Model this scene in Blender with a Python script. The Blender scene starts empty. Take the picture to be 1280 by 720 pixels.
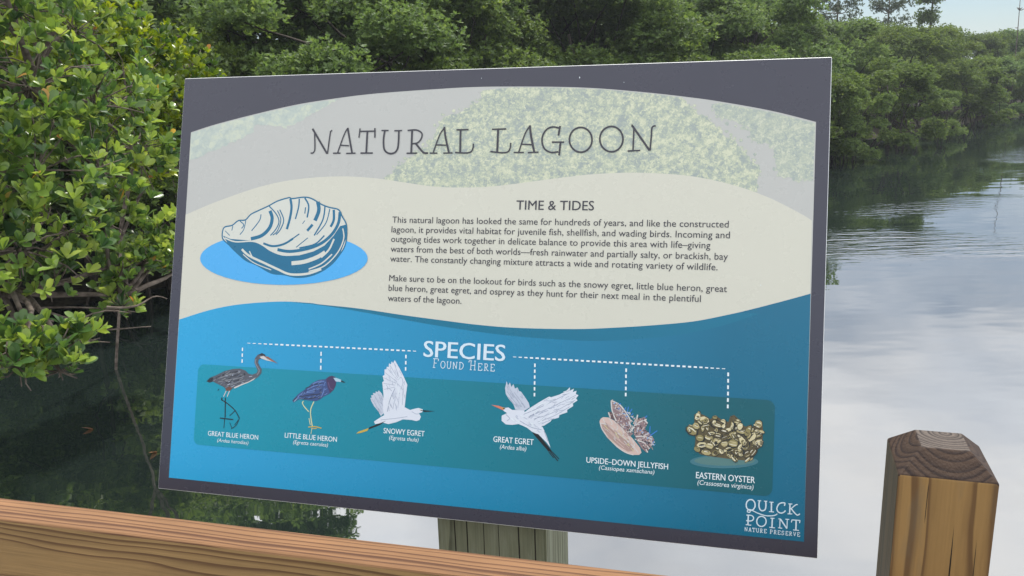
import bpy, math, random
import numpy as np
from mathutils import Vector, Matrix
from mathutils.geometry import tessellate_polygon

R = math.radians
scene = bpy.context.scene
col = scene.collection

# ------------------------------------------------------------------ camera
cam_data = bpy.data.cameras.new('camera')
cam = bpy.data.objects.new('camera', cam_data)
col.objects.link(cam)
scene.camera = cam
cam_data.sensor_width = 36.0
cam_data.lens = 36.0 * 1060.0 / 1280.0
cam_data.clip_start = 0.05
cam_data.clip_end = 3000.0
right = Vector((0.99953648, -0.00736179, -0.02954021))
upv = Vector((0.03044372, 0.24170423, 0.96987228))
back = Vector((0.0, -0.97032222, 0.24181632))
rot = Matrix((right, upv, back)).transposed()
cam.matrix_world = Matrix.Translation((0, 0, 2.5)) @ rot.to_4x4()

# ------------------------------------------------------------------ light
SUN_EL, SUN_AZ = R(62), R(24)            # azimuth clockwise from +Y (the way the camera looks)
SUN_STRENGTH, SKY_STRENGTH = 3.4, 0.07
CLOUD_STRENGTH = 1.7
HAZE = 0.0010
world = bpy.data.worlds.new('World')
scene.world = world
world.use_nodes = True
wt = world.node_tree
wt.nodes.clear()
def N(t, kind, **kw):
    n = t.nodes.new(kind)
    for k, v in kw.items():
        if k.startswith('i_'):
            key = k[2:]
            n.inputs[int(key) if key.isdigit() else key.replace('_', ' ')].default_value = v
        else:
            setattr(n, k, v)
    return n
sky = N(wt, 'ShaderNodeTexSky', sky_type='NISHITA', sun_disc=False)
sky.sun_elevation, sky.sun_rotation = SUN_EL, SUN_AZ
sky.dust_density = 0.7
bg_sky = N(wt, 'ShaderNodeBackground'); bg_sky.inputs[1].default_value = SKY_STRENGTH
stint = N(wt, 'ShaderNodeMix', data_type='RGBA', blend_type='MULTIPLY'); stint.inputs['Factor'].default_value = 1.0
stint.inputs['B'].default_value = (0.78, 0.95, 1.12, 1)
wt.links.new(sky.outputs[0], stint.inputs['A']); wt.links.new(stint.outputs['Result'], bg_sky.inputs[0])
bg_cloud = N(wt, 'ShaderNodeBackground'); bg_cloud.inputs[1].default_value = CLOUD_STRENGTH
tc = N(wt, 'ShaderNodeTexCoord')
sep = N(wt, 'ShaderNodeSeparateXYZ'); wt.links.new(tc.outputs['Generated'], sep.inputs[0])
zadd = N(wt, 'ShaderNodeMath', operation='ADD'); zadd.inputs[1].default_value = 0.22
zmax = N(wt, 'ShaderNodeMath', operation='MAXIMUM'); zmax.inputs[1].default_value = 0.0
wt.links.new(sep.outputs[2], zmax.inputs[0]); wt.links.new(zmax.outputs[0], zadd.inputs[0])
dx = N(wt, 'ShaderNodeMath', operation='DIVIDE'); dy = N(wt, 'ShaderNodeMath', operation='DIVIDE')
wt.links.new(sep.outputs[0], dx.inputs[0]); wt.links.new(zadd.outputs[0], dx.inputs[1])
wt.links.new(sep.outputs[1], dy.inputs[0]); wt.links.new(zadd.outputs[0], dy.inputs[1])
comb = N(wt, 'ShaderNodeCombineXYZ'); comb.inputs[2].default_value = 3.7
wt.links.new(dx.outputs[0], comb.inputs[0]); wt.links.new(dy.outputs[0], comb.inputs[1])
cn = N(wt, 'ShaderNodeTexNoise'); cn.inputs['Scale'].default_value = 0.95
cn.inputs['Detail'].default_value = 5; cn.inputs['Roughness'].default_value = 0.52
cn.inputs['Distortion'].default_value = 0.4
wt.links.new(comb.outputs[0], cn.inputs['Vector'])
ramp = N(wt, 'ShaderNodeValToRGB')
ramp.color_ramp.elements[0].position = 0.26; ramp.color_ramp.elements[0].color = (0.05, 0.05, 0.05, 1)
ramp.color_ramp.elements[1].position = 0.66; ramp.color_ramp.elements[1].color = (1, 1, 1, 1)
cov = N(wt, 'ShaderNodeMapRange'); cov.interpolation_type = 'SMOOTHSTEP'
cov.inputs['From Min'].default_value = 0.05; cov.inputs['From Max'].default_value = 0.42
cov.inputs['To Min'].default_value = -0.30; cov.inputs['To Max'].default_value = 0.09
wt.links.new(sep.outputs[2], cov.inputs['Value'])
cadd = N(wt, 'ShaderNodeMath', operation='ADD')
wt.links.new(cn.outputs[0], cadd.inputs[0]); wt.links.new(cov.outputs[0], cadd.inputs[1])
wt.links.new(cadd.outputs[0], ramp.inputs[0])
cn2 = N(wt, 'ShaderNodeTexNoise'); cn2.inputs['Scale'].default_value = 2.6; cn2.inputs['Detail'].default_value = 4
wt.links.new(comb.outputs[0], cn2.inputs['Vector'])
cr2 = N(wt, 'ShaderNodeValToRGB')
cr2.color_ramp.elements[0].position = 0.35; cr2.color_ramp.elements[0].color = (0.84, 0.87, 0.93, 1)
cr2.color_ramp.elements[1].position = 0.65; cr2.color_ramp.elements[1].color = (1.0, 0.985, 0.98, 1)
wt.links.new(cn2.outputs[0], cr2.inputs[0]); wt.links.new(cr2.outputs[0], bg_cloud.inputs[0])
wmix = N(wt, 'ShaderNodeMixShader')
wt.links.new(ramp.outputs[0], wmix.inputs[0]); wt.links.new(bg_sky.outputs[0], wmix.inputs[1]); wt.links.new(bg_cloud.outputs[0], wmix.inputs[2])
wout = N(wt, 'ShaderNodeOutputWorld'); wt.links.new(wmix.outputs[0], wout.inputs[0])

sun_data = bpy.data.lights.new('sun', 'SUN')
sun_data.energy = SUN_STRENGTH; sun_data.angle = R(2.0); sun_data.color = (1.0, 0.955, 0.88)
sun = bpy.data.objects.new('sun', sun_data); col.objects.link(sun)
sdir = Vector((math.sin(SUN_AZ) * math.cos(SUN_EL), math.cos(SUN_AZ) * math.cos(SUN_EL), math.sin(SUN_EL)))
sun.rotation_euler = sdir.to_track_quat('Z', 'Y').to_euler()
sun.location = (0, -3, 12)
scene.view_settings.view_transform = 'Standard'
scene.view_settings.look = 'None'
scene.view_settings.gamma = 1.0
scene.view_settings.use_curve_mapping = False
scene.view_settings.exposure = 0.35
scene.cycles.use_denoising = True
scene.cycles.max_bounces = 8
scene.cycles.transparent_max_bounces = 8

# ------------------------------------------------------------------ helpers
def tag(o, label=None, cat=None, group=None, kind=None):
    if label: o['label'] = label
    if cat: o['category'] = cat
    if group: o['group'] = group
    if kind: o['kind'] = kind
    return o

def empty(name, loc, label, cat, group=None):
    o = bpy.data.objects.new(name, None); o.empty_display_size = 0.1
    o.location = loc; col.objects.link(o)
    return tag(o, label, cat, group)

def link(name, mesh, parent=None, matrix=None, mats=()):
    o = bpy.data.objects.new(name, mesh)
    for m in mats: mesh.materials.append(m)
    col.objects.link(o)
    if parent: o.parent = parent
    if matrix is not None: o.matrix_basis = matrix
    return o

def srgb(r, g, b, k=1.0):
    f = lambda c: (c / 12.92 if c <= 0.04045 else ((c + 0.055) / 1.055) ** 2.4)
    return (f(r / 255) * k, f(g / 255) * k, f(b / 255) * k, 1.0)

def principled(name, color=(0.5, 0.5, 0.5, 1), rough=0.5, spec=0.5):
    m = bpy.data.materials.new(name); m.use_nodes = True
    b = m.node_tree.nodes['Principled BSDF']
    b.inputs['Base Color'].default_value = color
    b.inputs['Roughness'].default_value = rough
    b.inputs['Specular IOR Level'].default_value = spec
    return m, m.node_tree, b

def tri_mesh(name, verts, tris, tint=None, smooth=False):
    me = bpy.data.meshes.new(name)
    verts = np.asarray(verts, dtype=np.float32); tris = np.asarray(tris, dtype=np.int32)
    me.vertices.add(len(verts)); me.vertices.foreach_set('co', verts.ravel())
    me.loops.add(tris.size); me.loops.foreach_set('vertex_index', tris.ravel())
    me.polygons.add(len(tris)); me.polygons.foreach_set('loop_start', np.arange(0, tris.size, 3, dtype=np.int32))
    me.polygons.foreach_set('loop_total', np.full(len(tris), 3, dtype=np.int32))
    if smooth: me.polygons.foreach_set('use_smooth', np.ones(len(tris), dtype=bool))
    if tint is not None:
        a = me.attributes.new('tint', 'FLOAT', 'POINT'); a.data.foreach_set('value', np.asarray(tint, dtype=np.float32))
    me.update(calc_edges=True); me.validate()
    return me

class Tubes:
    """tapered tubes collected in one mesh"""
    def __init__(self): self.v, self.t, self.n = [], [], 0
    def add(self, pts, r0, r1, sides=7):
        pts = [Vector(p) for p in pts]
        rings = []
        for i, p in enumerate(pts):
            d = (pts[min(i + 1, len(pts) - 1)] - pts[max(i - 1, 0)]).normalized()
            a = d.cross(Vector((0.31, 0.17, 0.93)))
            if a.length < 1e-3: a = d.cross(Vector((1, 0, 0)))
            a.normalize(); b = d.cross(a)
            r = r0 + (r1 - r0) * i / (len(pts) - 1)
            rings.append([p + (a * math.cos(2 * math.pi * k / sides) + b * math.sin(2 * math.pi * k / sides)) * r for k in range(sides)])
        base = self.n
        for ring in rings: self.v += [tuple(q) for q in ring]
        for i in range(len(pts) - 1):
            for k in range(sides):
                a0 = base + i * sides + k; a1 = base + i * sides + (k + 1) % sides
                self.t += [(a0, a1, a1 + sides), (a0, a1 + sides, a0 + sides)]
        self.v.append(tuple(pts[-1])); tip = base + len(pts) * sides
        for k in range(sides):
            self.t.append((tip - sides + k, tip - sides + (k + 1) % sides, tip))
        self.n = tip + 1
    def mesh(self, name): return tri_mesh(name, self.v, self.t, smooth=True)

def curve_pts(p, q, rng, bend=0.12, n=6, sag=0.0):
    p, q = Vector(p), Vector(q); L = (q - p).length
    o = Vector((rng.uniform(-1, 1), rng.uniform(-1, 1), rng.uniform(-1, 1))) * bend * L
    o2 = Vector((rng.uniform(-1, 1), rng.uniform(-1, 1), rng.uniform(-1, 1))) * bend * L * 0.5
    out = []
    for i in range(n + 1):
        t = i / n
        out.append(p.lerp(q, t) + o * math.sin(math.pi * t) + o2 * math.sin(2 * math.pi * t) - Vector((0, 0, sag * L * math.sin(math.pi * t))))
    return out

# ------------------------------------------------------------------ materials
def leaf_material(name, stops, rough=0.38, trans=0.3):
    m, t, b = principled(name, rough=rough, spec=0.5)
    at = N(t, 'ShaderNodeAttribute', attribute_name='tint')
    cr = N(t, 'ShaderNodeValToRGB')
    e = cr.color_ramp.elements
    e[0].position, e[0].color = stops[0][0], (*stops[0][1], 1)
    e[1].position, e[1].color = stops[-1][0], (*stops[-1][1], 1)
    for p, c in stops[1:-1]:
        n = e.new(p); n.color = (*c, 1)
    t.links.new(at.outputs['Fac'], cr.inputs[0])
    oi = N(t, 'ShaderNodeObjectInfo'); hv = N(t, 'ShaderNodeHueSaturation')
    for key, lo_, hi_ in (('Hue', .488, .508), ('Value', .84, 1.18), ('Saturation', 1.04, .88)):
        q = N(t, 'ShaderNodeMapRange'); q.inputs['To Min'].default_value = lo_; q.inputs['To Max'].default_value = hi_
        t.links.new(oi.outputs['Random'], q.inputs['Value']); t.links.new(q.outputs[0], hv.inputs[key])
    t.links.new(cr.outputs[0], hv.inputs['Color']); cr = hv
    t.links.new(cr.outputs[0], b.inputs['Base Color'])
    tr = N(t, 'ShaderNodeBsdfTranslucent')
    hs = N(t, 'ShaderNodeHueSaturation'); hs.inputs['Hue'].default_value = 0.485; hs.inputs['Saturation'].default_value = 1.1; hs.inputs['Value'].default_value = 1.25
    t.links.new(cr.outputs[0], hs.inputs['Color']); t.links.new(hs.outputs[0], tr.inputs[0])
    mx = N(t, 'ShaderNodeMixShader'); mx.inputs[0].default_value = trans
    t.links.new(b.outputs[0], mx.inputs[1]); t.links.new(tr.outputs[0], mx.inputs[2])
    t.links.new(mx.outputs[0], t.nodes['Material Output'].inputs[0])
    return m
LEAF_NEAR = leaf_material('mangrove_leaf_near', [(0.0, (0.026, 0.072, 0.018)), (0.35, (0.068, 0.140, 0.022)), (0.62, (0.165, 0.265, 0.028)), (0.90, (0.310, 0.400, 0.050)), (0.985, (0.26, 0.34, 0.06)), (0.992, (0.50, 0.36, 0.04)), (1.0, (0.50, 0.22, 0.04))], rough=0.30, trans=0.4)
LEAF_FAR = leaf_material('mangrove_leaf_far', [(0.0, (0.050, 0.092, 0.025)), (0.5, (0.100, 0.170, 0.038)), (0.9, (0.160, 0.240, 0.050)), (1.0, (0.20, 0.27, 0.06))], rough=0.6, trans=0.5)
LEAF_DULL = leaf_material('needle_leaf', [(0.0, (0.040, 0.062, 0.030)), (1.0, (0.095, 0.130, 0.060))], rough=0.6, trans=0.25)

def bark_material(name, c0, c1):
    m, t, b = principled(name, rough=0.85, spec=0.2)
    o = N(t, 'ShaderNodeTexCoord')
    n = N(t, 'ShaderNodeTexNoise'); n.inputs['Scale'].default_value = 22; n.inputs['Detail'].default_value = 5
    t.links.new(o.outputs['Object'], n.inputs['Vector'])
    cr = N(t, 'ShaderNodeValToRGB'); cr.color_ramp.elements[0].position = 0.35; cr.color_ramp.elements[1].position = 0.65
    cr.color_ramp.elements[0].color = (*c0, 1); cr.color_ramp.elements[1].color = (*c1, 1)
    t.links.new(n.outputs[0], cr.inputs[0]); t.links.new(cr.outputs[0], b.inputs['Base Color'])
    bp = N(t, 'ShaderNodeBump'); bp.inputs['Strength'].default_value = 0.6; bp.inputs['Distance'].default_value = 0.01
    t.links.new(n.outputs[0], bp.inputs['Height']); t.links.new(bp.outputs[0], b.inputs['Normal'])
    return m
BARK_SHADE = bark_material('mangrove_bark_shaded', (0.022, 0.018, 0.014), (0.055, 0.045, 0.036))  # mangrove bark darkened to paint in the deep shade beneath the far crowns
BARK = bark_material('mangrove_bark', (0.065, 0.050, 0.040), (0.17, 0.14, 0.115))

def wood_material(name, early, late, pith, axis, freq, wob=0.012, along=0.8, across=9.0, fibre=0.12, rough=0.7, crack=None, late_at=0.62, bump=0.25, grey=None):
    """growth rings round a pith line; cut faces show straight, arched or ringed grain by themselves"""
    m, t, b = principled(name, rough=rough, spec=0.25)
    o = N(t, 'ShaderNodeTexCoord'); s = N(t, 'ShaderNodeSeparateXYZ'); t.links.new(o.outputs['Object'], s.inputs[0])
    ia = 'XYZ'.index(axis); ot = [i for i in range(3) if i != ia]
    mp = N(t, 'ShaderNodeMapping'); sc = [across] * 3; sc[ia] = along; mp.inputs['Scale'].default_value = sc
    t.links.new(o.outputs['Object'], mp.inputs[0])
    n1 = N(t, 'ShaderNodeTexNoise'); n1.inputs['Scale'].default_value = 1.0; n1.inputs['Detail'].default_value = 3
    t.links.new(mp.outputs[0], n1.inputs['Vector'])
    def mth(op, a, c):
        n = N(t, 'ShaderNodeMath', operation=op)
        for k, x in enumerate((a, c)):
            if x is None: continue
            if isinstance(x, (int, float)): n.inputs[k].default_value = x
            else: t.links.new(x, n.inputs[k])
        return n.outputs[0]
    da = mth('SUBTRACT', s.outputs[ot[0]], pith[0]); db = mth('SUBTRACT', s.outputs[ot[1]], pith[1])
    d = mth('SQRT', mth('ADD', mth('MULTIPLY', da, da), mth('MULTIPLY', db, db)), None)
    d = mth('ADD', d, mth('MULTIPLY', mth('SUBTRACT', n1.outputs[0], 0.5), wob))
    nw = N(t, 'ShaderNodeTexNoise', noise_dimensions='1D'); nw.inputs['Scale'].default_value = 1.0; nw.inputs['Detail'].default_value = 1
    t.links.new(mth('MULTIPLY', d, freq * .55), nw.inputs['W'])
    fr = mth('FRACT', mth('ADD', mth('MULTIPLY', d, freq), mth('MULTIPLY', nw.outputs[0], 1.6)), None)
    cr = N(t, 'ShaderNodeValToRGB'); e = cr.color_ramp.elements
    e[0].position, e[0].color = 0.0, (*early, 1); e[1].position, e[1].color = 1.0, (*early, 1)
    mid = tuple(0.6 * a + 0.4 * c for a, c in zip(early, late))
    for p, c in ((late_at - 0.22, tuple(0.9 * a + 0.1 * c for a, c in zip(early, late))), (late_at, mid), (late_at + 0.18, late), (0.94, late)):
        n = e.new(p); n.color = (*c, 1)
    t.links.new(fr, cr.inputs[0])
    mp2 = N(t, 'ShaderNodeMapping'); sc = [420] * 3; sc[ia] = 9; mp2.inputs['Scale'].default_value = sc
    t.links.new(o.outputs['Object'], mp2.inputs[0])
    n2 = N(t, 'ShaderNodeTexNoise'); n2.inputs['Scale'].default_value = 1.0; n2.inputs['Detail'].default_value = 4
    t.links.new(mp2.outputs[0], n2.inputs['Vector'])
    mp3 = N(t, 'ShaderNodeMapping'); sc = [26] * 3; sc[ia] = 5; mp3.inputs['Scale'].default_value = sc
    t.links.new(o.outputs['Object'], mp3.inputs[0])
    n3 = N(t, 'ShaderNodeTexNoise'); n3.inputs['Scale'].default_value = 1.0; n3.inputs['Detail'].default_value = 5; n3.inputs['Roughness'].default_value = 0.65
    t.links.new(mp3.outputs[0], n3.inputs['Vector'])
    val = mth('ADD', mth('MULTIPLY', n2.outputs[0], fibre * 2), mth('MULTIPLY', n3.outputs[0], 0.7))
    val = mth('ADD', val, 1.0 - fibre - 0.35)
    hs = N(t, 'ShaderNodeHueSaturation'); t.links.new(cr.outputs[0], hs.inputs['Color']); t.links.new(val, hs.inputs['Value'])
    out = hs.outputs[0]
    if grey:
        mxg = N(t, 'ShaderNodeMix', data_type='RGBA'); mxg.inputs['B'].default_value = (*grey, 1)
        gr = N(t, 'ShaderNodeValToRGB'); gr.color_ramp.elements[0].position = 0.5; gr.color_ramp.elements[1].position = 0.72
        gr.color_ramp.elements[1].color = (0.75, 0.75, 0.75, 1)
        t.links.new(n3.outputs[0], gr.inputs[0]); t.links.new(gr.outputs[0], mxg.inputs['Factor']); t.links.new(out, mxg.inputs['A'])
        out = mxg.outputs['Result']
    h = mth('ADD', mth('MULTIPLY', fr, 0.35), mth('MULTIPLY', n2.outputs[0], 0.9))
    if crack:
        # seasoning checks: (cross coordinate, half width, from, to) along the grain
        for (ca, x0, hw, z0, z1) in crack:
            wv = mth('MULTIPLY', mth('SUBTRACT', n1.outputs[0], 0.5), 0.008)
            dd = mth('ABSOLUTE', mth('SUBTRACT', mth('ADD', s.outputs[ca], wv), x0), None)
            mid_z, half = (z0 + z1) / 2, (z1 - z0) / 2
            ez = mth('SUBTRACT', 1.0, mth('DIVIDE', mth('ABSOLUTE', mth('SUBTRACT', s.outputs[ia], mid_z), None), half))
            wl = mth('MULTIPLY', mth('MINIMUM', mth('MULTIPLY', ez, 3.0), 1.0), hw)
            msk = mth('LESS_THAN', dd, wl)
            mxc = N(t, 'ShaderNodeMix', data_type='RGBA'); mxc.inputs['B'].default_value = (0.012, 0.009, 0.007, 1)
            t.links.new(msk, mxc.inputs['Factor']); t.links.new(out, mxc.inputs['A']); out = mxc.outputs['Result']
            h = mth('SUBTRACT', h, mth('MULTIPLY', msk, 3.0))
    t.links.new(out, b.inputs['Base Color'])
    bp = N(t, 'ShaderNodeBump'); bp.inputs['Strength'].default_value = bump; bp.inputs['Distance'].default_value = 0.002
    t.links.new(h, bp.inputs['Height']); t.links.new(bp.outputs[0], b.inputs['Normal'])
    return m

# ------------------------------------------------------------------ setting: bed, bank, water
XB = np.array([-400, -60, -14, -8, -4.6, -2.2, 0, 2, 4.5, 8.0, 9.6, 13.8, 17.6, 22.6, 40, 90, 400.0])
YB = np.array([-60, -4, 3.0, 6.6, 9.4, 12.0, 14.2, 16.2, 18.6, 22.6, 26.3, 30.2, 33.0, 38.6, 48, 60, 90.0])
def bank_y(x): return np.interp(x, XB, YB)
def axis_grid(lo, hi, near, n):
    t = np.linspace(-1, 1, n); g = np.sinh(t * 5) / np.sinh(5)
    g = np.where(g < 0, g * -lo, g * hi)
    return g + near * (1 - np.abs(t))
gx = axis_grid(-900, 900, 4, 150); gy = axis_grid(-900, 1100, 18, 150)
X, Y = np.meshgrid(gx, gy)
rs = np.random.RandomState(3)
sd = (Y - bank_y(X)) / 1.6
k = np.clip(sd * 0.5 + 0.5, 0, 1); k = k * k * (3 - 2 * k)
Z = -0.9 + k * 1.02 + rs.normal(0, 0.02, X.shape) * k
nx = len(gx); idx = np.arange(nx * len(gy)).reshape(len(gy), nx)
a = idx[:-1, :-1].ravel(); b_ = idx[:-1, 1:].ravel(); c = idx[1:, 1:].ravel(); d = idx[1:, :-1].ravel()
tris = np.concatenate([np.stack([a, b_, c], 1), np.stack([a, c, d], 1)])
MUD = bark_material('dark_mud', (0.018, 0.015, 0.010), (0.05, 0.042, 0.028))
tag(link('ground', tri_mesh('ground', np.stack([X.ravel(), Y.ravel(), Z.ravel()], 1), tris, smooth=True), mats=[MUD]), kind='structure')

wm, t, b = principled('lagoon_water', (0.010, 0.016, 0.014, 1), rough=0.015, spec=0.5)
b.inputs['IOR'].default_value = 3.8
o = N(t, 'ShaderNodeTexCoord')
def noise_h(scale3, detail=3, rough=0.5, rotz=0.0):
    mp = N(t, 'ShaderNodeMapping'); mp.inputs['Scale'].default_value = scale3; mp.inputs['Rotation'].default_value = (0, 0, rotz)
    t.links.new(o.outputs['Object'], mp.inputs[0])
    n = N(t, 'ShaderNodeTexNoise'); n.inputs['Scale'].default_value = 1.0; n.inputs['Detail'].default_value = detail; n.inputs['Roughness'].default_value = rough
    t.links.new(mp.outputs[0], n.inputs['Vector']); return n.outputs[0]
h_calm = noise_h((1.1, 2.2, 1), 2, 0.4, R(-10))
h_rip = noise_h((1.6, 5.5, 1), 3, 0.55, R(-24))
h_mask = noise_h((0.10, 0.22, 1), 2, 0.5, R(-24))
mr = N(t, 'ShaderNodeMapRange'); mr.interpolation_type = 'SMOOTHSTEP'
mr.inputs['From Min'].default_value = 0.43; mr.inputs['From Max'].default_value = 0.57
t.links.new(h_mask, mr.inputs['Value'])
# the breeze only reaches the open water away from the trees
sx = N(t, 'ShaderNodeSeparateXYZ'); t.links.new(o.outputs['Object'], sx.inputs[0])
ofs = N(t, 'ShaderNodeMath', operation='MULTIPLY_ADD'); ofs.inputs[1].default_value = -1.14
t.links.new(sx.outputs[0], ofs.inputs[0]); t.links.new(sx.outputs[1], ofs.inputs[2])
mx_ = N(t, 'ShaderNodeMapRange'); mx_.inputs['From Min'].default_value = 13.5 - 4.0; mx_.inputs['From Max'].default_value = 13.5 - 6.5
t.links.new(ofs.outputs[0], mx_.inputs['Value'])
my_ = N(t, 'ShaderNodeMapRange'); my_.inputs['From Min'].default_value = 7.5; my_.inputs['From Max'].default_value = 11.0
t.links.new(sx.outputs[1], my_.inputs['Value'])
far_ = N(t, 'ShaderNodeMath', operation='MULTIPLY'); t.links.new(mx_.outputs[0], far_.inputs[0]); t.links.new(my_.outputs[0], far_.inputs[1]); mx_ = far_
mul = N(t, 'ShaderNodeMath', operation='MULTIPLY'); t.links.new(mr.outputs[0], mul.inputs[0]); t.links.new(mx_.outputs[0], mul.inputs[1])
rip = N(t, 'ShaderNodeMath', operation='MULTIPLY'); t.links.new(h_rip, rip.inputs[0]); t.links.new(mul.outputs[0], rip.inputs[1])
b1 = N(t, 'ShaderNodeBump'); b1.inputs['Strength'].default_value = 1.0; b1.inputs['Distance'].default_value = 0.004
t.links.new(h_calm, b1.inputs['Height'])
b2 = N(t, 'ShaderNodeBump'); b2.inputs['Strength'].default_value = 1.0; b2.inputs["Distance"].default_value = 0.020
t.links.new(rip.outputs[0], b2.inputs['Height']); t.links.new(b1.outputs[0], b2.inputs['Normal'])
t.links.new(b2.outputs[0], b.inputs['Normal'])
tag(link('water', tri_mesh('water', [(-900, -900, 0), (900, -900, 0), (900, 1100, 0), (-900, 1100, 0)], [(0, 1, 2), (0, 2, 3)]), mats=[wm]), kind='structure')

# ------------------------------------------------------------------ foliage
def foliage(pos, axis, length, n_leaf, rng, near=True, width=0.44, tilt=(20, 80), tint_base=None, droop=0.15, stray=0.0):
    """whorls of leaves: every leaf is a small folded blade of its own"""
    M = len(pos)
    pos = np.repeat(pos, n_leaf, 0); ax = np.repeat(axis, n_leaf, 0)
    ax /= np.linalg.norm(ax, axis=1, keepdims=True) + 1e-9
    L = np.repeat(length, n_leaf) * rng.uniform(0.6, 1.22, M * n_leaf)
    az = np.tile(np.arange(n_leaf) * 2 * np.pi / n_leaf, M) + np.repeat(rng.uniform(0, 6.28, M), n_leaf) + rng.normal(0, 0.25, M * n_leaf)
    tl = np.radians(rng.uniform(tilt[0], tilt[1], M * n_leaf))
    ref = np.where(np.abs(ax[:, 2:3]) < 0.9, np.array([[0, 0, 1.0]]), np.array([[1.0, 0, 0]]))
    p1 = np.cross(ax, ref); p1 /= np.linalg.norm(p1, axis=1, keepdims=True)
    p2 = np.cross(ax, p1)
    rad = p1 * np.cos(az)[:, None] + p2 * np.sin(az)[:, None]
    dr = ax * np.cos(tl)[:, None] + rad * np.sin(tl)[:, None]
    side = np.cross(dr, ax) + rng.normal(0, 0.18, dr.shape); side -= dr * np.sum(side * dr, 1, keepdims=True); side /= np.linalg.norm(side, axis=1, keepdims=True)
    nor = np.cross(side, dr)
    W = L * width * 0.5
    def P(s, w, h): return pos + dr * (s * L)[:, None] + side * (w * W)[:, None] + nor * (h * L)[:, None]
    if near:
        vs = [P(.05, 0, 0), P(.36, -.55, .02), P(.36, .55, .02), P(.36, 0, -.025), P(.66, -.95, .04), P(.66, .95, .04), P(.66, 0, -.03), P(.89, -.72, 0), P(.89, .72, 0), P(1.0, 0, -droop * .6)]
        tr = [(0, 2, 3), (0, 3, 1), (3, 2, 5), (3, 5, 6), (1, 3, 6), (1, 6, 4), (6, 5, 8), (4, 6, 7), (6, 8, 9), (7, 6, 9)]
    else:
        vs = [P(.0, 0, 0), P(.6, -1, .05), P(.6, 1, .05), P(1.0, 0, -.05)]
        tr = [(0, 2, 3), (0, 3, 1)]
    nv = len(vs)
    V = np.stack(vs, 1).reshape(-1, 3)
    T = (np.array(tr)[None] + (np.arange(M * n_leaf) * nv)[:, None, None]).reshape(-1, 3)
    tb = rng.uniform(0.1, 0.75, M) if tint_base is None else tint_base
    ti = np.clip(np.repeat(tb, n_leaf) + rng.normal(0, 0.10, M * n_leaf), 0.0, 0.97)
    if stray: ti = np.where(rng.uniform(0, 1, len(ti)) < stray, rng.uniform(0.993, 1.0, len(ti)), ti)
    return V, T, np.repeat(ti, nv)

def lobe_points(lobes, per_area, rng, up_bias=0.35, shell=(0.55, 1.05), zmin=-0.75, flat=0.85):
    ps, ax = [], []
    for (x, y, z, r) in lobes:
        n = max(4, int(per_area * r * r * 12.57))
        d = rng.normal(0, 1, (n * 3, 3)); d /= np.linalg.norm(d, axis=1, keepdims=True)
        d = d[d[:, 2] > zmin][:n]
        rr = r * rng.uniform(shell[0], shell[1], len(d)) * (1 + 0.18 * np.sin(d[:, 0] * 5 + x * 7) * np.cos(d[:, 1] * 4 + y * 5))
        p = np.array([x, y, z]) + d * rr[:, None] * np.array([1, 1, flat])
        ps.append(p); ax.append(d * 0.55 + np.array([0, 0, up_bias + 0.25]) + rng.normal(0, 0.25, d.shape))
    return np.concatenate(ps), np.concatenate(ax)

# ---- near mangrove on the left edge
NEAR = [(-2.58, 4.73, 2.93, 0.42), (-2.56, 5.31, 2.84, 0.36), (-2.44, 4.48, 2.52, 0.42), (-2.36, 4.97, 2.42, 0.34), (-2.39, 5.5, 2.45, 0.3), (-2.36, 4.27, 2.11, 0.42), (-2.28, 4.76, 2.05, 0.32), (-2.3, 5.31, 2.12, 0.26), (-2.35, 4.01, 1.77, 0.36), (-2.31, 4.38, 1.78, 0.3), (-2.23, 4.65, 1.82, 0.2), (-2.32, 4.21, 1.56, 0.16), (-2.84, 4.35, 2.72, 0.5), (-2.76, 4.04, 2.2, 0.5), (-2.65, 3.69, 1.77, 0.45), (-3.03, 3.98, 2.5, 0.6), (-2.81, 4.79, 3.26, 0.5), (-2.67, 5.54, 3.32, 0.45), (-2.83, 3.58, 1.91, 0.5), (-2.86, 4.89, 3.75, 0.5)]
ARM = [(-2.11, 5.01, 1.66, 0.15), (-2.1, 4.77, 1.54, 0.16), (-2.18, 4.61, 1.49, 0.14), (-2.14, 4.48, 1.34, 0.12), (-2.04, 4.91, 1.54, 0.12), (-2.01, 5.01, 1.44, 0.12)]
LOW = [(-2.08, 3.59, 1.38, 0.17), (-2.12, 3.44, 1.37, 0.16), (-2.02, 3.75, 1.38, 0.12), (-2.0, 3.55, 1.3, 0.1), (-2.32, 3.34, 1.43, 0.25)]
MID = [(-3.07, 6.51, 2.8, 0.45), (-2.88, 7.03, 2.72, 0.42), (-2.69, 7.43, 2.59, 0.3), (-3.0, 6.76, 2.38, 0.42), (-2.79, 7.07, 2.34, 0.36), (-2.73, 7.4, 2.15, 0.3), (-2.93, 6.78, 2.01, 0.36), (-2.85, 7.23, 1.8, 0.3), (-3.37, 6.57, 2.92, 0.5)]
rng = np.random.RandomState(11); prng = random.Random(11)
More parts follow.
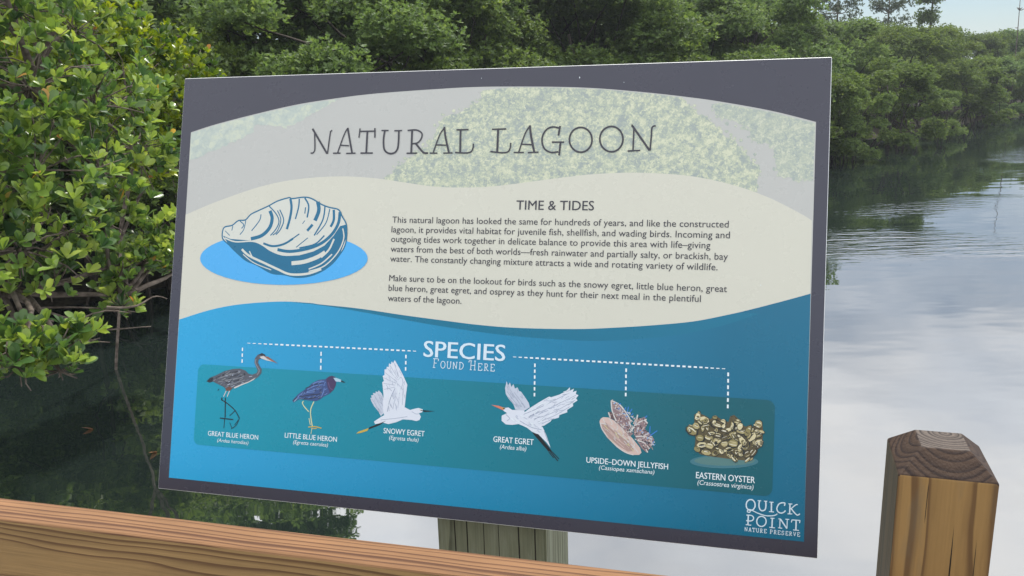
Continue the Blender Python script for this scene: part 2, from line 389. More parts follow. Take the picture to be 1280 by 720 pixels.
def build_big(name, label, base, lobes, extra, dens, llen, branches, seed, stray):
    rng = np.random.RandomState(seed); prng = random.Random(seed)
    root = empty(name, base, label, 'tree')
    B = Vector(base)
    p, a = lobe_points(lobes, dens, rng, up_bias=0.6)
    if extra:
        p2, a2 = lobe_points(extra, dens * 2.0, rng, up_bias=0.5, shell=(0.2, 1.05), zmin=-0.6)
        p = np.concatenate([p, p2]); a = np.concatenate([a, a2])
    keep = p[:, 2] > 0.35
    p, a = p[keep], a[keep]
    # bright young whorls and older dark ones
    tb = rng.beta(1.7, 1.6, len(p)) * 0.92 + 0.02
    V, T, ti = foliage(p - np.array(base), a, np.full(len(p), llen) * rng.uniform(0.8, 1.15, len(p)), 7, rng, True, 0.50, (14, 62), tb, stray=stray)
    link('crown', tri_mesh('crown', V, T, ti, smooth=False), root, mats=[LEAF_NEAR])
    tb_ = Tubes()
    for (p0, p1, r0, r1, n, bend) in branches:
        tb_.add(curve_pts(Vector(p0) - B, Vector(p1) - B, prng, bend, n), r0, r1)
    stems = [q for (_, q, *_r) in branches[:4]]
    for (x, y, z, r) in lobes + extra:
        q = Vector((x, y, z))
        s = min(stems, key=lambda m: (Vector(m) - q).length)
        st = Vector(s); 
        tb_.add(curve_pts(st - B, q - B, prng, 0.12, 6), 0.018, 0.007, 5)
        for j in range(int(10 + 26 * r)):
            dd = Vector((prng.gauss(0, 1), prng.gauss(0, 1), prng.gauss(0.15, 0.8))).normalized() * r * prng.uniform(0.6, 1.0)
            tb_.add(curve_pts(q - B + dd * 0.1, q - B + dd, prng, 0.1, 3), 0.005, 0.0025, 4)
    link('trunk', tb_.mesh('trunk'), root, mats=[BARK])
    return root, B, prng
near, B, pr = build_big('mangrove_tree', 'near mangrove with large bright green leaves, a few yellow, at the left edge', (-3.7, 4.7, 0.0), NEAR, ARM + LOW, 50, 0.070,
    [((-3.7, 4.7, -0.6), (-2.85, 4.55, 1.6), 0.06, 0.045, 7, .06), ((-2.85, 4.55, 1.6), (-2.55, 4.75, 2.5), 0.045, 0.022, 7, .08), ((-2.85, 4.55, 1.6), (-2.6, 4.2, 1.55), 0.034, 0.022, 5, .05), ((-2.6, 4.2, 1.55), (-2.14, 4.55, 1.38), 0.02, 0.009, 8, .05),
     ((-2.95, 4.3, 1.0), (-2.42, 3.72, 1.5), 0.03, 0.014, 7, .06), ((-2.42, 3.72, 1.5), (-2.05, 3.56, 1.3), 0.014, 0.006, 6, .05),
     ((-2.6, 4.1, 1.5), (-2.02, 4.9, 1.5), 0.017, 0.007, 9, .06), ((-2.8, 4.0, 1.45), (-2.3, 4.1, 1.38), 0.013, 0.006, 8, .08), ((-2.7, 3.9, 1.25), (-2.25, 4.2, 1.36), 0.010, 0.004, 8, .09), ((-2.75, 4.2, 1.6), (-2.2, 4.42, 1.25), 0.010, 0.003, 8, .1), ((-2.6, 3.9, 1.45), (-2.25, 4.0, 1.22), 0.008, 0.003, 8, .1), ((-2.5, 4.2, 1.42), (-2.1, 4.6, 1.28), 0.007, 0.003, 8, .1)] + [((-2.75 + .12 * i_, 3.7 + .13 * i_, 1.28 + .05 * (i_ % 3)), (-2.2 + .05 * i_, 3.95 + .14 * i_, 1.22 + .06 * ((i_ * 2) % 4)), .007, .0025, 9, .13) for i_ in range(6)], 11, 0.006)
build_big('mangrove_tree', 'yellow green rounded mangrove reaching towards the top left corner of the sign', (-3.45, 7.4, 0.0), MID, [], 80, 0.072,
    [((-3.45, 7.4, 1.2), (-3.1, 6.95, 2.2), 0.02, 0.012, 8, .07), ((-3.75, 7.5, -0.5), (-3.45, 7.4, 1.2), 0.013, 0.012, 8, .05), ((-3.45, 7.4, 1.2), (-3.25, 6.6, 2.4), 0.016, 0.01, 8, .07), ((-3.45, 7.4, 1.2), (-2.72, 7.4, 2.1), 0.015, 0.008, 8, .08)], 23, 0.0015)

# ---- crowns further off: a few tree shapes, copied along the bank
def far_tree_meshes(seed, H, leaf, n_lobe, skirt, dens):
    rng = np.random.RandomState(seed); prng = random.Random(seed)
    lobes = []
    R0 = 0.46 * H
    for i in range(n_lobe):
        u = rng.uniform(0, 1) ** 0.8; a = rng.uniform(0, 6.283)
        z = skirt * H + (1 - skirt) * H * rng.uniform(0.05, 0.92)
        prof = math.sqrt(max(0.05, 1 - ((z / H - 0.42) / 0.62) ** 2))
        rr = R0 * prof * (0.35 + 0.65 * u)
        r = H * rng.uniform(0.085, 0.15)
        lobes.append((rr * math.cos(a) * rng.uniform(.85, 1.15), rr * math.sin(a) * rng.uniform(.85, 1.15), z - r * .3, r))
    p, ax = lobe_points(lobes, dens, rng, up_bias=0.5, shell=(0.35, 1.1), zmin=-0.45, flat=0.75)
    ok = p[:, 2] > 0.10 * H * skirt / 0.1 * 0.6
    p, ax = p[ok], ax[ok]
    lob_t = rng.normal(0, 0.10, 1)
    tb = np.clip(rng.normal(0.45, 0.17, len(p)) + 0.12 * np.sin(p[:, 0] * 2.1 + seed) * np.cos(p[:, 1] * 1.7), 0, 0.95)
    V, T, ti = foliage(p, ax, np.full(len(p), leaf), 6, rng, False, 0.5, (15, 85), tb)
    crown = tri_mesh('crown', V, T, ti); crown.materials.append(LEAF_FAR)
    tb_ = Tubes()
    for i in range(3):
        a = i * 2.1 + prng.uniform(0, 1); top = Vector((R0 * .5 * math.cos(a), R0 * .5 * math.sin(a), H * .62))
        base = Vector((.1 * H * .4 * math.cos(a), .1 * H * .4 * math.sin(a), -0.5))
        tb_.add(curve_pts(base, top, prng, .08, 7), 0.013 * H, 0.006 * H, 6)
        for (x, y, z, r) in lobes[i::6]:
            tb_.add(curve_pts(base.lerp(top, prng.uniform(.4, .95)), (x, y, z), prng, .12, 5), 0.006 * H, 0.002 * H, 4)
    for i in range(9):
        a = i * .7 + prng.uniform(0, .3); rr = H * prng.uniform(.12, .26); zt = H * prng.uniform(.15, .3)
        tb_.add([(rr * (1 - (1 - u) ** 2) * math.cos(a), rr * (1 - (1 - u) ** 2) * math.sin(a), zt * (1 - u ** 2) - 0.5 * u) for u in (0, .2, .4, .6, .8, 1)], 0.007 * H, 0.005 * H, 4)
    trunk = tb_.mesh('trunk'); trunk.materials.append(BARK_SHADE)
    return crown, trunk
BUSH = [far_tree_meshes(40 + i, 3.0, 0.070, 30, 0.05, 190) for i in range(3)]
TALL = [far_tree_meshes(60 + i, 5.0, 0.082, 44, 0.13, 110) for i in range(4)]

def put_tree(meshes, loc, sc, rz, name, label, group=None):
    r = empty(name, loc, label, 'tree', group)
    r.rotation_euler.z = rz; r.scale = (sc[0], sc[0], sc[1]) if isinstance(sc, tuple) else (sc,) * 3
    for nm, me in (('crown', meshes[0]), ('trunk', meshes[1])):
        c = bpy.data.objects.new(nm, me); c.parent = r; col.objects.link(c)
    return r
# crowns that can be told apart, right of the sign (x, y, height, width factor, shape, label)
SPECIAL = [
 ('bush', 9.15, 23.2, 2.35, 1.0, 0, 'low domed mangrove bush overhanging dark water just right of the sign'),
 ('bush', 11.9, 26.6, 3.0, 1.1, 1, 'broad mid green mangrove whose foliage reaches down to the water right of the sign'),
 ('bush', 14.9, 29.4, 1.75, 1.0, 2, 'small mangrove bush at the tip of the bank above its own reflection'),
 ('bush', 18.6, 34.8, 2.9, 1.15, 0, 'mangrove on the far bank at the right edge above the dark water gap'),
 ('bush', 22.5, 40.0, 3.0, 1.2, 1, 'farthest mangrove cut off by the right edge of the photo'),
 ('tall', 11.4, 30.0, 4.15, 1.1, 0, 'tall full mangrove beside the upper right corner of the sign'),
 ('tall', 9.3, 30.2, 4.25, 1.1, 3, 'mangrove crown reaching the skyline above the right end of the sign'),
 ('tall', 15.4, 34.0, 4.1, 1.1, 1, 'wide mangrove crown in the middle of the right hand thicket'),
 ('tall', 19.2, 39.5, 4.4, 1.1, 2, 'grey green mangrove crown on the skyline near the right edge'),
]
for kind, x, y, h, wf, i, label in SPECIAL:
    ms, H = (BUSH, 3.0) if kind == 'bush' else (TALL, 5.0)
    put_tree(ms[i], (x, y, 0.0), (h / H * wf, h / H), x * 3.1, 'mangrove_tree' if kind == 'tall' else 'mangrove_bush', label)
prng = random.Random(8)
def clear_of(x, y, d): return all((x - s[1]) ** 2 + (y - s[2]) ** 2 > d * d for s in SPECIAL)
x = -17.0
while x < 8.3:                                          # edge of the thicket behind the sign
    y = float(bank_y(np.array(x))) + prng.uniform(0.3, 1.1)
    h = prng.uniform(2.5, 3.3)
    if x < -3.2: h *= 1.1
    put_tree(BUSH[prng.randrange(3)], (x, y, 0.05), (h / 3.0 * 1.1, h / 3.0), prng.uniform(0, 6.28), 'mangrove_bush',
             'low dense mangrove bush along the water edge behind and left of the sign', 'mangrove bushes lining the bank behind the sign')
    x += prng.uniform(1.5, 2.1)
def row(off, x0, x1, step, hmin, hmax, label, group, dmin=1.6):
    x = x0
    while x < x1:
        xx = x + prng.uniform(-.5, .5)
        y = float(bank_y(np.array(xx))) + off + prng.uniform(-.8, .8)
        if clear_of(xx, y, dmin):
            h = prng.uniform(hmin, hmax)
            if off < 4 and -7.6 < xx < -3.6: h *= 0.74      # lower growth beside the near mangroves
            put_tree(TALL[prng.randrange(4)], (xx, y, 0.1), (h / 5.0 * 1.12, h / 5.0), prng.uniform(0, 6.28), 'mangrove_tree', label, group)
        x += step
row(3.0, -19, 6.5, 2.3, 4.4, 5.4, 'tall dense mangrove in the thicket rising behind the sign', 'tall mangroves behind the sign')
row(6.5, -22, 7.0, 2.8, 5.2, 6.4, 'tall dense mangrove in the thicket rising behind the sign', 'tall mangroves behind the sign')
row(11.0, -26, 7.5, 3.6, 6.0, 7.4, 'tall dense mangrove in the thicket rising behind the sign', 'tall mangroves behind the sign')
row(6.5, 11.5, 48, 3.3, 3.9, 4.5, 'mangrove crown in the receding thicket on the right hand bank', 'mangroves of the right hand bank')
row(12.0, 11.0, 52, 3.8, 4.0, 4.7, 'mangrove crown in the receding thicket on the right hand bank', 'mangroves of the right hand bank')
row(0.8, 26.0, 52, 2.6, 2.8, 3.4, 'mangrove crown in the receding thicket on the right hand bank', 'mangroves of the right hand bank')

# ---- thin trees standing against the sky
def wispy(name, label, loc, H, seed, clumps, leaf_mat, dens=40, leaf=0.13, spread=0.25, cat='tree', lo=0.45):
    rng = np.random.RandomState(seed); prng = random.Random(seed)
    root = empty(name, loc, label, cat)
    tb_ = Tubes(); top = Vector((prng.uniform(-.2, .2), prng.uniform(-.2, .2), H * .96))
    tp = curve_pts((0, 0, -.4), top, prng, .02, 8); tb_.add(tp, 0.012 * H if clumps else .006 * H, 0.003 * H if clumps else .0015 * H, 6)
    lobes = []
    for i in range(clumps if clumps else 9):
        u = prng.uniform(lo, .97); a = prng.uniform(0, 6.28); s = Vector(tp[min(8, int(u * 8))])
        e = s + Vector((math.cos(a), math.sin(a), prng.uniform(.2, .8))) * H * spread * prng.uniform(.3, 1) * (1.25 - u)
        tb_.add(curve_pts(s, e, prng, .15, 5), 0.004 * H, 0.0012 * H, 4)
        lobes.append((e.x, e.y, e.z, H * prng.uniform(.035, .075)))
    link('trunk', tb_.mesh('trunk'), root, mats=[BARK])
    if clumps:
        p, ax = lobe_points(lobes, dens, rng, up_bias=.4, shell=(.2, 1.1))
        V, T, ti = foliage(p, ax, np.full(len(p), leaf), 6, rng, False, .38, (15, 85))
        link('crown', tri_mesh('crown', V, T, ti), root, mats=[leaf_mat])
    return root
wispy('slender_tree', 'slender dark tree with a small tufted crown standing above the skyline', (21.1, 43.5, 0.1), 7.7, 3, 13, LEAF_FAR, 60, .16, .2, lo=.72)
wispy('wispy_tree', 'wispy grey green tree with sky showing through beside the sky gap', (14.3, 38.0, 0.1), 6.7, 4, 26, LEAF_DULL, 26, .12, .3)
wispy('wispy_tree', 'wispy light green tree with thin branches left of the sky gap', (12.7, 36.0, 0.1), 6.9, 5, 24, LEAF_DULL, 24, .12, .3)
wispy('wispy_tree', 'thin airy tree just left of the tufted tree on the skyline', (18.2, 42.0, 0.1), 7.0, 6, 26, LEAF_DULL, 22, .12, .34)
wispy('bare_tree', 'leafless thin grey tree rising above the mangroves at the right edge', (26.4, 45.5, 0.1), 7.0, 7, 0, None, spread=.1, lo=.7)

# ---- thin humid air
hz = bpy.data.meshes.new('haze')
X0, X1, Y0, Y1, Z0, Z1 = -950, 950, -950, 1150, -2.2, 14.0
hz.from_pydata([(x, y, z) for z in (Z0, Z1) for x, y in ((X0, Y0), (X1, Y0), (X1, Y1), (X0, Y1))], [], [(3, 2, 1, 0), (4, 5, 6, 7), (0, 1, 5, 4), (1, 2, 6, 5), (2, 3, 7, 6), (3, 0, 4, 7)])
hm = bpy.data.materials.new('haze_air'); hm.use_nodes = True; ht = hm.node_tree; ht.nodes.clear()
pv = N(ht, 'ShaderNodeVolumePrincipled'); pv.inputs['Color'].default_value = (0.86, 0.92, 1.0, 1); pv.inputs['Density'].default_value = HAZE; pv.inputs['Anisotropy'].default_value = 0.2
ho = N(ht, 'ShaderNodeOutputMaterial'); ht.links.new(pv.outputs[0], ho.inputs['Volume'])
tag(link('haze', hz, None, None, [hm]), kind='stuff')

# ------------------------------------------------------------------ fallen leaves on the water
fl, _, fb = principled('fallen_leaf', (0.42, 0.17, 0.05, 1), rough=0.5)
for i, (x, y, rz, label) in enumerate([(-3.24, 6.0, .4, 'orange brown fallen leaf floating on dark water below the near mangrove'), (-2.56, 5.53, 1.6, 'small orange fallen leaf floating beside the left edge of the sign')]):
    V, T, ti = foliage(np.zeros((1, 3)), np.array([[0.02, 0, .05]]), np.array([.10]), 1, np.random.RandomState(i), True, .45, (88, 89))
    V = V - V.mean(0)
    tag(link('floating_leaf', tri_mesh('floating_leaf', V, T), None, Matrix.Translation((x, y, .012)) @ Matrix.Rotation(rz, 4, 'Z'), [fl]), label, 'leaf')

# ------------------------------------------------------------------ railing and posts
def chamfer_box(name, lo, hi, bevel=0.002, mats=(), face_mat=None, parent=None, matrix=None, segs=2):
    import bmesh
    bm = bmesh.new()
    bmesh.ops.create_cube(bm, size=1.0)
    for v in bm.verts:
        v.co = Vector([lo[i] + (v.co[i] + .5) * (hi[i] - lo[i]) for i in range(3)])
    if bevel: bmesh.ops.bevel(bm, geom=list(bm.edges), offset=bevel, segments=segs, affect='EDGES', profile=.6)
    me = bpy.data.meshes.new(name); bm.normal_update()
    for f in bm.faces:
        if face_mat: f.material_index = face_mat(f.normal, f.calc_center_median())
    bm.to_mesh(me); bm.free()
    return link(name, me, parent, matrix, mats)
E_AX = Vector((0.9662043, -0.2577775, 0)); N_AX = Vector((0.2577775, 0.9662043, 0))
YAW = math.atan2(E_AX.y, E_AX.x)
def frame_at(e, n, z): return Matrix.Translation(E_AX * e + N_AX * n + Vector((0, 0, z))) @ Matrix.Rotation(YAW, 4, 'Z')
RAIL_FACE = wood_material('rail_face_wood', (0.270, 0.165, 0.066), (0.115, 0.060, 0.025), (-0.085, -0.055), 'X', 240, wob=0.026, along=1.6, across=8, fibre=.24, bump=.4)
RAIL_TOP = wood_material('rail_top_wood', (0.215, 0.112, 0.052), (0.085, 0.037, 0.018), (-0.16, -0.06), 'X', 125, wob=0.024, along=2.2, across=14, fibre=.26, bump=.6)
rail = chamfer_box('handrail', (-2.6, -0.0245, -0.14), (1.3, 0.0245, 0.0), 0.0055, [RAIL_FACE, RAIL_TOP], lambda nn, c: 1 if nn.z > .25 else 0, None, frame_at(0, 0.8035, 1.9726), 4)
tag(rail, 'brown striped wooden handrail board running along the bottom left below the sign', 'handrail')

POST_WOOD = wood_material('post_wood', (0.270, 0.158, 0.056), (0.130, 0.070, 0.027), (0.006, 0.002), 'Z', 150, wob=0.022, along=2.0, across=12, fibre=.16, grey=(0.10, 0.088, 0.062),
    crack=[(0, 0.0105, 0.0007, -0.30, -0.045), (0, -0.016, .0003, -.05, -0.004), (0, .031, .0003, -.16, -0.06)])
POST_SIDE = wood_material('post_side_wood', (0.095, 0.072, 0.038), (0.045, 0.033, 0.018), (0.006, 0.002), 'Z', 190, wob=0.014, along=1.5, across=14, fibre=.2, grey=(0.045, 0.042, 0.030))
POST_END = wood_material('post_end_grain', (0.046, 0.027, 0.017), (0.016, 0.008, 0.006), (0.006, 0.002), 'Z', 150, wob=0.010, along=9, across=9, fibre=.2, bump=.6)
POST_END_W = wood_material('post_end_grain_weathered', (0.095, 0.075, 0.062), (0.02, 0.014, 0.011), (0.006, 0.018), 'Z', 190, wob=0.014, along=9, across=9, fibre=.35, bump=.8)
import bmesh
def post_mesh(name, S, c, h, zlo, mats):
    bm = bmesh.new(); s = S / 2; q = s - c
    rings = [[(-s, -s, zlo), (s, -s, zlo), (s, s, zlo), (-s, s, zlo)], [(-s, -s, 0), (s, -s, 0), (s, s, 0), (-s, s, 0)], [(-q, -q, h), (q, -q, h), (q, q, h), (-q, q, h)]]
    vs = [[bm.verts.new(p) for p in r] for r in rings]
    bm.faces.new(vs[0][::-1]); bm.faces.new(vs[2])
    for i in range(2):
        for k in range(4): bm.faces.new((vs[i][k], vs[i][(k + 1) % 4], vs[i + 1][(k + 1) % 4], vs[i + 1][k]))
    bmesh.ops.bevel(bm, geom=list(bm.edges), offset=.0014, segments=2, affect='EDGES', profile=.5)
    bm.normal_update()
    for f in bm.faces:
        nz, nxx = f.normal.z, f.normal.x
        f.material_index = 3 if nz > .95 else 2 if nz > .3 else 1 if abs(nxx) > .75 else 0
    me = bpy.data.meshes.new(name); bm.to_mesh(me); bm.free()
    for m in mats: me.materials.append(m)
    return me
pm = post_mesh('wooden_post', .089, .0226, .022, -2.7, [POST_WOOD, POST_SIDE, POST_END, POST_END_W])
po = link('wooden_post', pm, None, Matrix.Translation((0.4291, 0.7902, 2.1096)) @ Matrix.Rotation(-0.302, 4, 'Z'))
tag(po, 'square golden brown wooden post with a dark sloping top at lower right', 'post')

# ------------------------------------------------------------------ the sign
PANEL_BOX = [55.0, 68.7, 860.1, 185.1]
ART = {
 'print': [
  ('W','photo',16,17.0,527.4,58.5,538.9,123.8,553.2,187.6,565.4,250.1,573.3,311.2,578.7,394.5,582.5,452.2,584.1,508.7,583.4,580.1,580.9,633.6,577.1,696.3,569.9,742.2,563.4,782.1,556.8,845.6,543.5,897.9,528.8,898.3,18.4,17.5,17.3),
  ('P','leafprint',0,328.8,458.2,333.1,461.3,334.8,463.5,342.8,464.9,345.3,471.1,347.5,474.2,349.4,478.2,353.7,477.2,360.7,480.9,364.3,487.1,365.7,488.1,372.1,489.1,376.7,495.1,379.6,494.5,383.0,499.1,387.0,501.7,392.3,501.8,392.8,508.4,397.5,510.9,400.1,513.5,400.8,519.5,404.0,523.2,403.8,527.9,409.2,533.1,407.5,534.3,410.8,538.7,413.9,543.5,421.3,545.6,423.0,547.0,428.9,548.0,432.4,547.2,436.8,549.5,444.4,553.0,444.2,554.8,451.8,555.2,453.1,559.0,456.8,560.8,460.2,561.9,466.0,564.7,466.7,568.8,464.4,576.2,468.4,579.3,508.7,582.4,580.2,579.9,633.7,576.1,696.3,568.9,734.1,563.1,740.4,558.6,741.4,553.6,745.8,550.0,747.8,548.6,752.3,546.1,756.1,539.6,759.6,541.2,762.2,537.7,769.3,534.1,770.5,532.3,777.0,527.9,777.0,526.6,779.7,523.2,785.8,520.3,786.4,515.8,790.8,511.0,793.5,510.5,799.6,508.4,803.9,505.5,804.0,503.3,806.4,500.7,810.4,494.7,815.9,492.6,815.5,489.9,819.4,486.3,822.2,480.1,824.4,480.4,830.6,474.8,833.6,472.3,833.2,466.9,832.8,462.1,831.4,460.7,830.3,453.0,833.2,448.4,830.8,445.3,831.5,441.7,786.0,441.5,726.1,451.5,612.5,451.3,470.8,440.0,378.5,444.1),
  ('P','leafprint2',0,897.0,527.3,845.6,541.8,782.2,555.2,771.7,553.3,774.3,549.7,776.1,544.8,777.0,539.6,782.3,539.2,785.0,531.1,787.5,534.8,792.5,533.9,796.8,531.0,796.7,532.9,803.2,530.5,807.4,526.3,808.8,527.9,815.5,525.2,819.0,522.2,820.6,514.1,822.6,510.0,824.3,506.5,827.8,505.1,833.2,502.2,835.7,502.4,838.1,503.8,844.9,500.8,850.4,499.4,847.7,496.0,850.7,490.8,847.9,484.9,851.6,483.7,851.4,478.3,853.2,474.6,851.8,469.9,855.7,467.6,853.1,461.3,860.1,460.7,862.1,458.2,867.2,460.7,871.5,459.1,873.0,455.3,877.3,455.5,880.1,455.2,883.8,458.4,889.0,457.5,893.0,455.1,896.6,456.8),
  ('B','leafprint',0,392.5,506.7,392.3,505.8,391.3,505.7,390.5,506.7,390.8,507.6,392.1,507.8),
  ('B','leafprint',0,404.0,532.1,402.7,530.1,399.4,530.6,399.1,532.1,399.9,534.8,402.2,533.8),
  ('B','leafprint',0,380.1,495.6,379.5,493.4,376.9,493.5,374.7,495.7,377.0,497.9,379.4,497.5),
  ('B','leafprint',0,444.4,554.1,444.1,553.3,442.3,553.0,441.5,554.2,442.6,555.0,443.9,555.2),
  ('B','leafprint',0,448.3,548.8,447.5,546.9,445.6,546.8,444.6,548.9,444.8,550.4,447.3,550.5),
  ('B','leafprint',0,386.8,504.4,386.4,503.3,385.2,503.4,384.9,504.4,385.2,505.2,386.5,505.2),
  ('B','leafprint',0,374.1,494.0,373.6,492.6,372.0,492.5,370.2,494.0,371.3,495.7,373.1,495.2),
  ('B','leafprint',0,457.8,553.8,456.6,552.0,454.7,552.5,453.7,553.9,454.4,555.5,456.6,555.4),
  ('B','leafprint',0,390.8,500.3,390.9,499.0,388.9,499.1,387.7,500.4,388.9,501.9,390.6,501.6),
  ('B','leafprint',0,429.8,552.3,429.3,551.2,427.8,551.6,427.6,552.3,427.8,553.1,429.2,553.4),
  ('B','leafprint',0,418.5,536.9,417.2,535.1,415.2,535.7,414.8,536.9,415.1,538.5,417.3,538.5),
  ('B','leafprint',0,437.3,542.1,437.0,540.0,434.4,540.1,433.4,542.2,434.2,543.6,437.1,543.6),
  ('B','leafprint',0,449.7,551.3,449.0,549.5,446.8,549.6,446.0,551.4,446.7,552.7,448.6,553.0),
  ('B','leafprint',0,349.2,465.7,349.2,463.1,345.7,464.2,344.4,465.8,345.7,467.6,348.1,468.4),
  ('B','leafprint',0,379.1,490.9,377.0,488.9,374.4,488.9,372.7,490.9,373.8,493.0,376.6,492.8),
  ('B','leafprint',0,446.7,554.1,446.2,552.7,443.7,552.9,442.4,554.2,444.2,556.1,446.1,555.6),
  ('B','leafprint',0,464.6,565.8,463.6,565.0,462.5,564.8,461.4,565.9,462.1,566.8,463.8,566.9),
  ('B','leafprint',0,440.3,548.9,438.9,547.2,437.1,547.8,435.6,549.0,436.6,550.5,439.2,550.2),
  ('B','leafprint',0,397.1,511.7,395.8,509.6,394.0,510.2,393.0,511.7,393.4,513.8,395.6,513.8),
  ('B','leafprint',0,476.3,564.3,474.9,562.2,473.5,562.7,471.9,564.4,473.1,566.4,475.1,565.9),
  ('B','leafprint',0,378.9,495.1,377.1,492.4,373.4,492.0,371.5,495.2,373.8,498.4,376.6,497.6),
  ('B','leafprint',0,469.0,565.9,467.2,564.1,464.0,564.1,462.2,566.1,464.0,568.3,467.1,567.9),
  ('B','leafprint',0,352.8,481.1,352.1,479.7,350.1,479.0,349.3,481.1,349.4,482.5,351.9,482.5),
  ('B','leafprint',0,409.3,521.5,407.8,519.9,405.8,519.5,404.3,521.5,405.5,523.5,407.7,523.4),
  ('B','leafprint',0,345.1,474.8,344.0,473.7,342.5,473.6,341.9,474.8,341.9,476.3,343.8,476.4),
  ('B','leafprint',0,456.7,553.4,456.6,552.0,455.2,552.3,454.0,553.4,454.9,554.7,456.4,554.4),
  ('B','leafprint',0,395.6,508.9,393.8,506.9,390.4,507.3,389.3,509.0,389.9,511.6,393.8,511.9),
  ('B','leafprint',0,430.3,550.6,429.1,549.6,427.9,549.3,426.7,550.7,427.4,552.0,429.0,551.9),
  ('B','leafprint',0,380.3,499.5,379.9,498.8,378.7,498.4,377.9,499.5,378.9,500.3,380.0,500.6),
  ('B','leafprint',0,395.6,499.5,395.1,498.0,392.4,498.1,390.8,499.5,392.4,501.2,395.0,500.9),
  ('B','leafprint',0,425.0,542.2,424.4,540.7,422.7,541.1,422.2,542.3,422.6,543.4,424.3,543.5),
  ('B','leafprint',0,457.2,563.3,455.3,560.9,452.9,561.6,451.6,563.4,452.5,564.9,455.0,565.1),
  ('B','leafprint',0,429.9,544.4,429.9,541.1,426.2,542.3,423.5,544.5,426.5,546.2,429.6,546.2),
  ('B','leafprint',0,448.5,550.7,447.4,548.7,445.6,549.2,444.7,550.7,445.0,552.5,447.2,552.2),
  ('B','leafprint',0,447.9,545.8,446.8,544.4,445.1,543.8,443.7,545.9,444.9,547.0,446.8,547.9),
  ('B','leafprint',0,461.0,566.4,460.9,564.9,458.8,565.4,458.2,566.5,459.0,568.1,460.3,567.4),
  ('B','leafprint',0,436.6,554.0,436.2,552.2,434.6,552.3,433.9,554.0,434.4,555.8,435.9,555.3),
  ('B','leafprint',0,409.7,536.7,409.0,535.6,406.4,534.9,406.3,536.7,406.6,538.6,408.2,538.1),
  ('B','leafprint',0,414.5,546.7,412.3,544.7,410.7,545.4,408.6,546.8,409.8,549.0,412.6,548.4),
  ('B','leafprint',0,356.8,480.6,356.6,479.7,355.1,479.1,354.2,480.6,354.9,481.4,356.2,481.6),
  ('B','leafprint',0,464.4,555.7,462.4,553.6,459.6,553.7,456.5,555.9,458.6,558.9,461.8,557.7),
  ('B','leafprint',0,387.4,505.7,387.2,503.3,384.3,502.9,383.0,505.8,384.2,507.9,387.2,508.2),
  ('B','leafprint',0,430.1,551.6,430.2,549.9,427.5,549.3,425.1,551.7,426.3,554.0,429.8,553.8),
  ('B','leafprint',0,347.1,464.3,346.9,463.5,345.5,463.3,345.0,464.3,345.4,465.4,346.7,465.3),
  ('B','leafprint',0,453.8,558.4,453.2,557.1,451.2,556.5,449.8,558.5,451.0,560.3,453.1,559.9),
  ('B','leafprint',0,415.5,546.9,415.2,545.8,414.1,546.0,413.6,546.9,414.0,548.1,415.2,547.6),
  ('B','leafprint',0,397.6,502.1,396.9,500.9,394.8,501.1,393.4,502.1,394.3,503.8,396.5,503.4),
  ('B','leafprint',0,363.6,486.3,361.9,484.5,359.0,483.9,357.0,486.3,358.9,488.7,362.1,487.7),
  ('B','leafprint',0,465.9,567.6,465.2,566.6,464.3,566.4,463.8,567.7,464.1,568.6,465.0,568.5),
  ('B','leafprint',0,416.0,541.6,415.6,540.9,414.6,540.6,414.2,541.7,414.3,542.4,415.4,542.7),
  ('B','leafprint',0,361.9,486.6,361.1,485.0,358.7,485.1,358.2,486.6,358.9,487.9,361.2,488.9),
  ('B','leafprint',0,459.4,561.3,457.8,558.7,454.8,559.0,453.2,561.4,454.6,563.3,457.0,563.5),
  ('B','leafprint',0,346.8,468.1,345.2,466.9,343.1,466.6,342.0,468.1,343.4,470.0,345.2,469.9),
  ('B','leafprint',0,469.0,560.4,467.1,558.7,463.2,557.7,461.9,560.6,463.0,563.7,466.8,562.4),
  ('B','leafprint',0,412.7,533.5,411.4,531.1,408.9,532.3,407.4,533.6,408.7,535.9,411.0,535.3),
  ('B','leafprint',0,454.6,553.6,452.3,552.0,449.8,551.4,447.1,553.7,449.4,556.4,452.5,555.8),
  ('B','leafprint',0,409.8,535.8,408.9,534.1,407.5,534.7,406.7,535.8,407.3,537.3,409.2,537.1),
  ('B','leafprint',0,386.0,500.4,385.6,498.6,383.7,498.6,382.6,500.4,383.6,501.5,385.4,502.3),
  ('B','leafprint',0,333.1,452.9,332.7,451.5,331.0,451.4,330.3,452.9,331.4,454.1,332.7,454.0),
  ('B','leafprint',0,452.8,553.7,451.8,552.6,450.3,553.0,450.1,553.8,450.6,554.7,451.6,554.9),
  ('B','leafprint',0,836.0,467.5,834.8,465.5,833.6,466.3,832.9,467.5,833.5,469.2,834.9,468.6),
  ('B','leafprint',0,772.6,534.4,771.8,533.1,770.6,533.2,769.8,534.4,770.5,535.6,772.0,535.5),
  ('B','leafprint',0,743.0,545.6,742.3,544.4,741.1,544.5,740.6,545.7,741.1,546.5,742.0,546.6),
  ('B','leafprint',0,753.2,552.2,751.7,550.2,749.7,551.0,748.7,552.3,749.4,553.7,751.8,554.3),
  ('B','leafprint',0,817.5,493.8,817.1,492.3,815.3,491.9,813.7,493.8,815.0,495.1,816.8,495.4),
  ('B','leafprint',0,825.3,479.6,825.2,478.9,824.1,478.7,823.4,479.6,824.1,480.8,825.0,480.6),
  ('B','leafprint',0,830.0,443.5,829.7,442.5,827.8,442.6,827.1,443.5,827.5,445.1,829.6,445.1),
  ('B','leafprint',0,785.0,522.9,784.6,521.7,783.2,522.0,782.6,522.9,783.1,523.7,784.3,524.1),
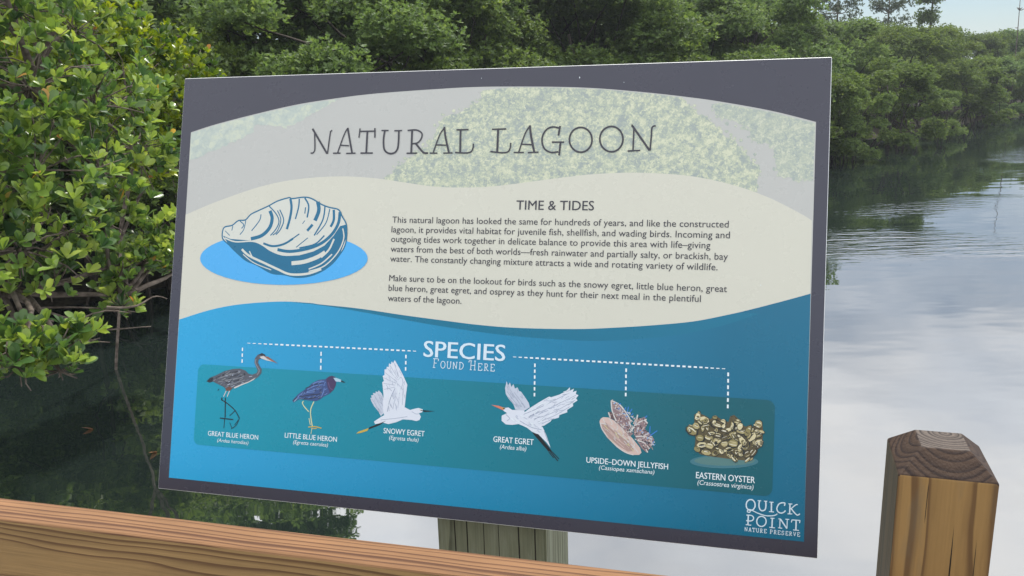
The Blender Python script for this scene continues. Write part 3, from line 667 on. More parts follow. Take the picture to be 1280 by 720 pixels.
  ('B','leafprint',0,835.1,462.4,834.5,461.4,833.7,461.7,833.4,462.4,833.6,463.4,834.4,463.1),
  ('B','leafprint',0,768.2,536.2,767.8,534.0,764.8,533.4,764.5,536.3,765.3,538.7,767.6,538.6),
  ('B','leafprint',0,799.1,511.8,798.5,509.8,796.0,509.5,795.3,511.9,796.0,513.3,798.6,513.4),
  ('B','leafprint',0,774.0,527.5,773.6,526.1,771.4,525.1,770.0,527.5,771.5,529.5,773.2,529.4),
  ('B','leafprint',0,832.7,464.2,832.2,461.9,829.6,462.5,829.6,464.2,829.7,465.8,832.1,466.9),
  ('B','leafprint',0,833.5,474.1,832.1,472.6,829.2,472.5,828.1,474.1,829.4,476.1,831.6,476.7),
  ('B','leafprint',0,820.9,485.5,820.9,484.6,818.9,484.0,818.0,485.5,819.0,487.3,820.6,486.7),
  ('B','leafprint',0,787.1,518.0,786.6,516.7,785.1,516.5,784.1,518.1,785.4,519.1,786.9,519.5),
  ('B','leafprint',0,812.6,498.3,811.7,496.2,809.8,496.5,808.2,498.3,809.4,499.9,811.4,499.7),
  ('B','leafprint',0,828.6,481.2,828.1,479.9,825.8,479.7,824.8,481.2,826.0,482.5,828.1,483.5),
  ('B','leafprint',0,784.5,522.8,782.9,521.4,780.8,521.0,780.0,522.8,780.6,525.0,782.7,524.8),
  ('B','leafprint',0,785.8,517.2,784.4,516.1,782.6,515.4,782.1,517.2,782.8,518.5,784.4,518.8),
  ('B','leafprint',0,750.1,548.4,749.8,547.1,748.4,547.1,747.9,548.5,748.1,549.6,749.5,549.4),
  ('B','leafprint',0,754.0,542.3,753.4,540.5,751.1,541.0,749.5,542.4,750.8,544.8,753.8,543.7),
  ('B','leafprint',0,772.2,524.4,770.4,522.8,768.3,521.9,767.5,524.5,767.9,527.1,770.0,526.5),
  ('B','leafprint',0,799.8,514.6,798.2,513.0,795.6,513.2,795.0,514.7,795.0,516.5,797.4,516.2),
  ('B','leafprint',0,817.1,491.1,816.2,489.5,814.3,489.7,812.7,491.1,813.5,493.1,816.4,492.5),
  ('B','leafprint',0,825.4,482.9,825.1,481.5,823.4,481.4,822.6,483.0,823.2,484.0,825.0,484.6),
  ('B','leafprint',0,765.5,536.0,765.0,534.0,763.2,534.3,761.3,536.0,762.7,537.7,764.9,538.1),
  ('B','leafprint',0,812.8,497.0,812.3,495.2,810.3,495.8,809.5,497.0,810.7,498.3,812.4,498.3),
  ('B','leafprint',0,749.0,550.7,747.9,549.5,746.9,549.4,746.2,550.7,746.3,552.1,748.0,552.2),
  ('B','leafprint',0,792.5,518.4,792.1,516.5,790.0,517.0,788.9,518.4,789.7,520.4,792.0,520.0),
  ('B','leafprint',0,764.2,538.5,762.8,536.2,760.2,536.7,760.1,538.6,760.4,540.9,762.3,539.8),
  ('B','leafprint',0,742.0,551.8,740.7,549.6,738.3,549.5,738.0,551.9,738.2,554.0,740.5,553.5),
  ('B','leafprint',0,754.6,546.5,753.2,545.0,751.5,545.0,750.6,546.6,751.3,548.0,753.2,548.4),
  ('B','leafprint',0,794.5,518.5,792.5,516.4,790.5,516.4,789.3,518.6,790.8,520.3,793.0,520.3),
  ('B','leafprint',0,745.4,553.9,744.8,552.6,743.4,552.5,742.5,553.9,743.3,554.9,744.6,555.2),
  ('B','leafprint',0,803.1,509.0,802.4,507.9,801.2,508.3,800.5,509.0,801.3,509.8,802.2,510.0),
  ('B','leafprint',0,829.1,489.0,827.9,487.3,825.5,486.4,824.7,489.1,825.6,490.5,827.4,491.0),
  ('B','leafprint',0,746.1,551.4,744.7,549.4,741.8,549.6,741.2,551.5,741.5,554.2,743.8,553.1),
  ('B','leafprint',0,803.7,509.4,803.6,507.6,801.7,507.8,800.0,509.4,801.0,511.4,803.3,511.3),
  ('B','leafprint',0,812.0,506.8,811.0,505.1,808.2,504.5,807.2,506.9,807.8,509.0,810.8,509.1),
  ('B','leafprint2',0,831.4,507.4,831.1,506.8,830.3,506.5,830.0,507.4,830.1,508.2,831.1,508.0),
  ('B','leafprint2',0,804.7,525.4,803.4,523.8,801.1,523.5,800.7,525.4,801.1,526.8,803.0,526.7),
  ('B','leafprint2',0,832.4,503.6,831.4,501.9,829.6,501.9,828.5,503.6,829.3,505.3,831.1,505.2),
  ('B','leafprint2',0,779.8,546.6,779.1,545.7,778.2,545.7,777.9,546.6,778.0,547.6,779.0,547.8),
  ('B','leafprint2',0,815.1,523.7,814.2,521.6,811.9,521.5,809.6,523.8,812.0,525.9,813.9,526.6),
  ('B','leafprint2',0,889.5,457.4,888.9,455.9,886.1,454.6,884.6,457.4,886.4,460.3,888.9,459.8),
  ('B','leafprint2',0,803.6,525.6,803.1,524.5,802.0,524.6,801.9,525.6,802.0,526.6,802.9,526.7),
  ('B','leafprint2',0,819.1,525.3,818.6,523.7,817.2,524.1,816.2,525.4,817.0,526.7,819.0,526.9),
  ('B','leafprint2',0,883.7,456.6,883.2,455.2,881.6,455.4,880.8,456.6,881.6,458.0,883.2,458.1),
  ('B','leafprint2',0,893.9,458.5,893.6,456.3,891.3,456.7,889.3,458.5,891.3,460.9,893.1,460.7),
  ('B','leafprint2',0,820.6,511.7,820.2,510.9,819.1,510.5,818.3,511.7,819.0,512.7,820.0,512.9),
  ('B','leafprint2',0,822.6,512.7,822.5,511.5,821.3,511.9,820.9,512.7,821.0,514.0,822.2,513.9),
  ('B','leafprint2',0,816.7,527.5,815.5,525.9,813.6,525.4,812.8,527.5,813.3,529.1,815.6,529.7),
  ('B','leafprint2',0,774.8,545.5,773.6,544.2,772.2,544.4,771.7,545.5,772.2,546.9,773.8,547.2),
  ('B','leafprint2',0,816.7,522.2,814.9,520.5,811.9,520.0,809.9,522.3,811.3,525.0,814.5,524.1),
  ('B','leafprint2',0,811.9,526.7,810.9,525.8,810.0,525.9,809.1,526.8,809.7,527.8,811.0,527.6),
  ('B','leafprint2',0,847.3,497.2,846.4,495.7,844.7,495.8,843.3,497.2,844.3,498.6,846.6,498.3),
  ('B','leafprint2',0,814.6,525.6,814.4,524.7,813.0,524.8,812.5,525.6,812.9,526.9,814.2,526.4),
  ('B','leafprint2',0,881.4,455.7,880.8,453.0,878.7,453.6,877.1,455.7,878.3,458.2,880.8,457.5),
  ('B','leafprint2',0,836.4,504.2,835.3,503.2,834.0,502.4,833.3,504.2,834.0,505.5,835.6,505.9),
  ('B','leafprint2',0,857.8,480.5,856.7,479.0,855.2,478.9,853.6,480.5,855.0,482.7,856.8,482.8),
  ('B','leafprint2',0,793.8,535.5,793.2,534.7,792.2,534.5,791.9,535.5,792.1,536.5,793.0,536.1),
  ('B','leafprint2',0,794.0,528.7,793.2,525.9,790.8,526.2,788.4,528.8,790.6,530.7,792.7,531.0),
  ('B','leafprint2',0,848.8,499.1,847.2,496.7,844.7,497.0,842.6,499.2,844.2,501.6,847.0,501.0),
  ('B','leafprint2',0,819.4,510.8,818.4,509.9,817.1,509.5,816.4,510.8,816.8,512.4,818.4,511.8),
  ('B','leafprint2',0,867.4,461.5,866.5,460.0,865.0,460.1,863.8,461.5,865.3,463.1,866.4,462.7),
  ('B','leafprint2',0,853.5,492.1,852.1,489.9,849.6,490.2,848.9,492.1,850.1,494.0,852.0,494.5),
  ('B','leafprint2',0,819.1,520.4,818.3,518.7,816.0,519.2,815.4,520.4,816.2,522.6,817.7,521.6),
  ('B','leafprint2',0,824.8,511.0,823.3,509.2,821.5,509.4,819.5,511.1,821.3,513.6,823.5,513.2),
  ('B','leafprint2',0,853.7,469.1,852.7,467.8,851.6,468.1,850.8,469.1,851.6,470.0,852.8,469.8),
  ('B','leafprint2',0,783.6,537.6,783.5,536.4,781.8,536.3,781.0,537.6,781.6,538.9,783.2,538.6),
  ('B','leafprint2',0,823.9,504.7,823.3,503.5,822.1,504.0,821.4,504.7,822.2,505.4,823.1,505.7),
  ('B','leafprint2',0,811.7,522.3,810.7,519.9,808.3,520.8,807.7,522.4,808.6,524.0,811.2,525.1),
  ('B','leafprint2',0,781.0,537.6,780.3,535.3,778.0,535.7,776.6,537.6,778.0,538.8,779.5,539.3),
  ('B','leafprint2',0,854.6,486.7,854.3,486.1,853.1,486.1,852.6,486.7,853.0,487.3,854.2,487.9),
  ('B','leafprint2',0,826.2,508.6,824.2,506.2,821.6,506.9,820.9,508.7,822.2,511.1,824.4,511.3),
  ('B','leafprint2',0,851.9,470.4,851.1,468.7,849.1,468.2,848.3,470.4,848.8,473.2,851.1,472.5),
  ('B','leafprint2',0,774.1,549.8,773.9,548.7,772.0,548.5,771.0,549.9,771.6,551.4,773.8,551.5),
  ('P','hedgeprint',0,17.4,526.2,58.6,537.7,123.9,552.0,187.7,564.3,255.2,572.6,255.9,573.7,251.0,570.3,248.2,568.0,244.5,568.6,240.3,564.3,237.2,562.9,236.0,561.6,231.3,560.1,226.4,557.4,223.5,555.7,219.3,554.2,218.0,553.0,213.6,552.6,211.9,549.7,208.4,548.4,203.2,546.4,202.9,544.1,199.7,542.0,194.9,540.7,191.5,540.2,187.2,535.9,182.7,535.5,179.6,535.3,174.8,534.9,175.0,530.6,170.0,531.7,166.0,535.0,160.2,534.8,155.8,534.3,152.1,535.2,145.1,536.6,143.0,536.5,138.4,536.4,132.9,536.4,128.8,537.8,126.4,537.7,122.6,535.9,121.4,530.9,122.7,526.4,118.8,524.7,116.9,523.6,111.7,523.2,107.4,519.9,105.9,518.2,101.2,515.5,98.5,516.9,92.9,512.6,93.0,511.3,87.8,512.0,82.2,510.8,79.3,507.0,78.4,506.0,71.6,506.4,68.7,502.3,64.5,501.3,62.8,500.6,60.2,500.1,54.7,498.9,48.8,498.1,45.7,496.4,40.7,492.0,37.5,491.1,35.0,490.3,30.8,488.2,27.5,487.7,22.1,486.5,17.6,485.9),
  ('W','cream',22,17.1,403.9,66.7,423.4,131.2,444.3,178.2,454.6,225.9,459.8,271.8,461.3,318.2,458.5,362.7,452.6,401.7,447.5,433.0,446.1,476.1,446.8,517.2,451.0,558.6,456.5,612.0,463.1,648.7,465.5,684.9,466.0,737.7,463.0,775.7,456.7,812.1,447.2,848.9,433.0,884.8,414.2,896.5,406.5,898.3,18.4,17.5,17.3),
  ('W','blue',18,17.6,248.4,68.0,264.5,116.7,274.6,180.6,281.0,227.8,280.7,243.4,279.3,304.8,275.7,364.6,269.8,423.0,264.9,479.8,260.6,535.1,259.1,610.1,261.1,662.0,265.3,712.7,270.8,762.2,278.0,810.4,290.0,857.5,304.2,897.5,317.2,898.3,18.4,17.5,17.3),
  ('V','teal',12,13,227.8,280.7,243.4,279.3,304.8,275.7,364.6,269.8,423.0,264.9,479.8,260.6,535.1,259.1,610.1,261.1,662.0,265.3,712.7,270.8,762.2,278.0,810.4,290.0,193.3,281.1,243.5,278.2,305.0,271.6,365.0,263.8,423.4,256.8,480.2,251.3,535.6,247.7,610.7,246.4,649.3,247.7,688.1,251.8,738.1,259.1,791.7,272.6,839.1,290.5),
  ('P','white',0,601.3,593.0,601.1,592.1,600.7,591.7,600.3,592.1,600.1,593.0,600.2,593.9,600.6,594.2,601.0,593.9),
  ('P','white',0,659.8,584.9,659.8,584.4,659.6,584.2,659.3,584.4,659.2,584.9,659.3,585.4,659.5,585.6,659.7,585.4),
  ('P','white',0,839.3,325.6,839.2,325.0,839.0,324.7,838.7,325.0,838.5,325.6,838.6,326.2,838.9,326.5,839.2,326.3),
  ('P','white',0,333.9,316.6,333.9,316.1,333.6,315.9,333.3,316.1,333.2,316.6,333.3,317.1,333.5,317.3,333.8,317.1),
  ('P','white',0,465.6,595.9,465.6,595.4,465.3,595.2,465.1,595.4,465.0,595.9,465.0,596.4,465.3,596.6,465.5,596.4),
  ('P','white',0,799.9,381.0,799.9,380.7,799.7,380.5,799.6,380.7,799.5,381.0,799.5,381.4,799.7,381.6,799.9,381.4),
  ('P','white',0,169.3,72.4,169.3,71.9,169.1,71.7,168.9,71.9,168.7,72.3,168.8,72.7,169.0,72.9,169.2,72.8),
 ],
 'title_word#1': [
  ('S','ink',2.73,216.9,529.4,218.9,526.5,241.4,493.9),
  ('S','ink',1.89,220.0,525.0,221.9,502.2,220.8,496.6,218.1,494.7,215.7,495.3),
  ('S','ink',1.89,242.1,493.4,244.4,521.4,245.1,525.5,247.5,527.2),
  ('S','ink',1.89,271.0,529.7,266.5,521.2,259.6,500.8,257.7,494.4),
  ('S','ink',2.73,271.2,530.5,273.4,521.1,280.1,494.2),
  ('S','ink',1.89,261.6,505.7,274.8,504.8),
  ('S','ink',1.89,250.7,494.4,262.3,494.4),
  ('S','ink',1.89,271.1,493.9,285.4,494.2),
  ('S','ink',2.73,301.6,526.0,301.6,494.1),
  ('S','ink',2.1,289.7,525.1,314.3,525.2),
  ('S','ink',1.89,290.2,529.4,289.3,516.2),
  ('S','ink',2.1,312.7,529.5,313.5,515.9),
  ('S','ink',2.1,292.9,494.2,311.6,494.2),
  ('S','ink',2.52,327.9,525.7,326.7,514.0,327.9,501.3,331.9,495.4,338.7,493.2,345.8,495.7,349.1,504.3,349.0,525.4),
  ('S','ink',1.89,322.9,526.0,333.5,525.8),
  ('S','ink',1.89,342.1,525.3,353.7,525.5),
  ('S','ink',2.73,368.6,525.8,369.0,493.6),
  ('S','ink',2.1,361.9,525.4,374.8,525.9,383.0,521.4,382.9,514.5,377.9,508.2,369.6,506.8),
  ('S','ink',2.73,374.7,507.2,384.8,496.2,388.6,493.7,393.7,493.7),
  ('S','ink',2.1,362.1,493.5,377.6,493.6),
  ('S','ink',1.89,415.2,528.0,409.2,518.3,402.6,498.6,401.1,493.4),
  ('S','ink',2.73,415.5,529.7,418.0,515.1,424.2,493.2),
  ('S','ink',1.89,405.5,504.8,419.3,504.3),
  ('S','ink',1.89,396.3,493.4,407.2,493.4),
  ('S','ink',1.89,415.9,493.3,429.3,493.6),
  ('S','ink',2.73,439.1,525.2,440.1,494.2),
  ('S','ink',2.1,433.1,525.3,450.5,525.5),
  ('S','ink',2.1,432.8,494.2,448.3,493.3,455.7,495.1,458.2,500.2,458.3,506.0),
 ],
 'title_word#2': [
  ('S','ink',2.89,492.3,525.6,492.5,494.3),
  ('S','ink',2.12,483.7,525.3,503.9,525.6),
  ('S','ink',2.12,482.8,495.1,498.7,493.3,507.3,494.5,510.3,499.7,510.7,506.6),
  ('S','ink',1.93,535.7,528.7,529.9,518.5,524.2,500.0,522.5,494.1),
  ('S','ink',2.89,536.0,530.0,538.6,514.7,543.7,493.9),
  ('S','ink',1.93,525.8,504.6,539.7,503.9),
  ('S','ink',1.93,515.5,493.5,529.6,493.4),
  ('S','ink',1.93,534.9,493.2,549.6,493.7),
  ('S','ink',2.5,577.3,528.6,575.6,515.7),
  ('S','ink',2.31,576.5,525.7,567.1,527.3,558.9,523.7,554.0,514.5,554.3,505.3,558.2,497.5,566.8,493.2,576.4,494.0),
  ('S','ink',2.12,567.1,507.0,583.8,506.8),
  ('S','ink',2.5,578.8,506.5,577.7,489.2),
  ('S','ink',2.31,620.7,509.5,620.2,504.5,618.3,499.9,615.1,496.3,611.1,494.0,606.5,493.3,601.8,494.1,597.5,496.5,594.0,500.1,591.6,504.8,590.7,509.9,591.2,515.0,593.1,519.5,596.3,523.2,600.4,525.4,605.0,526.2,609.7,525.3,614.0,522.9,617.5,519.2,619.8,514.6,620.7,509.5),
  ('S','ink',2.31,661.3,510.0,660.7,504.9,658.8,500.3,655.6,496.6,651.5,494.3,646.9,493.5,642.2,494.4,637.9,496.8,634.3,500.5,632.0,505.2,631.0,510.3,631.6,515.5,633.5,520.1,636.7,523.8,640.9,526.1,645.5,526.9,650.2,526.0,654.5,523.5,658.0,519.8,660.3,515.1,661.3,510.0),
  ('S','ink',2.7,671.8,527.9,674.9,524.3,696.0,494.9),
  ('S','ink',1.93,674.9,524.8,674.8,495.1),
  ('S','ink',1.93,667.8,494.4,684.2,495.0),
  ('S','ink',2.12,696.6,494.6,697.6,512.8,697.9,523.2,699.8,526.2,702.7,526.7),
 ],
 'dashed_line#a': [
  ('S','white',0.85,132.7,219.4,137.8,219.4),
  ('S','white',1.08,141.6,219.5,146.7,219.5),
  ('S','white',1.3,150.5,219.5,155.6,219.6),
  ('S','white',1.52,159.3,219.6,164.4,219.6),
  ('S','white',1.75,168.1,219.6,173.2,219.7),
  ('S','white',1.97,176.9,219.7,182.0,219.7),
  ('S','white',2.13,185.7,219.8,190.7,219.8),
  ('S','white',2.13,194.4,219.8,199.4,219.8),
  ('S','white',2.13,203.1,219.9,208.1,219.9),
  ('S','white',2.13,211.7,219.9,216.7,220.0),
  ('S','white',2.13,220.4,220.0,225.3,220.0),
  ('S','white',2.13,228.9,220.0,233.9,220.1),
  ('S','white',2.13,237.5,220.1,242.5,220.1),
  ('S','white',2.13,246.0,220.2,251.0,220.2),
  ('S','white',2.13,254.6,220.2,259.5,220.3),
  ('S','white',2.13,263.0,220.3,267.9,220.3),
  ('S','white',2.13,271.5,220.3,276.4,220.4),
  ('S','white',2.13,279.9,220.4,284.8,220.4),
  ('S','white',2.13,288.3,220.4,293.1,220.5),
  ('S','white',2.13,296.6,220.5,301.5,220.5),
  ('S','white',2.13,304.9,220.6,309.8,220.6),
  ('S','white',2.13,313.2,220.6,318.0,220.6),
  ('S','white',2.13,321.5,220.7,326.3,220.7),
  ('S','white',2.13,329.7,220.7,334.5,220.8),
  ('S','white',2.13,338.0,220.8,342.7,220.8),
  ('S','white',2.13,346.1,220.8,350.9,220.9),
  ('S','white',2.13,354.3,220.9,359.0,220.9),
  ('S','white',2.13,362.4,220.9,367.1,221.0),
  ('S','white',1.86,370.5,221.0,375.2,221.0),
  ('S','white',1.42,378.6,221.1,383.2,221.1),
  ('S','white',0.97,386.6,221.1,391.3,221.1),
 ],
 'dashed_line#b': [
  ('S','white',0.92,527.5,220.6,532.0,220.6),
  ('S','white',1.29,535.2,220.6,539.7,220.6),
  ('S','white',1.65,542.9,220.6,547.3,220.6),
  ('S','white',2.02,550.5,220.6,554.9,220.6),
  ('S','white',2.13,558.1,220.6,562.5,220.6),
  ('S','white',2.13,565.7,220.6,570.1,220.5),
  ('S','white',2.13,573.3,220.5,577.7,220.5),
  ('S','white',2.13,580.8,220.5,585.2,220.5),
  ('S','white',2.13,588.3,220.5,592.7,220.5),
  ('S','white',2.13,595.8,220.5,600.2,220.5),
  ('S','white',2.13,603.3,220.5,607.6,220.5),
  ('S','white',2.13,610.7,220.5,615.0,220.5),
  ('S','white',2.13,618.2,220.5,622.4,220.5),
  ('S','white',2.13,625.5,220.5,629.8,220.5),
  ('S','white',2.13,632.9,220.5,637.2,220.5),
  ('S','white',2.13,640.2,220.5,644.5,220.5),
  ('S','white',2.13,647.6,220.5,651.8,220.5),
  ('S','white',2.13,654.8,220.5,659.1,220.5),
  ('S','white',2.13,662.1,220.5,666.3,220.5),
  ('S','white',2.13,669.4,220.5,673.5,220.4),
  ('S','white',2.13,676.6,220.4,680.7,220.4),
  ('S','white',2.13,683.8,220.4,687.9,220.4),
  ('S','white',2.13,690.9,220.4,695.1,220.4),
  ('S','white',2.13,698.1,220.4,702.2,220.4),
  ('S','white',2.13,705.2,220.4,709.3,220.4),
  ('S','white',2.13,712.3,220.4,716.4,220.4),
  ('S','white',2.13,719.4,220.4,723.5,220.4),
  ('S','white',2.13,726.4,220.4,730.5,220.4),
  ('S','white',2.13,733.5,220.4,737.5,220.4),
  ('S','white',2.13,740.5,220.4,744.5,220.4),
  ('S','white',2.13,747.5,220.4,751.5,220.4),
  ('S','white',2.13,754.4,220.4,758.4,220.4),
  ('S','white',2.08,761.4,220.4,765.4,220.4),
  ('S','white',1.84,768.3,220.4,772.3,220.4),
  ('S','white',1.6,775.2,220.3,779.1,220.3),
  ('S','white',1.35,782.0,220.3,786.0,220.3),
  ('S','white',1.11,788.9,220.3,792.8,220.3),
  ('S','white',0.87,795.7,220.3,799.7,220.3),
 ],
 'dashed_line#303': [
  ('S','white',2.13,125.6,212.6,125.8,207.7),
  ('S','white',2.13,125.9,204.2,126.1,199.3),
  ('S','white',2.13,126.2,195.8,126.4,190.9),
 ],
 'dashed_line#401': [
  ('S','white',2.13,249.8,213.0,250.0,207.3),
  ('S','white',2.13,250.1,203.3,250.3,197.6),
  ('S','white',2.13,250.5,193.6,250.7,187.9),
 ],
 'dashed_line#507': [
  ('S','white',2.13,376.8,215.4,376.9,210.5),
  ('S','white',2.13,377.0,207.0,377.1,202.2),
  ('S','white',2.13,377.2,198.7,377.4,193.8),
 ],
 'dashed_line#668': [
  ('S','white',2.13,557.6,213.4,557.7,208.9),
  ('S','white',2.13,557.8,205.7,557.9,201.3),
  ('S','white',2.13,558.0,198.0,558.2,193.6),
  ('S','white',2.13,558.3,190.4,558.4,185.9),
  ('S','white',2.13,558.5,182.7,558.7,178.3),
  ('S','white',2.13,558.8,175.1,558.9,170.6),
 ],
 'dashed_line#782': [
  ('S','white',2.13,677.2,213.8,677.3,209.3),
  ('S','white',2.13,677.3,206.1,677.4,201.6),
  ('S','white',2.13,677.5,198.3,677.6,193.8),
  ('S','white',2.13,677.7,190.6,677.8,186.1),
  ('S','white',2.13,677.9,182.9,678.0,178.4),
 ],
 'dashed_line#910': [
  ('S','white',2.13,803.5,215.9,803.6,211.3),
  ('S','white',2.13,803.7,208.0,803.8,203.4),
  ('S','white',2.13,803.8,200.1,803.9,195.5),
  ('S','white',2.13,804.0,192.2,804.1,187.6),
  ('S','white',2.13,804.2,184.3,804.2,179.7),
  ('S','white',2.13,804.3,176.4,804.4,171.8),
 ],
 'logo_lettering': [
  ('S','pale',1.52,840.6,56.8,840.4,54.7,839.7,52.9,838.6,51.3,837.2,50.2,835.6,49.8,833.9,49.9,832.4,50.7,831.2,52.0,830.4,53.8,830.1,55.8,830.3,57.8,831.0,59.7,832.1,61.3,833.5,62.4,835.2,62.8,836.8,62.7,838.3,61.9,839.5,60.5,840.3,58.8,840.6,56.8),
  ('S','pale',1.21,835.3,48.9,834.4,47.4,832.4,47.4,831.8,49.2,835.3,50.6,843.9,47.3,852.4,45.3,859.1,45.5,864.1,46.7,866.7,48.7),
  ('S','pale',1.52,845.5,62.3,845.1,56.2,846.7,51.7,849.3,50.7,852.2,52.2,853.1,56.1,852.9,62.6),
  ('S','pale',1.11,843.4,62.3,847.5,62.5),
  ('S','pale',1.11,850.8,62.4,854.6,62.6),
  ('S','pale',1.62,859.5,61.9,859.8,50.6),
  ('S','pale',1.11,857.2,61.9,862.0,62.0),
  ('S','pale',1.11,856.9,50.5,862.7,50.5),
  ('S','pale',1.42,874.6,59.0,875.0,62.3,872.0,62.4,868.3,60.6,866.0,55.6,867.3,51.5,870.7,50.0,874.0,51.2,876.0,53.5),
  ('S','pale',1.62,881.0,61.8,880.9,50.1),
  ('S','pale',1.11,879.1,61.9,883.7,62.0),
  ('S','pale',1.11,878.4,50.0,884.0,50.2),
  ('S','pale',1.21,889.9,62.0,887.4,61.3,881.8,55.8),
  ('S','pale',1.42,882.6,56.3,886.6,51.7,889.9,49.4,892.7,51.3),
  ('S','pale',1.62,833.0,43.5,832.9,32.3),
  ('S','pale',1.31,830.8,43.6,836.3,43.8,839.2,41.8,838.7,38.8,836.1,37.1,830.6,36.9),
  ('S','pale',1.11,830.3,32.0,836.7,32.0),
  ('S','pale',1.42,854.0,38.3,853.8,36.4,853.1,34.7,851.9,33.2,850.4,32.2,848.8,31.7,847.1,31.8,845.5,32.5,844.2,33.8,843.4,35.4,843.1,37.2,843.3,39.1,844.0,40.9,845.2,42.4,846.7,43.4,848.4,43.9,850.1,43.7,851.6,43.0,852.9,41.8,853.7,40.2,854.0,38.3),
  ('S','pale',1.62,861.1,42.8,861.0,31.7),
  ('S','pale',1.11,858.9,42.7,863.6,42.9),
  ('S','pale',1.11,858.0,31.6,864.6,31.6),
  ('S','pale',1.11,870.1,42.8,870.0,32.2),
  ('S','pale',1.11,868.2,42.9,871.1,42.8),
  ('S','pale',1.11,868.1,32.2,872.9,32.0),
  ('S','pale',1.62,870.5,42.8,878.3,32.1),
  ('S','pale',1.11,878.3,32.1,878.4,43.0),
  ('S','pale',1.11,876.3,43.2,880.7,43.3),
  ('S','pale',1.62,888.6,43.1,888.6,31.5),
  ('S','pale',1.21,883.4,43.1,893.2,43.4),
  ('S','pale',1.11,883.8,43.1,883.2,40.0),
  ('S','pale',1.11,892.9,43.4,892.6,40.2),
  ('S','pale',1.11,885.4,31.4,892.2,31.4),
  ('S','pale',0.69,829.6,28.8,829.7,24.4),
  ('S','pale',0.69,829.6,28.8,832.0,24.4),
  ('S','pale',0.69,832.0,24.4,832.1,28.8),
  ('S','pale',0.69,829.3,24.4,830.1,24.4),
  ('S','pale',0.69,831.6,28.8,832.6,28.8),
  ('S','pale',0.69,835.6,29.0,834.3,24.4),
  ('S','pale',0.69,835.6,29.0,836.8,24.4),
  ('S','pale',0.69,834.7,25.9,836.4,25.9),
  ('S','pale',0.69,833.8,24.4,834.8,24.4),
  ('S','pale',0.69,836.2,24.4,837.3,24.4),
  ('S','pale',0.69,839.9,28.8,839.9,24.4),
  ('S','pale',0.69,838.3,28.8,841.6,28.8),
  ('S','pale',0.69,838.3,29.1,838.3,27.7),
  ('S','pale',0.69,841.6,29.1,841.6,27.7),
  ('S','pale',0.69,839.1,24.4,840.8,24.4),
  ('S','pale',0.69,843.2,28.8,843.2,26.1,843.6,24.6,844.4,24.3,845.2,24.7,845.6,26.1,845.6,28.8),
  ('S','pale',0.69,842.7,28.8,843.8,28.8),
  ('S','pale',0.69,845.1,28.8,846.1,28.8),
  ('S','pale',0.69,847.9,28.8,847.9,24.4),
  ('S','pale',0.69,847.4,28.8,849.1,28.8,849.7,27.9,849.6,26.9,847.9,26.5),
  ('S','pale',0.69,848.6,26.5,849.7,24.6,850.6,24.4),
  ('S','pale',0.69,847.2,24.4,848.6,24.4),
  ('S','pale',0.69,852.4,28.8,852.4,24.4),
  ('S','pale',0.69,851.9,28.8,854.5,28.8,854.5,27.8),
  ('S','pale',0.69,852.4,26.7,853.9,26.7),
  ('S','pale',0.69,851.9,24.4,854.6,24.4,854.7,25.4),
  ('S','pale',0.69,859.4,28.8,859.4,24.4),
  ('S','pale',0.69,858.9,28.8,860.8,28.8,861.6,27.8,861.1,26.6,859.4,26.3),
  ('S','pale',0.69,858.8,24.4,860.3,24.4),
  ('S','pale',0.69,863.9,28.8,863.9,24.4),
  ('S','pale',0.69,863.4,28.8,865.1,28.8,865.7,27.9,865.6,26.9,863.9,26.5),
  ('S','pale',0.69,864.6,26.5,865.7,24.6,866.6,24.4),
  ('S','pale',0.69,863.2,24.4,864.6,24.4),
  ('S','pale',0.69,868.4,28.8,868.4,24.4),
  ('S','pale',0.69,867.9,28.8,870.6,28.8,870.6,27.8),
  ('S','pale',0.69,868.4,26.7,869.9,26.7),
  ('S','pale',0.69,867.9,24.4,870.7,24.4,870.7,25.4),
  ('S','pale',0.69,874.9,27.7,874.7,28.7,873.5,28.8,872.6,27.9,873.0,26.9,874.5,26.2,874.9,25.2,873.9,24.3,872.7,24.4,872.5,25.6),
  ('S','pale',0.69,877.4,28.8,877.4,24.4),
  ('S','pale',0.69,876.9,28.8,879.5,28.8,879.5,27.8),
  ('S','pale',0.69,877.4,26.7,878.9,26.7),
  ('S','pale',0.69,876.9,24.4,879.6,24.4,879.7,25.4),
  ('S','pale',0.69,881.8,28.8,881.8,24.4),
  ('S','pale',0.69,881.3,28.8,883.0,28.8,883.7,27.9,883.5,26.9,881.8,26.5),
  ('S','pale',0.69,882.5,26.5,883.7,24.6,884.5,24.4),
  ('S','pale',0.69,881.2,24.4,882.5,24.4),
  ('S','pale',0.69,886.0,28.8,887.3,24.4),
  ('S','pale',0.69,888.7,28.8,887.3,24.4),
  ('S','pale',0.69,885.7,28.8,886.7,28.8),
  ('S','pale',0.69,888.1,28.8,889.0,28.8),
  ('S','pale',0.69,890.8,28.8,890.8,24.4),
  ('S','pale',0.69,890.3,28.8,893.0,28.8,893.0,27.8),
  ('S','pale',0.69,890.8,26.7,892.3,26.7),
  ('S','pale',0.69,890.3,24.4,893.1,24.4,893.1,25.4),
 ],
 'species_heading': [
  ('S','pale',0.95,418.2,212.2,417.8,200.4),
  ('S','pale',0.95,416.3,212.2,423.5,212.2,423.5,209.2),
  ('S','pale',0.95,418.0,206.5,421.6,206.5),
  ('S','pale',0.95,416.3,200.4,419.9,200.4),
  ('S','pale',0.95,433.7,204.9,433.3,207.2,432.2,208.9,430.6,209.5,429.1,208.9,428.0,207.2,427.6,204.9,428.0,202.5,429.1,200.8,430.6,200.2,432.2,200.8,433.3,202.5,433.7,204.9),
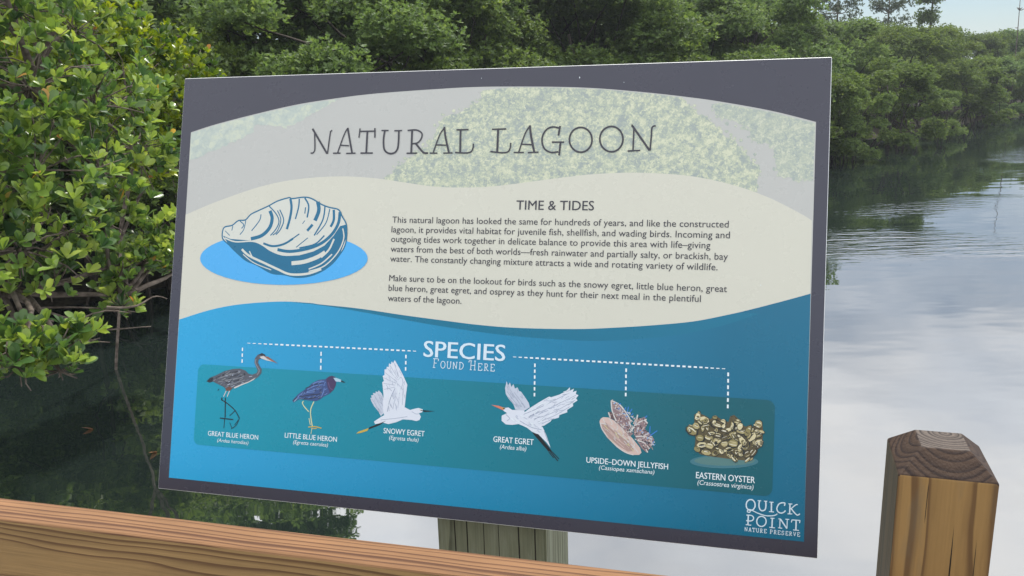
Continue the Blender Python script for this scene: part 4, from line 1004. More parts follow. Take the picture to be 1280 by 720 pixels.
  ('S','pale',0.95,437.0,209.3,436.9,204.0,437.7,200.8,439.3,200.2,440.9,201.1,441.6,204.0,441.6,209.3),
  ('S','pale',0.95,436.1,209.3,438.1,209.3),
  ('S','pale',0.95,440.5,209.3,442.6,209.3),
  ('S','pale',0.95,445.3,209.3,445.5,200.4),
  ('S','pale',0.95,445.3,209.3,449.8,200.4),
  ('S','pale',0.95,449.8,200.4,450.1,209.3),
  ('S','pale',0.95,444.7,200.4,446.3,200.4),
  ('S','pale',0.95,449.2,209.3,451.1,209.3),
  ('S','pale',0.95,454.6,209.3,454.6,200.4),
  ('S','pale',0.95,453.5,209.3,456.5,209.3,459.1,207.1,459.2,203.5,457.1,200.6,453.5,200.4),
  ('S','pale',0.95,470.1,212.2,470.1,200.4),
  ('S','pale',0.95,475.6,212.2,475.6,200.4),
  ('S','pale',0.95,470.1,206.3,475.6,206.3),
  ('S','pale',0.95,467.1,209.8,467.6,212.2,471.4,212.2),
  ('S','pale',0.95,474.3,212.2,477.0,212.2),
  ('S','pale',0.95,468.7,200.4,471.6,200.4),
  ('S','pale',0.95,474.1,200.4,477.0,200.4),
  ('S','pale',0.95,481.0,209.3,481.0,200.4),
  ('S','pale',0.95,480.1,209.3,485.2,209.3,485.2,207.4),
  ('S','pale',0.95,481.0,205.0,483.9,205.0),
  ('S','pale',0.95,480.1,200.4,485.4,200.4,485.5,202.5),
  ('S','pale',0.95,489.7,209.3,489.7,200.4),
  ('S','pale',0.95,488.7,209.3,491.9,209.3,493.2,207.6,492.9,205.6,489.7,204.7),
  ('S','pale',0.95,490.9,204.7,493.2,200.8,494.8,200.6),
  ('S','pale',0.95,488.4,200.4,490.9,200.4),
  ('S','pale',0.95,498.3,209.3,498.3,200.4),
  ('S','pale',0.95,497.3,209.3,502.4,209.3,502.4,207.4),
  ('S','pale',0.95,498.3,205.0,501.2,205.0),
  ('S','pale',0.95,497.3,200.4,502.6,200.4,502.8,202.5),
 ],
 'oyster_drawing': [
  ('P','sky',0,312.6,345.9,311.8,341.1,308.8,336.3,303.8,331.6,296.7,327.0,287.7,322.7,277.0,318.8,264.6,315.2,250.7,312.1,235.7,309.4,219.6,307.4,202.9,305.9,185.7,305.0,168.3,304.8,151.0,305.2,134.2,306.2,118.1,308.0,103.0,310.3,89.3,313.2,77.1,316.6,66.7,320.5,58.3,324.9,52.1,329.5,48.1,334.4,46.6,339.5,47.4,344.6,50.6,349.7,56.2,354.6,63.9,359.3,73.8,363.8,85.5,367.8,98.8,371.4,113.5,374.5,129.4,377.0,146.1,378.9,163.3,380.1,180.7,380.7,198.1,380.7,215.0,380.0,231.3,378.7,246.7,376.8,261.0,374.3,273.8,371.3,285.0,367.9,294.5,364.0,302.1,359.8,307.7,355.4,311.2,350.7),
  ('P','cream2',0,81.4,380.9,84.9,386.7,96.4,389.2,106.1,396.2,117.6,397.5,126.0,405.6,138.3,411.4,154.2,418.4,167.6,425.3,185.9,430.4,189.8,428.9,209.4,431.2,221.8,429.1,236.9,421.3,249.3,417.0,264.0,413.8,270.6,403.9,277.3,392.9,278.8,375.3,276.7,362.0,270.2,350.9,259.1,337.3,242.9,325.8,223.9,318.6,204.4,316.5,184.4,319.7,164.4,321.4,141.1,332.0,122.9,338.4,106.8,349.4,93.2,360.5,82.2,369.5),
  ('P','navy',0,81.9,374.0,95.2,369.2,128.5,367.6,140.2,364.2,151.9,359.0,167.5,350.3,185.2,346.6,207.3,347.8,229.0,353.9,245.4,362.5,259.0,377.1,267.8,390.6,276.8,392.9,278.8,375.3,270.2,350.9,259.1,337.3,242.9,325.8,223.9,318.6,204.4,316.5,184.4,319.7,164.4,321.4,141.1,332.0,122.9,338.4,106.8,349.4,93.2,360.5),
  ('S','navy',1.97,81.4,380.9,84.9,386.7,96.4,389.2,106.1,396.2,117.6,397.5,126.0,405.6,138.3,411.4,154.2,418.4,167.6,425.3,185.9,430.4,189.8,428.9,209.4,431.2,221.8,429.1,236.9,421.3,249.3,417.0,264.0,413.8,270.6,403.9,277.3,392.9,278.8,375.3,276.7,362.0,270.2,350.9,259.1,337.3,242.9,325.8,223.9,318.6,204.4,316.5,184.4,319.7,164.4,321.4,141.1,332.0,122.9,338.4,106.8,349.4,93.2,360.5,82.2,369.5,81.4,380.9),
  ('S','navy',1.75,154.2,418.4,166.3,407.2,172.0,395.9,167.7,384.6,159.6,375.4),
  ('S','navy',5.25,156.5,411.2,160.7,400.3,157.6,386.7,145.8,375.2,128.4,369.9),
  ('S','navy',1.53,142.4,405.8,140.5,396.7,128.8,381.7),
  ('S','navy',1.31,118.4,397.1,116.0,383.8,110.1,375.7),
  ('S','navy',1.53,108.8,395.6,115.5,390.2,112.1,384.9),
  ('S','navy',1.31,97.7,388.5,96.4,381.6),
  ('S','navy',1.09,85.3,381.0,93.5,374.3),
  ('S','navy',3.72,188.0,428.8,190.6,416.5,189.1,400.7,185.2,384.9),
  ('S','navy',2.19,202.1,428.9,201.7,416.6,197.8,399.7),
  ('S','navy',2.41,210.7,430.1,217.5,418.9,216.2,402.1),
  ('S','navy',1.75,212.8,416.7,212.1,407.7),
  ('S','navy',5.69,231.4,424.7,233.8,412.4,228.7,397.8),
  ('S','navy',2.19,243.1,419.2,240.8,399.1,228.8,376.6),
  ('S','navy',1.53,250.7,414.8,245.9,394.7,232.4,377.8),
  ('S','navy',3.72,256.8,413.7,257.7,399.3,253.5,389.3),
  ('S','navy',1.75,172.1,412.9,179.3,398.3,175.2,384.7,168.3,376.7),
  ('S','navy',1.53,168.5,411.7,174.8,398.2,170.4,382.4,163.3,375.9),
  ('S','navy',3.94,225.3,392.2,217.4,383.1),
  ('S','navy',3.06,195.9,371.6,181.6,363.4,164.3,360.1,149.0,363.9),
  ('S','navy',1.75,205.4,378.5,188.8,366.9),
  ('S','navy',1.31,219.2,373.1,201.7,359.3),
  ('S','navy',1.09,212.8,397.6,209.4,393.1),
  ('S','navy',4.38,266.6,410.5,265.2,395.0,256.5,379.3,240.4,365.7,219.0,357.5,192.2,353.1,172.2,355.3),
  ('S','navy',2.19,244.6,376.9,230.8,364.4,206.7,358.3),
  ('S','cream2',1.97,85.3,370.7,103.2,365.3,131.2,366.5,146.6,362.0,162.3,353.3,182.6,347.7,207.2,349.4,228.9,355.5),
  ('S','cream2',3.28,114.7,354.6,127.5,345.3,153.5,335.1,174.0,327.3,194.3,320.5,221.2,321.9,242.7,329.2),
  ('S','cream2',1.31,117.2,347.3,135.8,335.3,164.1,325.9),
  ('S','cream2',5.69,195.8,336.2,215.3,338.9,234.4,345.6,247.2,353.2),
  ('S','cream2',2.63,241.6,345.8,253.0,357.1,259.8,372.3),
  ('S','cream2',1.75,272.3,387.3,274.6,373.0,266.5,353.0,247.2,333.7,223.5,325.3),
  ('S','cream2',1.97,223.2,328.6,242.2,336.9,258.2,350.6),
  ('S','cream2',1.75,127.1,352.1,132.7,343.1),
 ],
 'great_blue_heron_picture': [
  ('P','slate',0,70.0,160.9,76.6,167.0,84.5,170.1,98.0,177.1,111.7,181.0,123.5,182.4,132.6,179.9,137.8,175.8,143.8,174.8,150.5,177.4,152.2,181.0,148.9,187.0,146.2,192.0,146.5,198.2,150.7,203.6,157.4,205.7,162.4,203.7,164.7,197.9,156.9,198.9,152.5,196.8,151.8,192.4,154.6,188.1,158.5,183.1,158.3,177.9,153.8,172.4,146.3,167.3,138.6,163.7,127.1,159.5,115.6,154.4,108.9,149.6,102.9,150.9,99.6,154.3,89.3,158.0,81.1,161.1,75.2,159.3),
  ('P','dark',0,70.0,160.9,75.7,166.4,81.0,167.2,80.1,161.0,74.8,159.3),
  ('P','bone',0,115.5,154.9,127.1,160.2,138.6,164.7,149.9,171.3,146.3,167.3,138.7,163.3,127.2,158.4,116.6,153.2),
  ('P','bone',0,153.8,200.8,160.5,202.6,166.0,198.7,175.6,195.0,164.8,196.5,156.9,198.6),
  ('P','dark',0,151.3,203.5,157.3,206.3,163.0,204.1,161.5,202.3,155.2,203.4),
  ('P','rust',0,160.5,202.2,167.4,201.6,183.5,192.9,173.6,195.6),
  ('P','brown',0,102.2,151.8,107.5,155.6,113.2,154.2,109.6,149.3,103.0,149.2),
  ('S','grey',1.2,86.8,164.9,104.4,171.8,123.9,177.1),
  ('S','grey',1.03,89.1,161.0,108.8,165.7,128.3,170.0),
  ('S','dark',0.85,84.7,166.6,102.2,174.1,121.8,178.4),
  ('S','dark',1.03,92.3,158.7,107.1,161.7,124.7,166.0),
  ('S','grey',1.03,99.4,156.9,115.2,160.1,132.5,166.4),
  ('S','dark',0.85,108.5,169.7,126.2,173.1),
  ('S','dark',2.39,130.3,175.8,132.4,173.8),
  ('S','grey',1.37,148.5,197.4,147.7,192.5,150.8,187.1,154.7,181.2,151.6,174.9),
  ('S','bone',1.2,103.6,149.2,99.6,140.5),
  ('S','bone',1.2,108.9,149.6,105.6,140.9),
  ('S','black',2.05,97.1,139.1,97.0,135.1),
  ('S','black',1.37,97.3,135.6,108.3,130.2,119.8,121.9,127.4,111.4),
  ('S','black',1.03,127.4,111.4,123.2,101.6,115.3,95.4),
  ('S','black',0.85,125.7,108.7,120.2,101.3),
  ('S','black',1.03,119.8,121.9,111.4,113.8),
  ('S','black',1.54,102.7,139.5,104.3,110.7),
  ('S','black',1.54,95.8,109.6,117.7,108.8),
  ('S','black',1.03,103.7,110.3,103.3,95.7),
  ('S','black',0.85,112.1,104.2,116.6,96.7),
  ('S','black',1.03,89.6,148.7,91.4,150.9),
  ('S','grey',0.73,106.3,162.6,111.1,165.7),
  ('S','grey',0.89,93.1,157.6,97.1,160.7),
  ('S','dark',0.83,88.7,167.9,91.3,169.5),
  ('S','slate2',0.9,95.2,159.4,101.4,160.7),
  ('S','mist2',0.86,104.6,157.5,109.1,160.0),
  ('S','dark',0.82,110.3,164.6,112.9,166.3),
  ('S','grey',0.57,103.0,162.0,107.1,165.8),
  ('S','mist2',0.68,121.0,178.5,124.6,178.7),
  ('S','slate2',0.69,126.7,168.9,131.0,171.6),
  ('S','dark',0.75,85.4,165.5,92.1,165.5),
  ('S','grey',0.69,106.3,173.2,110.7,175.4),
  ('S','grey',0.7,108.1,170.7,110.5,174.1),
  ('S','dark',0.87,97.5,163.5,102.3,165.0),
  ('S','slate2',0.9,81.1,161.8,84.4,163.4),
  ('S','grey',0.73,121.5,163.6,125.3,164.9),
  ('S','slate2',0.7,92.0,159.5,98.7,160.0),
  ('S','dark',0.91,105.7,166.6,110.0,168.2),
  ('S','slate2',0.85,119.7,162.2,122.0,164.1),
  ('S','dark',0.91,121.3,169.7,126.7,171.5),
  ('S','grey',0.75,127.4,170.4,130.6,172.4),
  ('S','slate2',0.73,135.5,166.0,139.9,167.4),
  ('S','mist2',0.77,100.4,170.7,104.3,170.5),
  ('S','slate2',0.87,110.0,154.9,112.5,156.6),
  ('S','dark',0.56,99.0,155.7,104.6,158.9),
  ('S','grey',0.67,112.1,173.6,115.4,175.6),
  ('S','grey',0.9,100.9,164.5,104.8,165.1),
  ('S','grey',0.84,99.4,172.1,104.7,175.1),
  ('S','grey',0.75,101.7,153.5,107.1,156.5),
  ('S','grey',0.82,124.8,173.0,127.8,174.1),
  ('S','grey',0.89,96.3,169.2,100.7,170.2),
  ('S','grey',0.85,121.1,174.4,124.3,176.5),
  ('S','dark',0.66,114.9,171.8,117.9,172.8),
  ('S','grey',0.85,97.6,165.1,100.6,167.4),
  ('S','grey',0.55,102.0,173.0,107.2,176.2),
  ('S','grey',0.66,110.7,162.5,114.1,163.7),
  ('S','slate2',0.86,133.4,165.0,138.0,167.6),
  ('S','dark',0.64,128.1,162.9,131.5,163.9),
  ('S','grey',0.6,113.4,166.1,117.7,167.2),
  ('S','slate2',0.55,109.2,158.8,114.3,162.4),
  ('S','grey',0.69,123.9,165.6,129.5,168.8),
  ('S','grey',0.61,102.7,163.5,106.1,165.2),
  ('S','grey',0.87,95.1,164.7,99.7,165.7),
  ('S','grey',0.85,98.6,165.9,101.7,166.6),
  ('S','dark',0.91,118.7,174.0,125.0,174.6),
  ('S','mist2',0.91,138.9,171.6,144.1,172.6),
  ('S','grey',0.79,81.8,162.5,85.6,164.8),
  ('S','slate2',0.55,93.1,169.4,95.7,173.2),
  ('S','dark',0.61,119.3,164.6,124.0,168.0),
  ('S','dark',0.75,106.5,156.8,112.7,157.1),
  ('S','grey',0.85,109.7,157.1,113.8,158.7),
  ('S','mist2',0.67,105.4,161.8,108.7,163.2),
  ('S','slate2',0.73,112.3,171.6,116.8,174.8),
  ('S','slate2',0.82,120.3,171.0,124.0,172.6),
  ('S','mist2',0.77,127.6,161.7,131.0,163.2),
  ('S','mist2',0.78,111.8,155.0,116.4,157.9),
  ('S','mist2',0.76,111.7,171.0,112.9,173.6),
  ('S','slate2',0.56,122.9,173.2,125.9,175.2),
  ('S','grey',0.56,110.9,160.3,115.2,161.9),
  ('S','grey',0.77,104.8,176.1,107.9,177.5),
  ('S','slate2',0.64,111.0,160.5,113.8,162.7),
  ('S','slate2',0.67,117.2,174.9,122.2,177.8),
  ('S','dark',0.57,105.2,159.5,109.9,162.7),
  ('S','dark',0.73,121.2,173.9,124.5,175.8),
  ('S','grey',0.72,100.1,175.7,103.5,177.5),
  ('S','dark',0.92,115.0,175.3,119.6,177.5),
  ('S','dark',0.84,96.2,169.5,98.9,172.7),
  ('S','grey',0.89,113.0,165.4,117.9,167.5),
  ('S','dark',0.79,120.2,160.9,125.4,162.7),
  ('S','grey',0.76,101.9,162.9,105.8,163.2),
  ('S','slate2',0.62,124.5,164.1,129.5,163.7),
 ],
 'little_blue_heron_picture': [
  ('P','indigo',0,209.4,142.1,217.6,151.2,223.2,155.6,231.7,161.4,238.5,168.4,248.4,173.6,258.5,175.2,262.6,178.4,268.3,180.5,273.4,179.1,275.9,173.3,274.6,166.7,272.3,161.3,265.5,154.9,257.1,150.5,253.0,146.9,246.6,143.8,237.2,143.9,228.3,144.6,219.5,144.7,211.7,139.6),
  ('P','plum',0,259.9,175.0,263.3,178.9,268.3,180.5,273.4,179.1,274.9,173.3,274.8,167.3,272.3,161.5,266.9,156.3,262.8,164.0),
  ('P','ice',0,270.6,177.9,275.6,177.8,283.2,175.6,282.5,172.7,274.5,173.0),
  ('P','black',0,282.0,175.3,289.1,172.8,287.5,171.9,282.8,172.8),
  ('S','azure',1.19,238.7,166.4,247.1,170.9,257.2,172.2),
  ('S','azure',1.06,231.8,159.4,243.1,164.7,256.0,167.5),
  ('S','azure',1.06,226.2,154.4,239.2,158.5,253.5,162.1),
  ('S','dark',1.06,220.8,148.1,236.7,151.8,251.1,154.0),
  ('S','azure',1.06,219.2,150.0,230.6,154.4,243.6,156.8),
  ('S','dark',1.19,225.4,145.1,239.9,147.4,251.3,150.7),
  ('S','azure',0.93,257.8,163.0,256.1,155.0,253.5,149.6),
  ('S','dark',0.93,228.8,160.5,243.0,166.7,253.0,169.3),
  ('S','ice',0.79,212.4,140.9,220.0,149.0),
  ('S','dark',1.06,210.9,141.5,216.4,147.8),
  ('S','plum2',1.32,263.1,171.2,266.4,163.5,270.9,161.2),
  ('S','straw',1.45,227.3,142.6,225.4,140.1,228.2,135.4,235.9,128.4),
  ('S','straw',1.59,243.1,142.9,239.0,132.8,239.2,123.6,242.6,108.7),
  ('S','straw',1.19,236.9,119.5,239.6,109.8),
  ('S','gold',1.45,236.6,106.9,246.7,108.3,256.9,106.8),
  ('S','gold',1.06,242.5,105.4,249.7,105.9),
  ('S','straw',0.93,242.4,106.7,241.3,97.4),
  ('S','slate2',0.64,251.8,154.5,254.6,156.5),
  ('S','azure',0.75,257.9,159.7,260.9,161.8),
  ('S','dark',0.65,235.9,147.2,238.9,147.9),
  ('S','azure',0.85,247.7,168.6,252.5,170.8),
  ('S','slate2',0.76,250.3,160.6,253.5,164.6),
  ('S','azure',0.69,254.9,155.0,257.9,157.4),
  ('S','dark',0.9,251.0,157.8,253.9,162.1),
  ('S','indigo2',0.94,245.7,151.1,249.2,153.2),
  ('S','indigo2',0.85,249.9,159.3,252.2,162.7),
  ('S','azure',0.87,238.3,162.6,241.9,165.4),
  ('S','dark',0.93,249.4,147.2,252.1,149.1),
  ('S','azure',0.7,216.8,145.6,220.2,148.8),
  ('S','azure',0.7,222.2,152.6,224.9,152.9),
  ('S','slate2',0.83,220.4,144.7,225.0,146.3),
  ('S','azure',0.67,231.2,154.8,235.0,157.7),
  ('S','indigo2',0.86,238.2,164.3,239.7,166.4),
  ('S','dark',0.59,258.4,153.9,261.3,156.5),
  ('S','slate2',0.79,249.5,149.4,254.9,150.7),
  ('S','indigo2',0.66,233.6,158.0,236.1,159.6),
  ('S','azure',0.66,244.5,161.4,247.4,162.4),
  ('S','azure',0.58,225.8,145.6,228.5,147.6),
  ('S','dark',0.57,245.4,163.3,249.0,166.3),
  ('S','azure',0.64,240.2,159.9,243.3,161.4),
  ('S','slate2',0.94,239.9,168.2,243.4,169.2),
  ('S','azure',0.58,223.8,149.6,227.2,153.2),
  ('S','azure',0.7,246.3,160.3,248.7,161.2),
  ('S','azure',0.8,217.7,147.0,220.0,150.8),
  ('S','azure',0.93,258.6,153.5,262.9,155.6),
  ('S','azure',0.83,256.3,165.8,259.0,167.6),
  ('S','slate2',0.59,248.8,171.6,253.3,173.2),
  ('S','azure',0.61,218.1,145.7,223.2,148.1),
  ('S','dark',0.72,227.1,146.3,230.7,148.1),
  ('S','azure',0.88,257.0,167.9,259.3,171.5),
  ('S','azure',0.81,233.7,147.2,237.4,149.0),
  ('S','slate2',0.86,251.3,156.4,254.1,157.0),
  ('S','dark',0.75,223.8,150.6,226.4,153.9),
  ('S','azure',0.69,222.4,151.4,225.8,155.5),
  ('S','azure',0.66,258.7,161.1,262.2,162.2),
  ('S','azure',0.62,246.3,149.4,250.0,152.2),
  ('S','azure',0.7,232.9,159.4,236.3,161.9),
  ('S','indigo2',0.75,240.9,162.3,244.1,164.5),
  ('S','dark',0.71,229.6,153.9,231.0,157.5),
  ('S','azure',0.68,241.4,148.5,245.1,151.7),
  ('S','indigo2',0.64,219.3,148.1,222.7,149.7),
  ('S','dark',0.7,238.0,151.2,242.5,153.6),
  ('S','indigo2',0.67,254.1,167.5,257.3,169.3),
  ('S','indigo2',0.85,250.8,156.7,253.2,160.0),
  ('S','indigo2',0.68,228.4,154.4,231.6,157.6),
  ('S','dark',0.68,237.9,165.8,240.5,167.0),
  ('S','dark',0.92,244.2,157.8,245.5,161.0),
  ('S','indigo2',0.81,225.7,154.6,229.0,156.1),
  ('S','indigo2',0.61,245.6,148.5,248.8,150.6),
  ('S','slate2',0.94,241.0,148.7,244.0,150.6),
  ('S','slate2',0.77,241.7,155.3,243.4,157.5),
  ('S','azure',0.56,249.3,148.3,251.2,150.5),
  ('S','azure',0.69,240.8,166.3,242.8,170.0),
  ('S','slate2',0.76,246.7,162.3,251.2,165.1),
  ('S','slate2',0.6,235.4,160.6,238.0,164.6),
  ('S','indigo2',0.65,227.3,157.2,231.1,158.7),
  ('S','dark',0.64,250.1,153.6,253.4,156.1),
 ],
 'snowy_egret_picture': [
  ('P','plume2',0,344.8,129.9,340.8,135.7,333.8,142.8,329.8,148.7,327.8,153.4,330.2,154.5,328.4,156.9,332.3,158.0,331.1,160.6,335.3,160.4,335.1,163.0,338.5,162.2,339.5,164.8,341.9,162.8,344.7,160.3,348.1,151.4,350.6,136.4),
  ('P','plume',0,349.2,131.7,347.1,140.7,347.0,158.9,344.2,176.2,346.6,177.9,344.2,184.6,346.9,186.3,346.5,193.9,349.3,194.0,349.6,197.8,352.4,197.2,352.6,202.6,355.4,201.2,356.5,205.4,358.6,202.9,360.8,207.4,368.4,196.6,375.6,184.9,381.0,174.7,380.0,164.0,378.7,142.8,366.9,137.5),
  ('P','plume',0,335.0,121.6,344.5,128.4,355.6,135.2,366.8,139.0,379.5,144.1,386.9,141.1,392.4,143.0,398.7,144.7,405.2,143.1,404.6,139.4,399.9,137.5,402.9,133.2,401.2,128.6,396.5,126.8,390.0,127.8,377.1,127.7,367.7,123.2,356.5,119.8,348.2,121.1,336.9,118.4),
  ('P','black',0,404.0,142.2,422.5,141.8,407.0,139.7),
  ('P','gold',0,399.7,142.3,404.0,142.5,403.7,140.9),
  ('S','black',1.09,402.1,141.7,404.4,141.6),
  ('P','black',0,352.9,124.1,328.9,113.6,327.4,110.4,343.5,117.4),
  ('P','gold',0,327.7,112.3,312.8,106.3,309.6,103.3,316.2,104.7,326.2,108.5),
  ('S','mist',0.53,359.9,203.7,368.3,184.5),
  ('S','mist',0.53,354.4,199.6,366.7,182.9),
  ('S','mist',0.53,350.5,195.6,366.1,180.6),
  ('S','mist',0.53,347.6,189.4,365.4,178.3),
  ('S','mist',0.53,345.5,182.4,364.7,175.9),
  ('S','mist',0.53,345.1,174.7,363.2,173.3),
  ('S','mist',0.53,347.6,166.5,362.6,170.5),
  ('S','mist',0.62,367.7,180.7,371.5,184.7,374.4,177.3,371.6,168.0),
  ('S','mist',1.09,363.5,169.0,357.0,153.5,353.9,136.6),
  ('S','mist',0.53,370.3,163.4,369.0,142.2),
  ('S','mist',0.53,365.4,163.1,361.8,140.2),
  ('S','mist',0.53,375.6,169.8,375.2,147.1),
  ('S','mist',0.53,330.0,152.5,343.3,135.9),
  ('S','mist',0.53,333.8,157.3,345.5,139.1),
  ('S','mist',0.53,338.6,160.6,346.9,143.7),
  ('S','mist',0.62,344.7,124.6,367.4,128.5,383.4,131.9),
  ('S','mist',0.62,389.4,139.1,395.2,136.5,400.0,136.8),
  ('S','mist',0.53,353.8,167.7,350.5,172.8),
  ('S','mist',0.63,376.6,174.2,376.2,179.9),
  ('S','white',0.41,362.9,148.4,360.2,151.5),
  ('S','mist2',0.4,367.1,140.0,364.8,143.3),
  ('S','mist2',0.51,355.8,170.3,353.9,175.0),
  ('S','mist2',0.63,358.5,189.3,356.3,192.2),
  ('S','mist',0.5,374.3,167.0,372.1,171.0),
  ('S','mist',0.45,367.4,172.7,364.7,179.2),
  ('S','white',0.57,373.3,146.6,372.4,150.1),
  ('S','mist',0.63,358.8,165.1,355.1,168.1),
  ('S','white',0.63,368.0,165.1,367.3,170.7),
  ('S','mist2',0.63,372.5,187.4,368.3,193.5),
  ('S','mist2',0.63,363.6,168.0,361.4,170.9),
  ('S','mist2',0.49,355.8,179.3,353.1,184.7),
  ('S','white',0.5,368.3,181.7,365.7,187.5),
  ('S','mist2',0.53,367.5,140.6,367.0,146.5),
  ('S','mist2',0.59,355.9,180.1,354.5,184.7),
  ('S','white',0.56,355.7,151.2,356.0,158.6),
  ('S','mist',0.46,355.1,189.8,354.8,196.5),
  ('S','white',0.59,369.4,161.5,369.1,168.7),
  ('S','mist2',0.57,361.9,147.0,361.4,151.1),
  ('S','mist',0.45,353.2,166.0,351.8,169.3),
  ('S','mist2',0.58,374.5,166.9,375.4,173.8),
  ('S','mist2',0.49,368.7,150.8,366.8,155.0),
  ('S','mist',0.61,366.5,185.8,365.2,191.4),
  ('S','mist',0.38,362.1,140.6,358.5,146.8),
  ('S','mist',0.6,362.2,154.0,360.2,159.3),
  ('S','mist2',0.57,375.6,176.8,373.4,179.8),
  ('S','white',0.4,350.6,184.2,348.1,188.8),
  ('S','white',0.51,360.2,153.6,358.1,157.6),
  ('S','mist',0.38,359.9,172.9,358.7,176.4),
  ('S','white',0.39,347.1,171.5,345.8,174.9),
  ('S','white',0.45,362.0,183.8,359.5,189.3),
  ('S','mist',0.52,356.5,137.6,355.9,142.7),
  ('S','white',0.54,369.6,179.9,368.7,184.7),
  ('S','mist2',0.38,364.6,162.1,363.7,165.6),
  ('S','mist',0.44,368.1,153.9,365.1,158.2),
  ('S','mist2',0.43,364.7,158.1,365.6,161.7),
  ('S','mist',0.56,378.6,156.5,377.9,161.4),
  ('S','mist',0.5,363.4,198.4,360.0,203.3),
  ('S','mist2',0.42,353.1,178.3,349.2,183.2),
  ('S','mist',0.38,375.1,160.2,375.2,166.0),
  ('S','mist',0.52,371.9,171.1,366.8,175.2),
  ('S','mist2',0.52,361.9,157.6,361.0,163.4),
  ('S','mist',0.54,367.0,142.7,364.7,148.4),
  ('S','mist',0.41,363.1,175.2,362.5,181.5),
  ('S','mist2',0.53,365.1,152.4,362.7,158.1),
  ('S','mist2',0.42,367.4,138.6,366.7,143.1),
  ('S','mist',0.48,364.1,189.2,361.6,194.0),
  ('S','white',0.52,370.2,158.0,368.6,164.9),
  ('S','mist2',0.58,362.9,156.2,362.9,163.1),
  ('S','white',0.6,355.7,144.2,353.9,149.9),
  ('S','mist2',0.38,355.9,176.1,354.6,179.7),
  ('S','mist',0.46,361.9,155.3,359.8,159.6),
  ('S','mist2',0.4,360.4,172.1,358.6,179.2),
  ('S','mist2',0.4,357.9,144.8,357.9,148.6),
  ('S','white',0.55,373.0,154.4,373.1,159.0),
  ('S','white',0.46,365.0,169.7,365.4,175.8),
  ('S','white',0.41,370.9,159.6,368.0,165.0),
  ('S','mist',0.62,359.8,142.5,357.7,147.3),
  ('S','mist',0.41,344.6,155.9,342.2,158.2),
  ('S','mist2',0.37,346.4,152.1,343.9,154.7),
  ('S','mist2',0.46,340.0,149.2,336.4,152.3),
  ('S','mist2',0.53,342.5,148.4,340.3,151.0),
  ('S','mist',0.42,336.7,144.1,335.2,146.7),
  ('S','mist',0.42,342.3,134.3,340.3,136.8),
  ('S','mist2',0.59,343.1,152.3,342.1,155.9),
  ('S','mist2',0.5,345.2,149.6,343.8,154.8),
  ('S','mist2',0.54,341.3,157.8,338.1,160.7),
  ('S','mist',0.45,337.0,153.1,334.9,155.4),
  ('S','mist2',0.56,334.9,148.9,333.7,152.3),
  ('S','mist',0.58,344.8,146.8,342.4,148.9),
  ('S','mist2',0.51,341.9,156.7,337.7,160.1),
  ('S','mist',0.35,341.8,138.2,340.6,140.6),
  ('S','mist2',0.55,346.2,134.1,343.0,135.7),
  ('S','mist2',0.36,341.8,136.9,337.7,141.0),
  ('S','mist2',0.45,340.6,150.3,336.0,153.2),
  ('S','mist2',0.48,345.7,134.8,342.0,139.2),
  ('S','mist',0.5,346.5,151.5,344.0,155.6),
  ('S','mist',0.42,337.7,140.7,336.0,143.5),
  ('S','mist2',0.51,344.1,133.8,342.6,139.2),
  ('S','mist',0.48,336.3,152.7,335.1,155.3),
 ],
 'great_egret_picture': [
  ('P','plume2',0,534.0,151.7,531.0,158.6,524.6,164.9,520.0,171.3,518.7,178.8,520.4,188.2,522.6,182.4,525.0,186.8,527.2,181.0,529.8,185.0,532.1,179.1,535.5,181.0,538.0,176.2,540.7,175.7,546.2,168.8,551.7,161.6,553.3,155.9,545.3,150.4),
  ('P','plume',0,542.9,146.0,553.7,155.1,565.4,163.4,578.6,171.7,581.2,170.9,592.1,175.1,600.3,179.8,605.5,185.4,605.7,180.9,610.9,184.1,609.4,179.5,614.4,181.5,613.6,177.0,617.3,175.9,614.1,171.6,616.3,169.2,610.2,164.7,610.9,161.5,603.1,156.0,603.5,153.0,593.3,148.7,592.6,145.3,583.4,142.2,581.8,139.4,573.5,133.6,570.2,132.6,558.1,134.6),
  ('P','plume',0,519.1,152.7,524.3,153.9,529.7,151.0,533.1,151.2,545.3,151.2,554.3,141.8,566.7,134.4,571.9,131.4,577.6,120.3,583.3,105.8,577.9,112.0,567.3,121.1,557.7,124.6,549.7,129.8,539.2,133.2,530.6,131.4,521.9,131.5,516.1,135.7,515.8,142.4,522.9,146.3,517.5,149.3),
  ('P','salmon',0,500.5,155.7,510.2,155.2,518.7,153.2,517.5,149.6,510.4,152.2),
  ('P','gold',0,513.8,153.4,520.0,152.8,518.9,150.7),
  ('S','black',1.07,517.0,152.3,519.9,151.6),
  ('P','black',0,557.7,123.7,581.0,100.4,584.8,102.3,566.4,121.9),
  ('S','black',1.25,582.6,101.7,593.8,89.6),
  ('S','black',1.07,583.5,102.6,595.1,92.3),
  ('S','black',1.07,581.5,99.9,588.1,93.1),
  ('S','mist',0.61,521.5,174.8,538.1,155.7),
  ('S','mist',0.61,525.8,176.7,542.4,156.0),
  ('S','mist',0.61,531.1,174.5,546.7,156.3),
  ('S','mist',0.61,523.6,167.3,535.5,155.5),
  ('S','mist',0.72,545.5,146.2,569.0,157.8,605.4,178.4),
  ('S','mist',0.61,554.2,145.1,579.3,156.8,614.0,175.7),
  ('S','mist',0.61,559.5,141.3,583.0,150.5,612.6,169.0),
  ('S','mist',0.61,564.8,137.6,586.5,147.4,606.2,160.3),
  ('S','mist',0.61,570.0,135.5,586.7,144.1),
  ('S','mist',0.72,521.2,144.5,526.7,139.8,523.4,136.3),
  ('S','mist',0.72,540.7,137.5,556.6,130.3,570.4,128.0),
  ('S','mist',0.72,573.9,126.6,579.5,113.8),
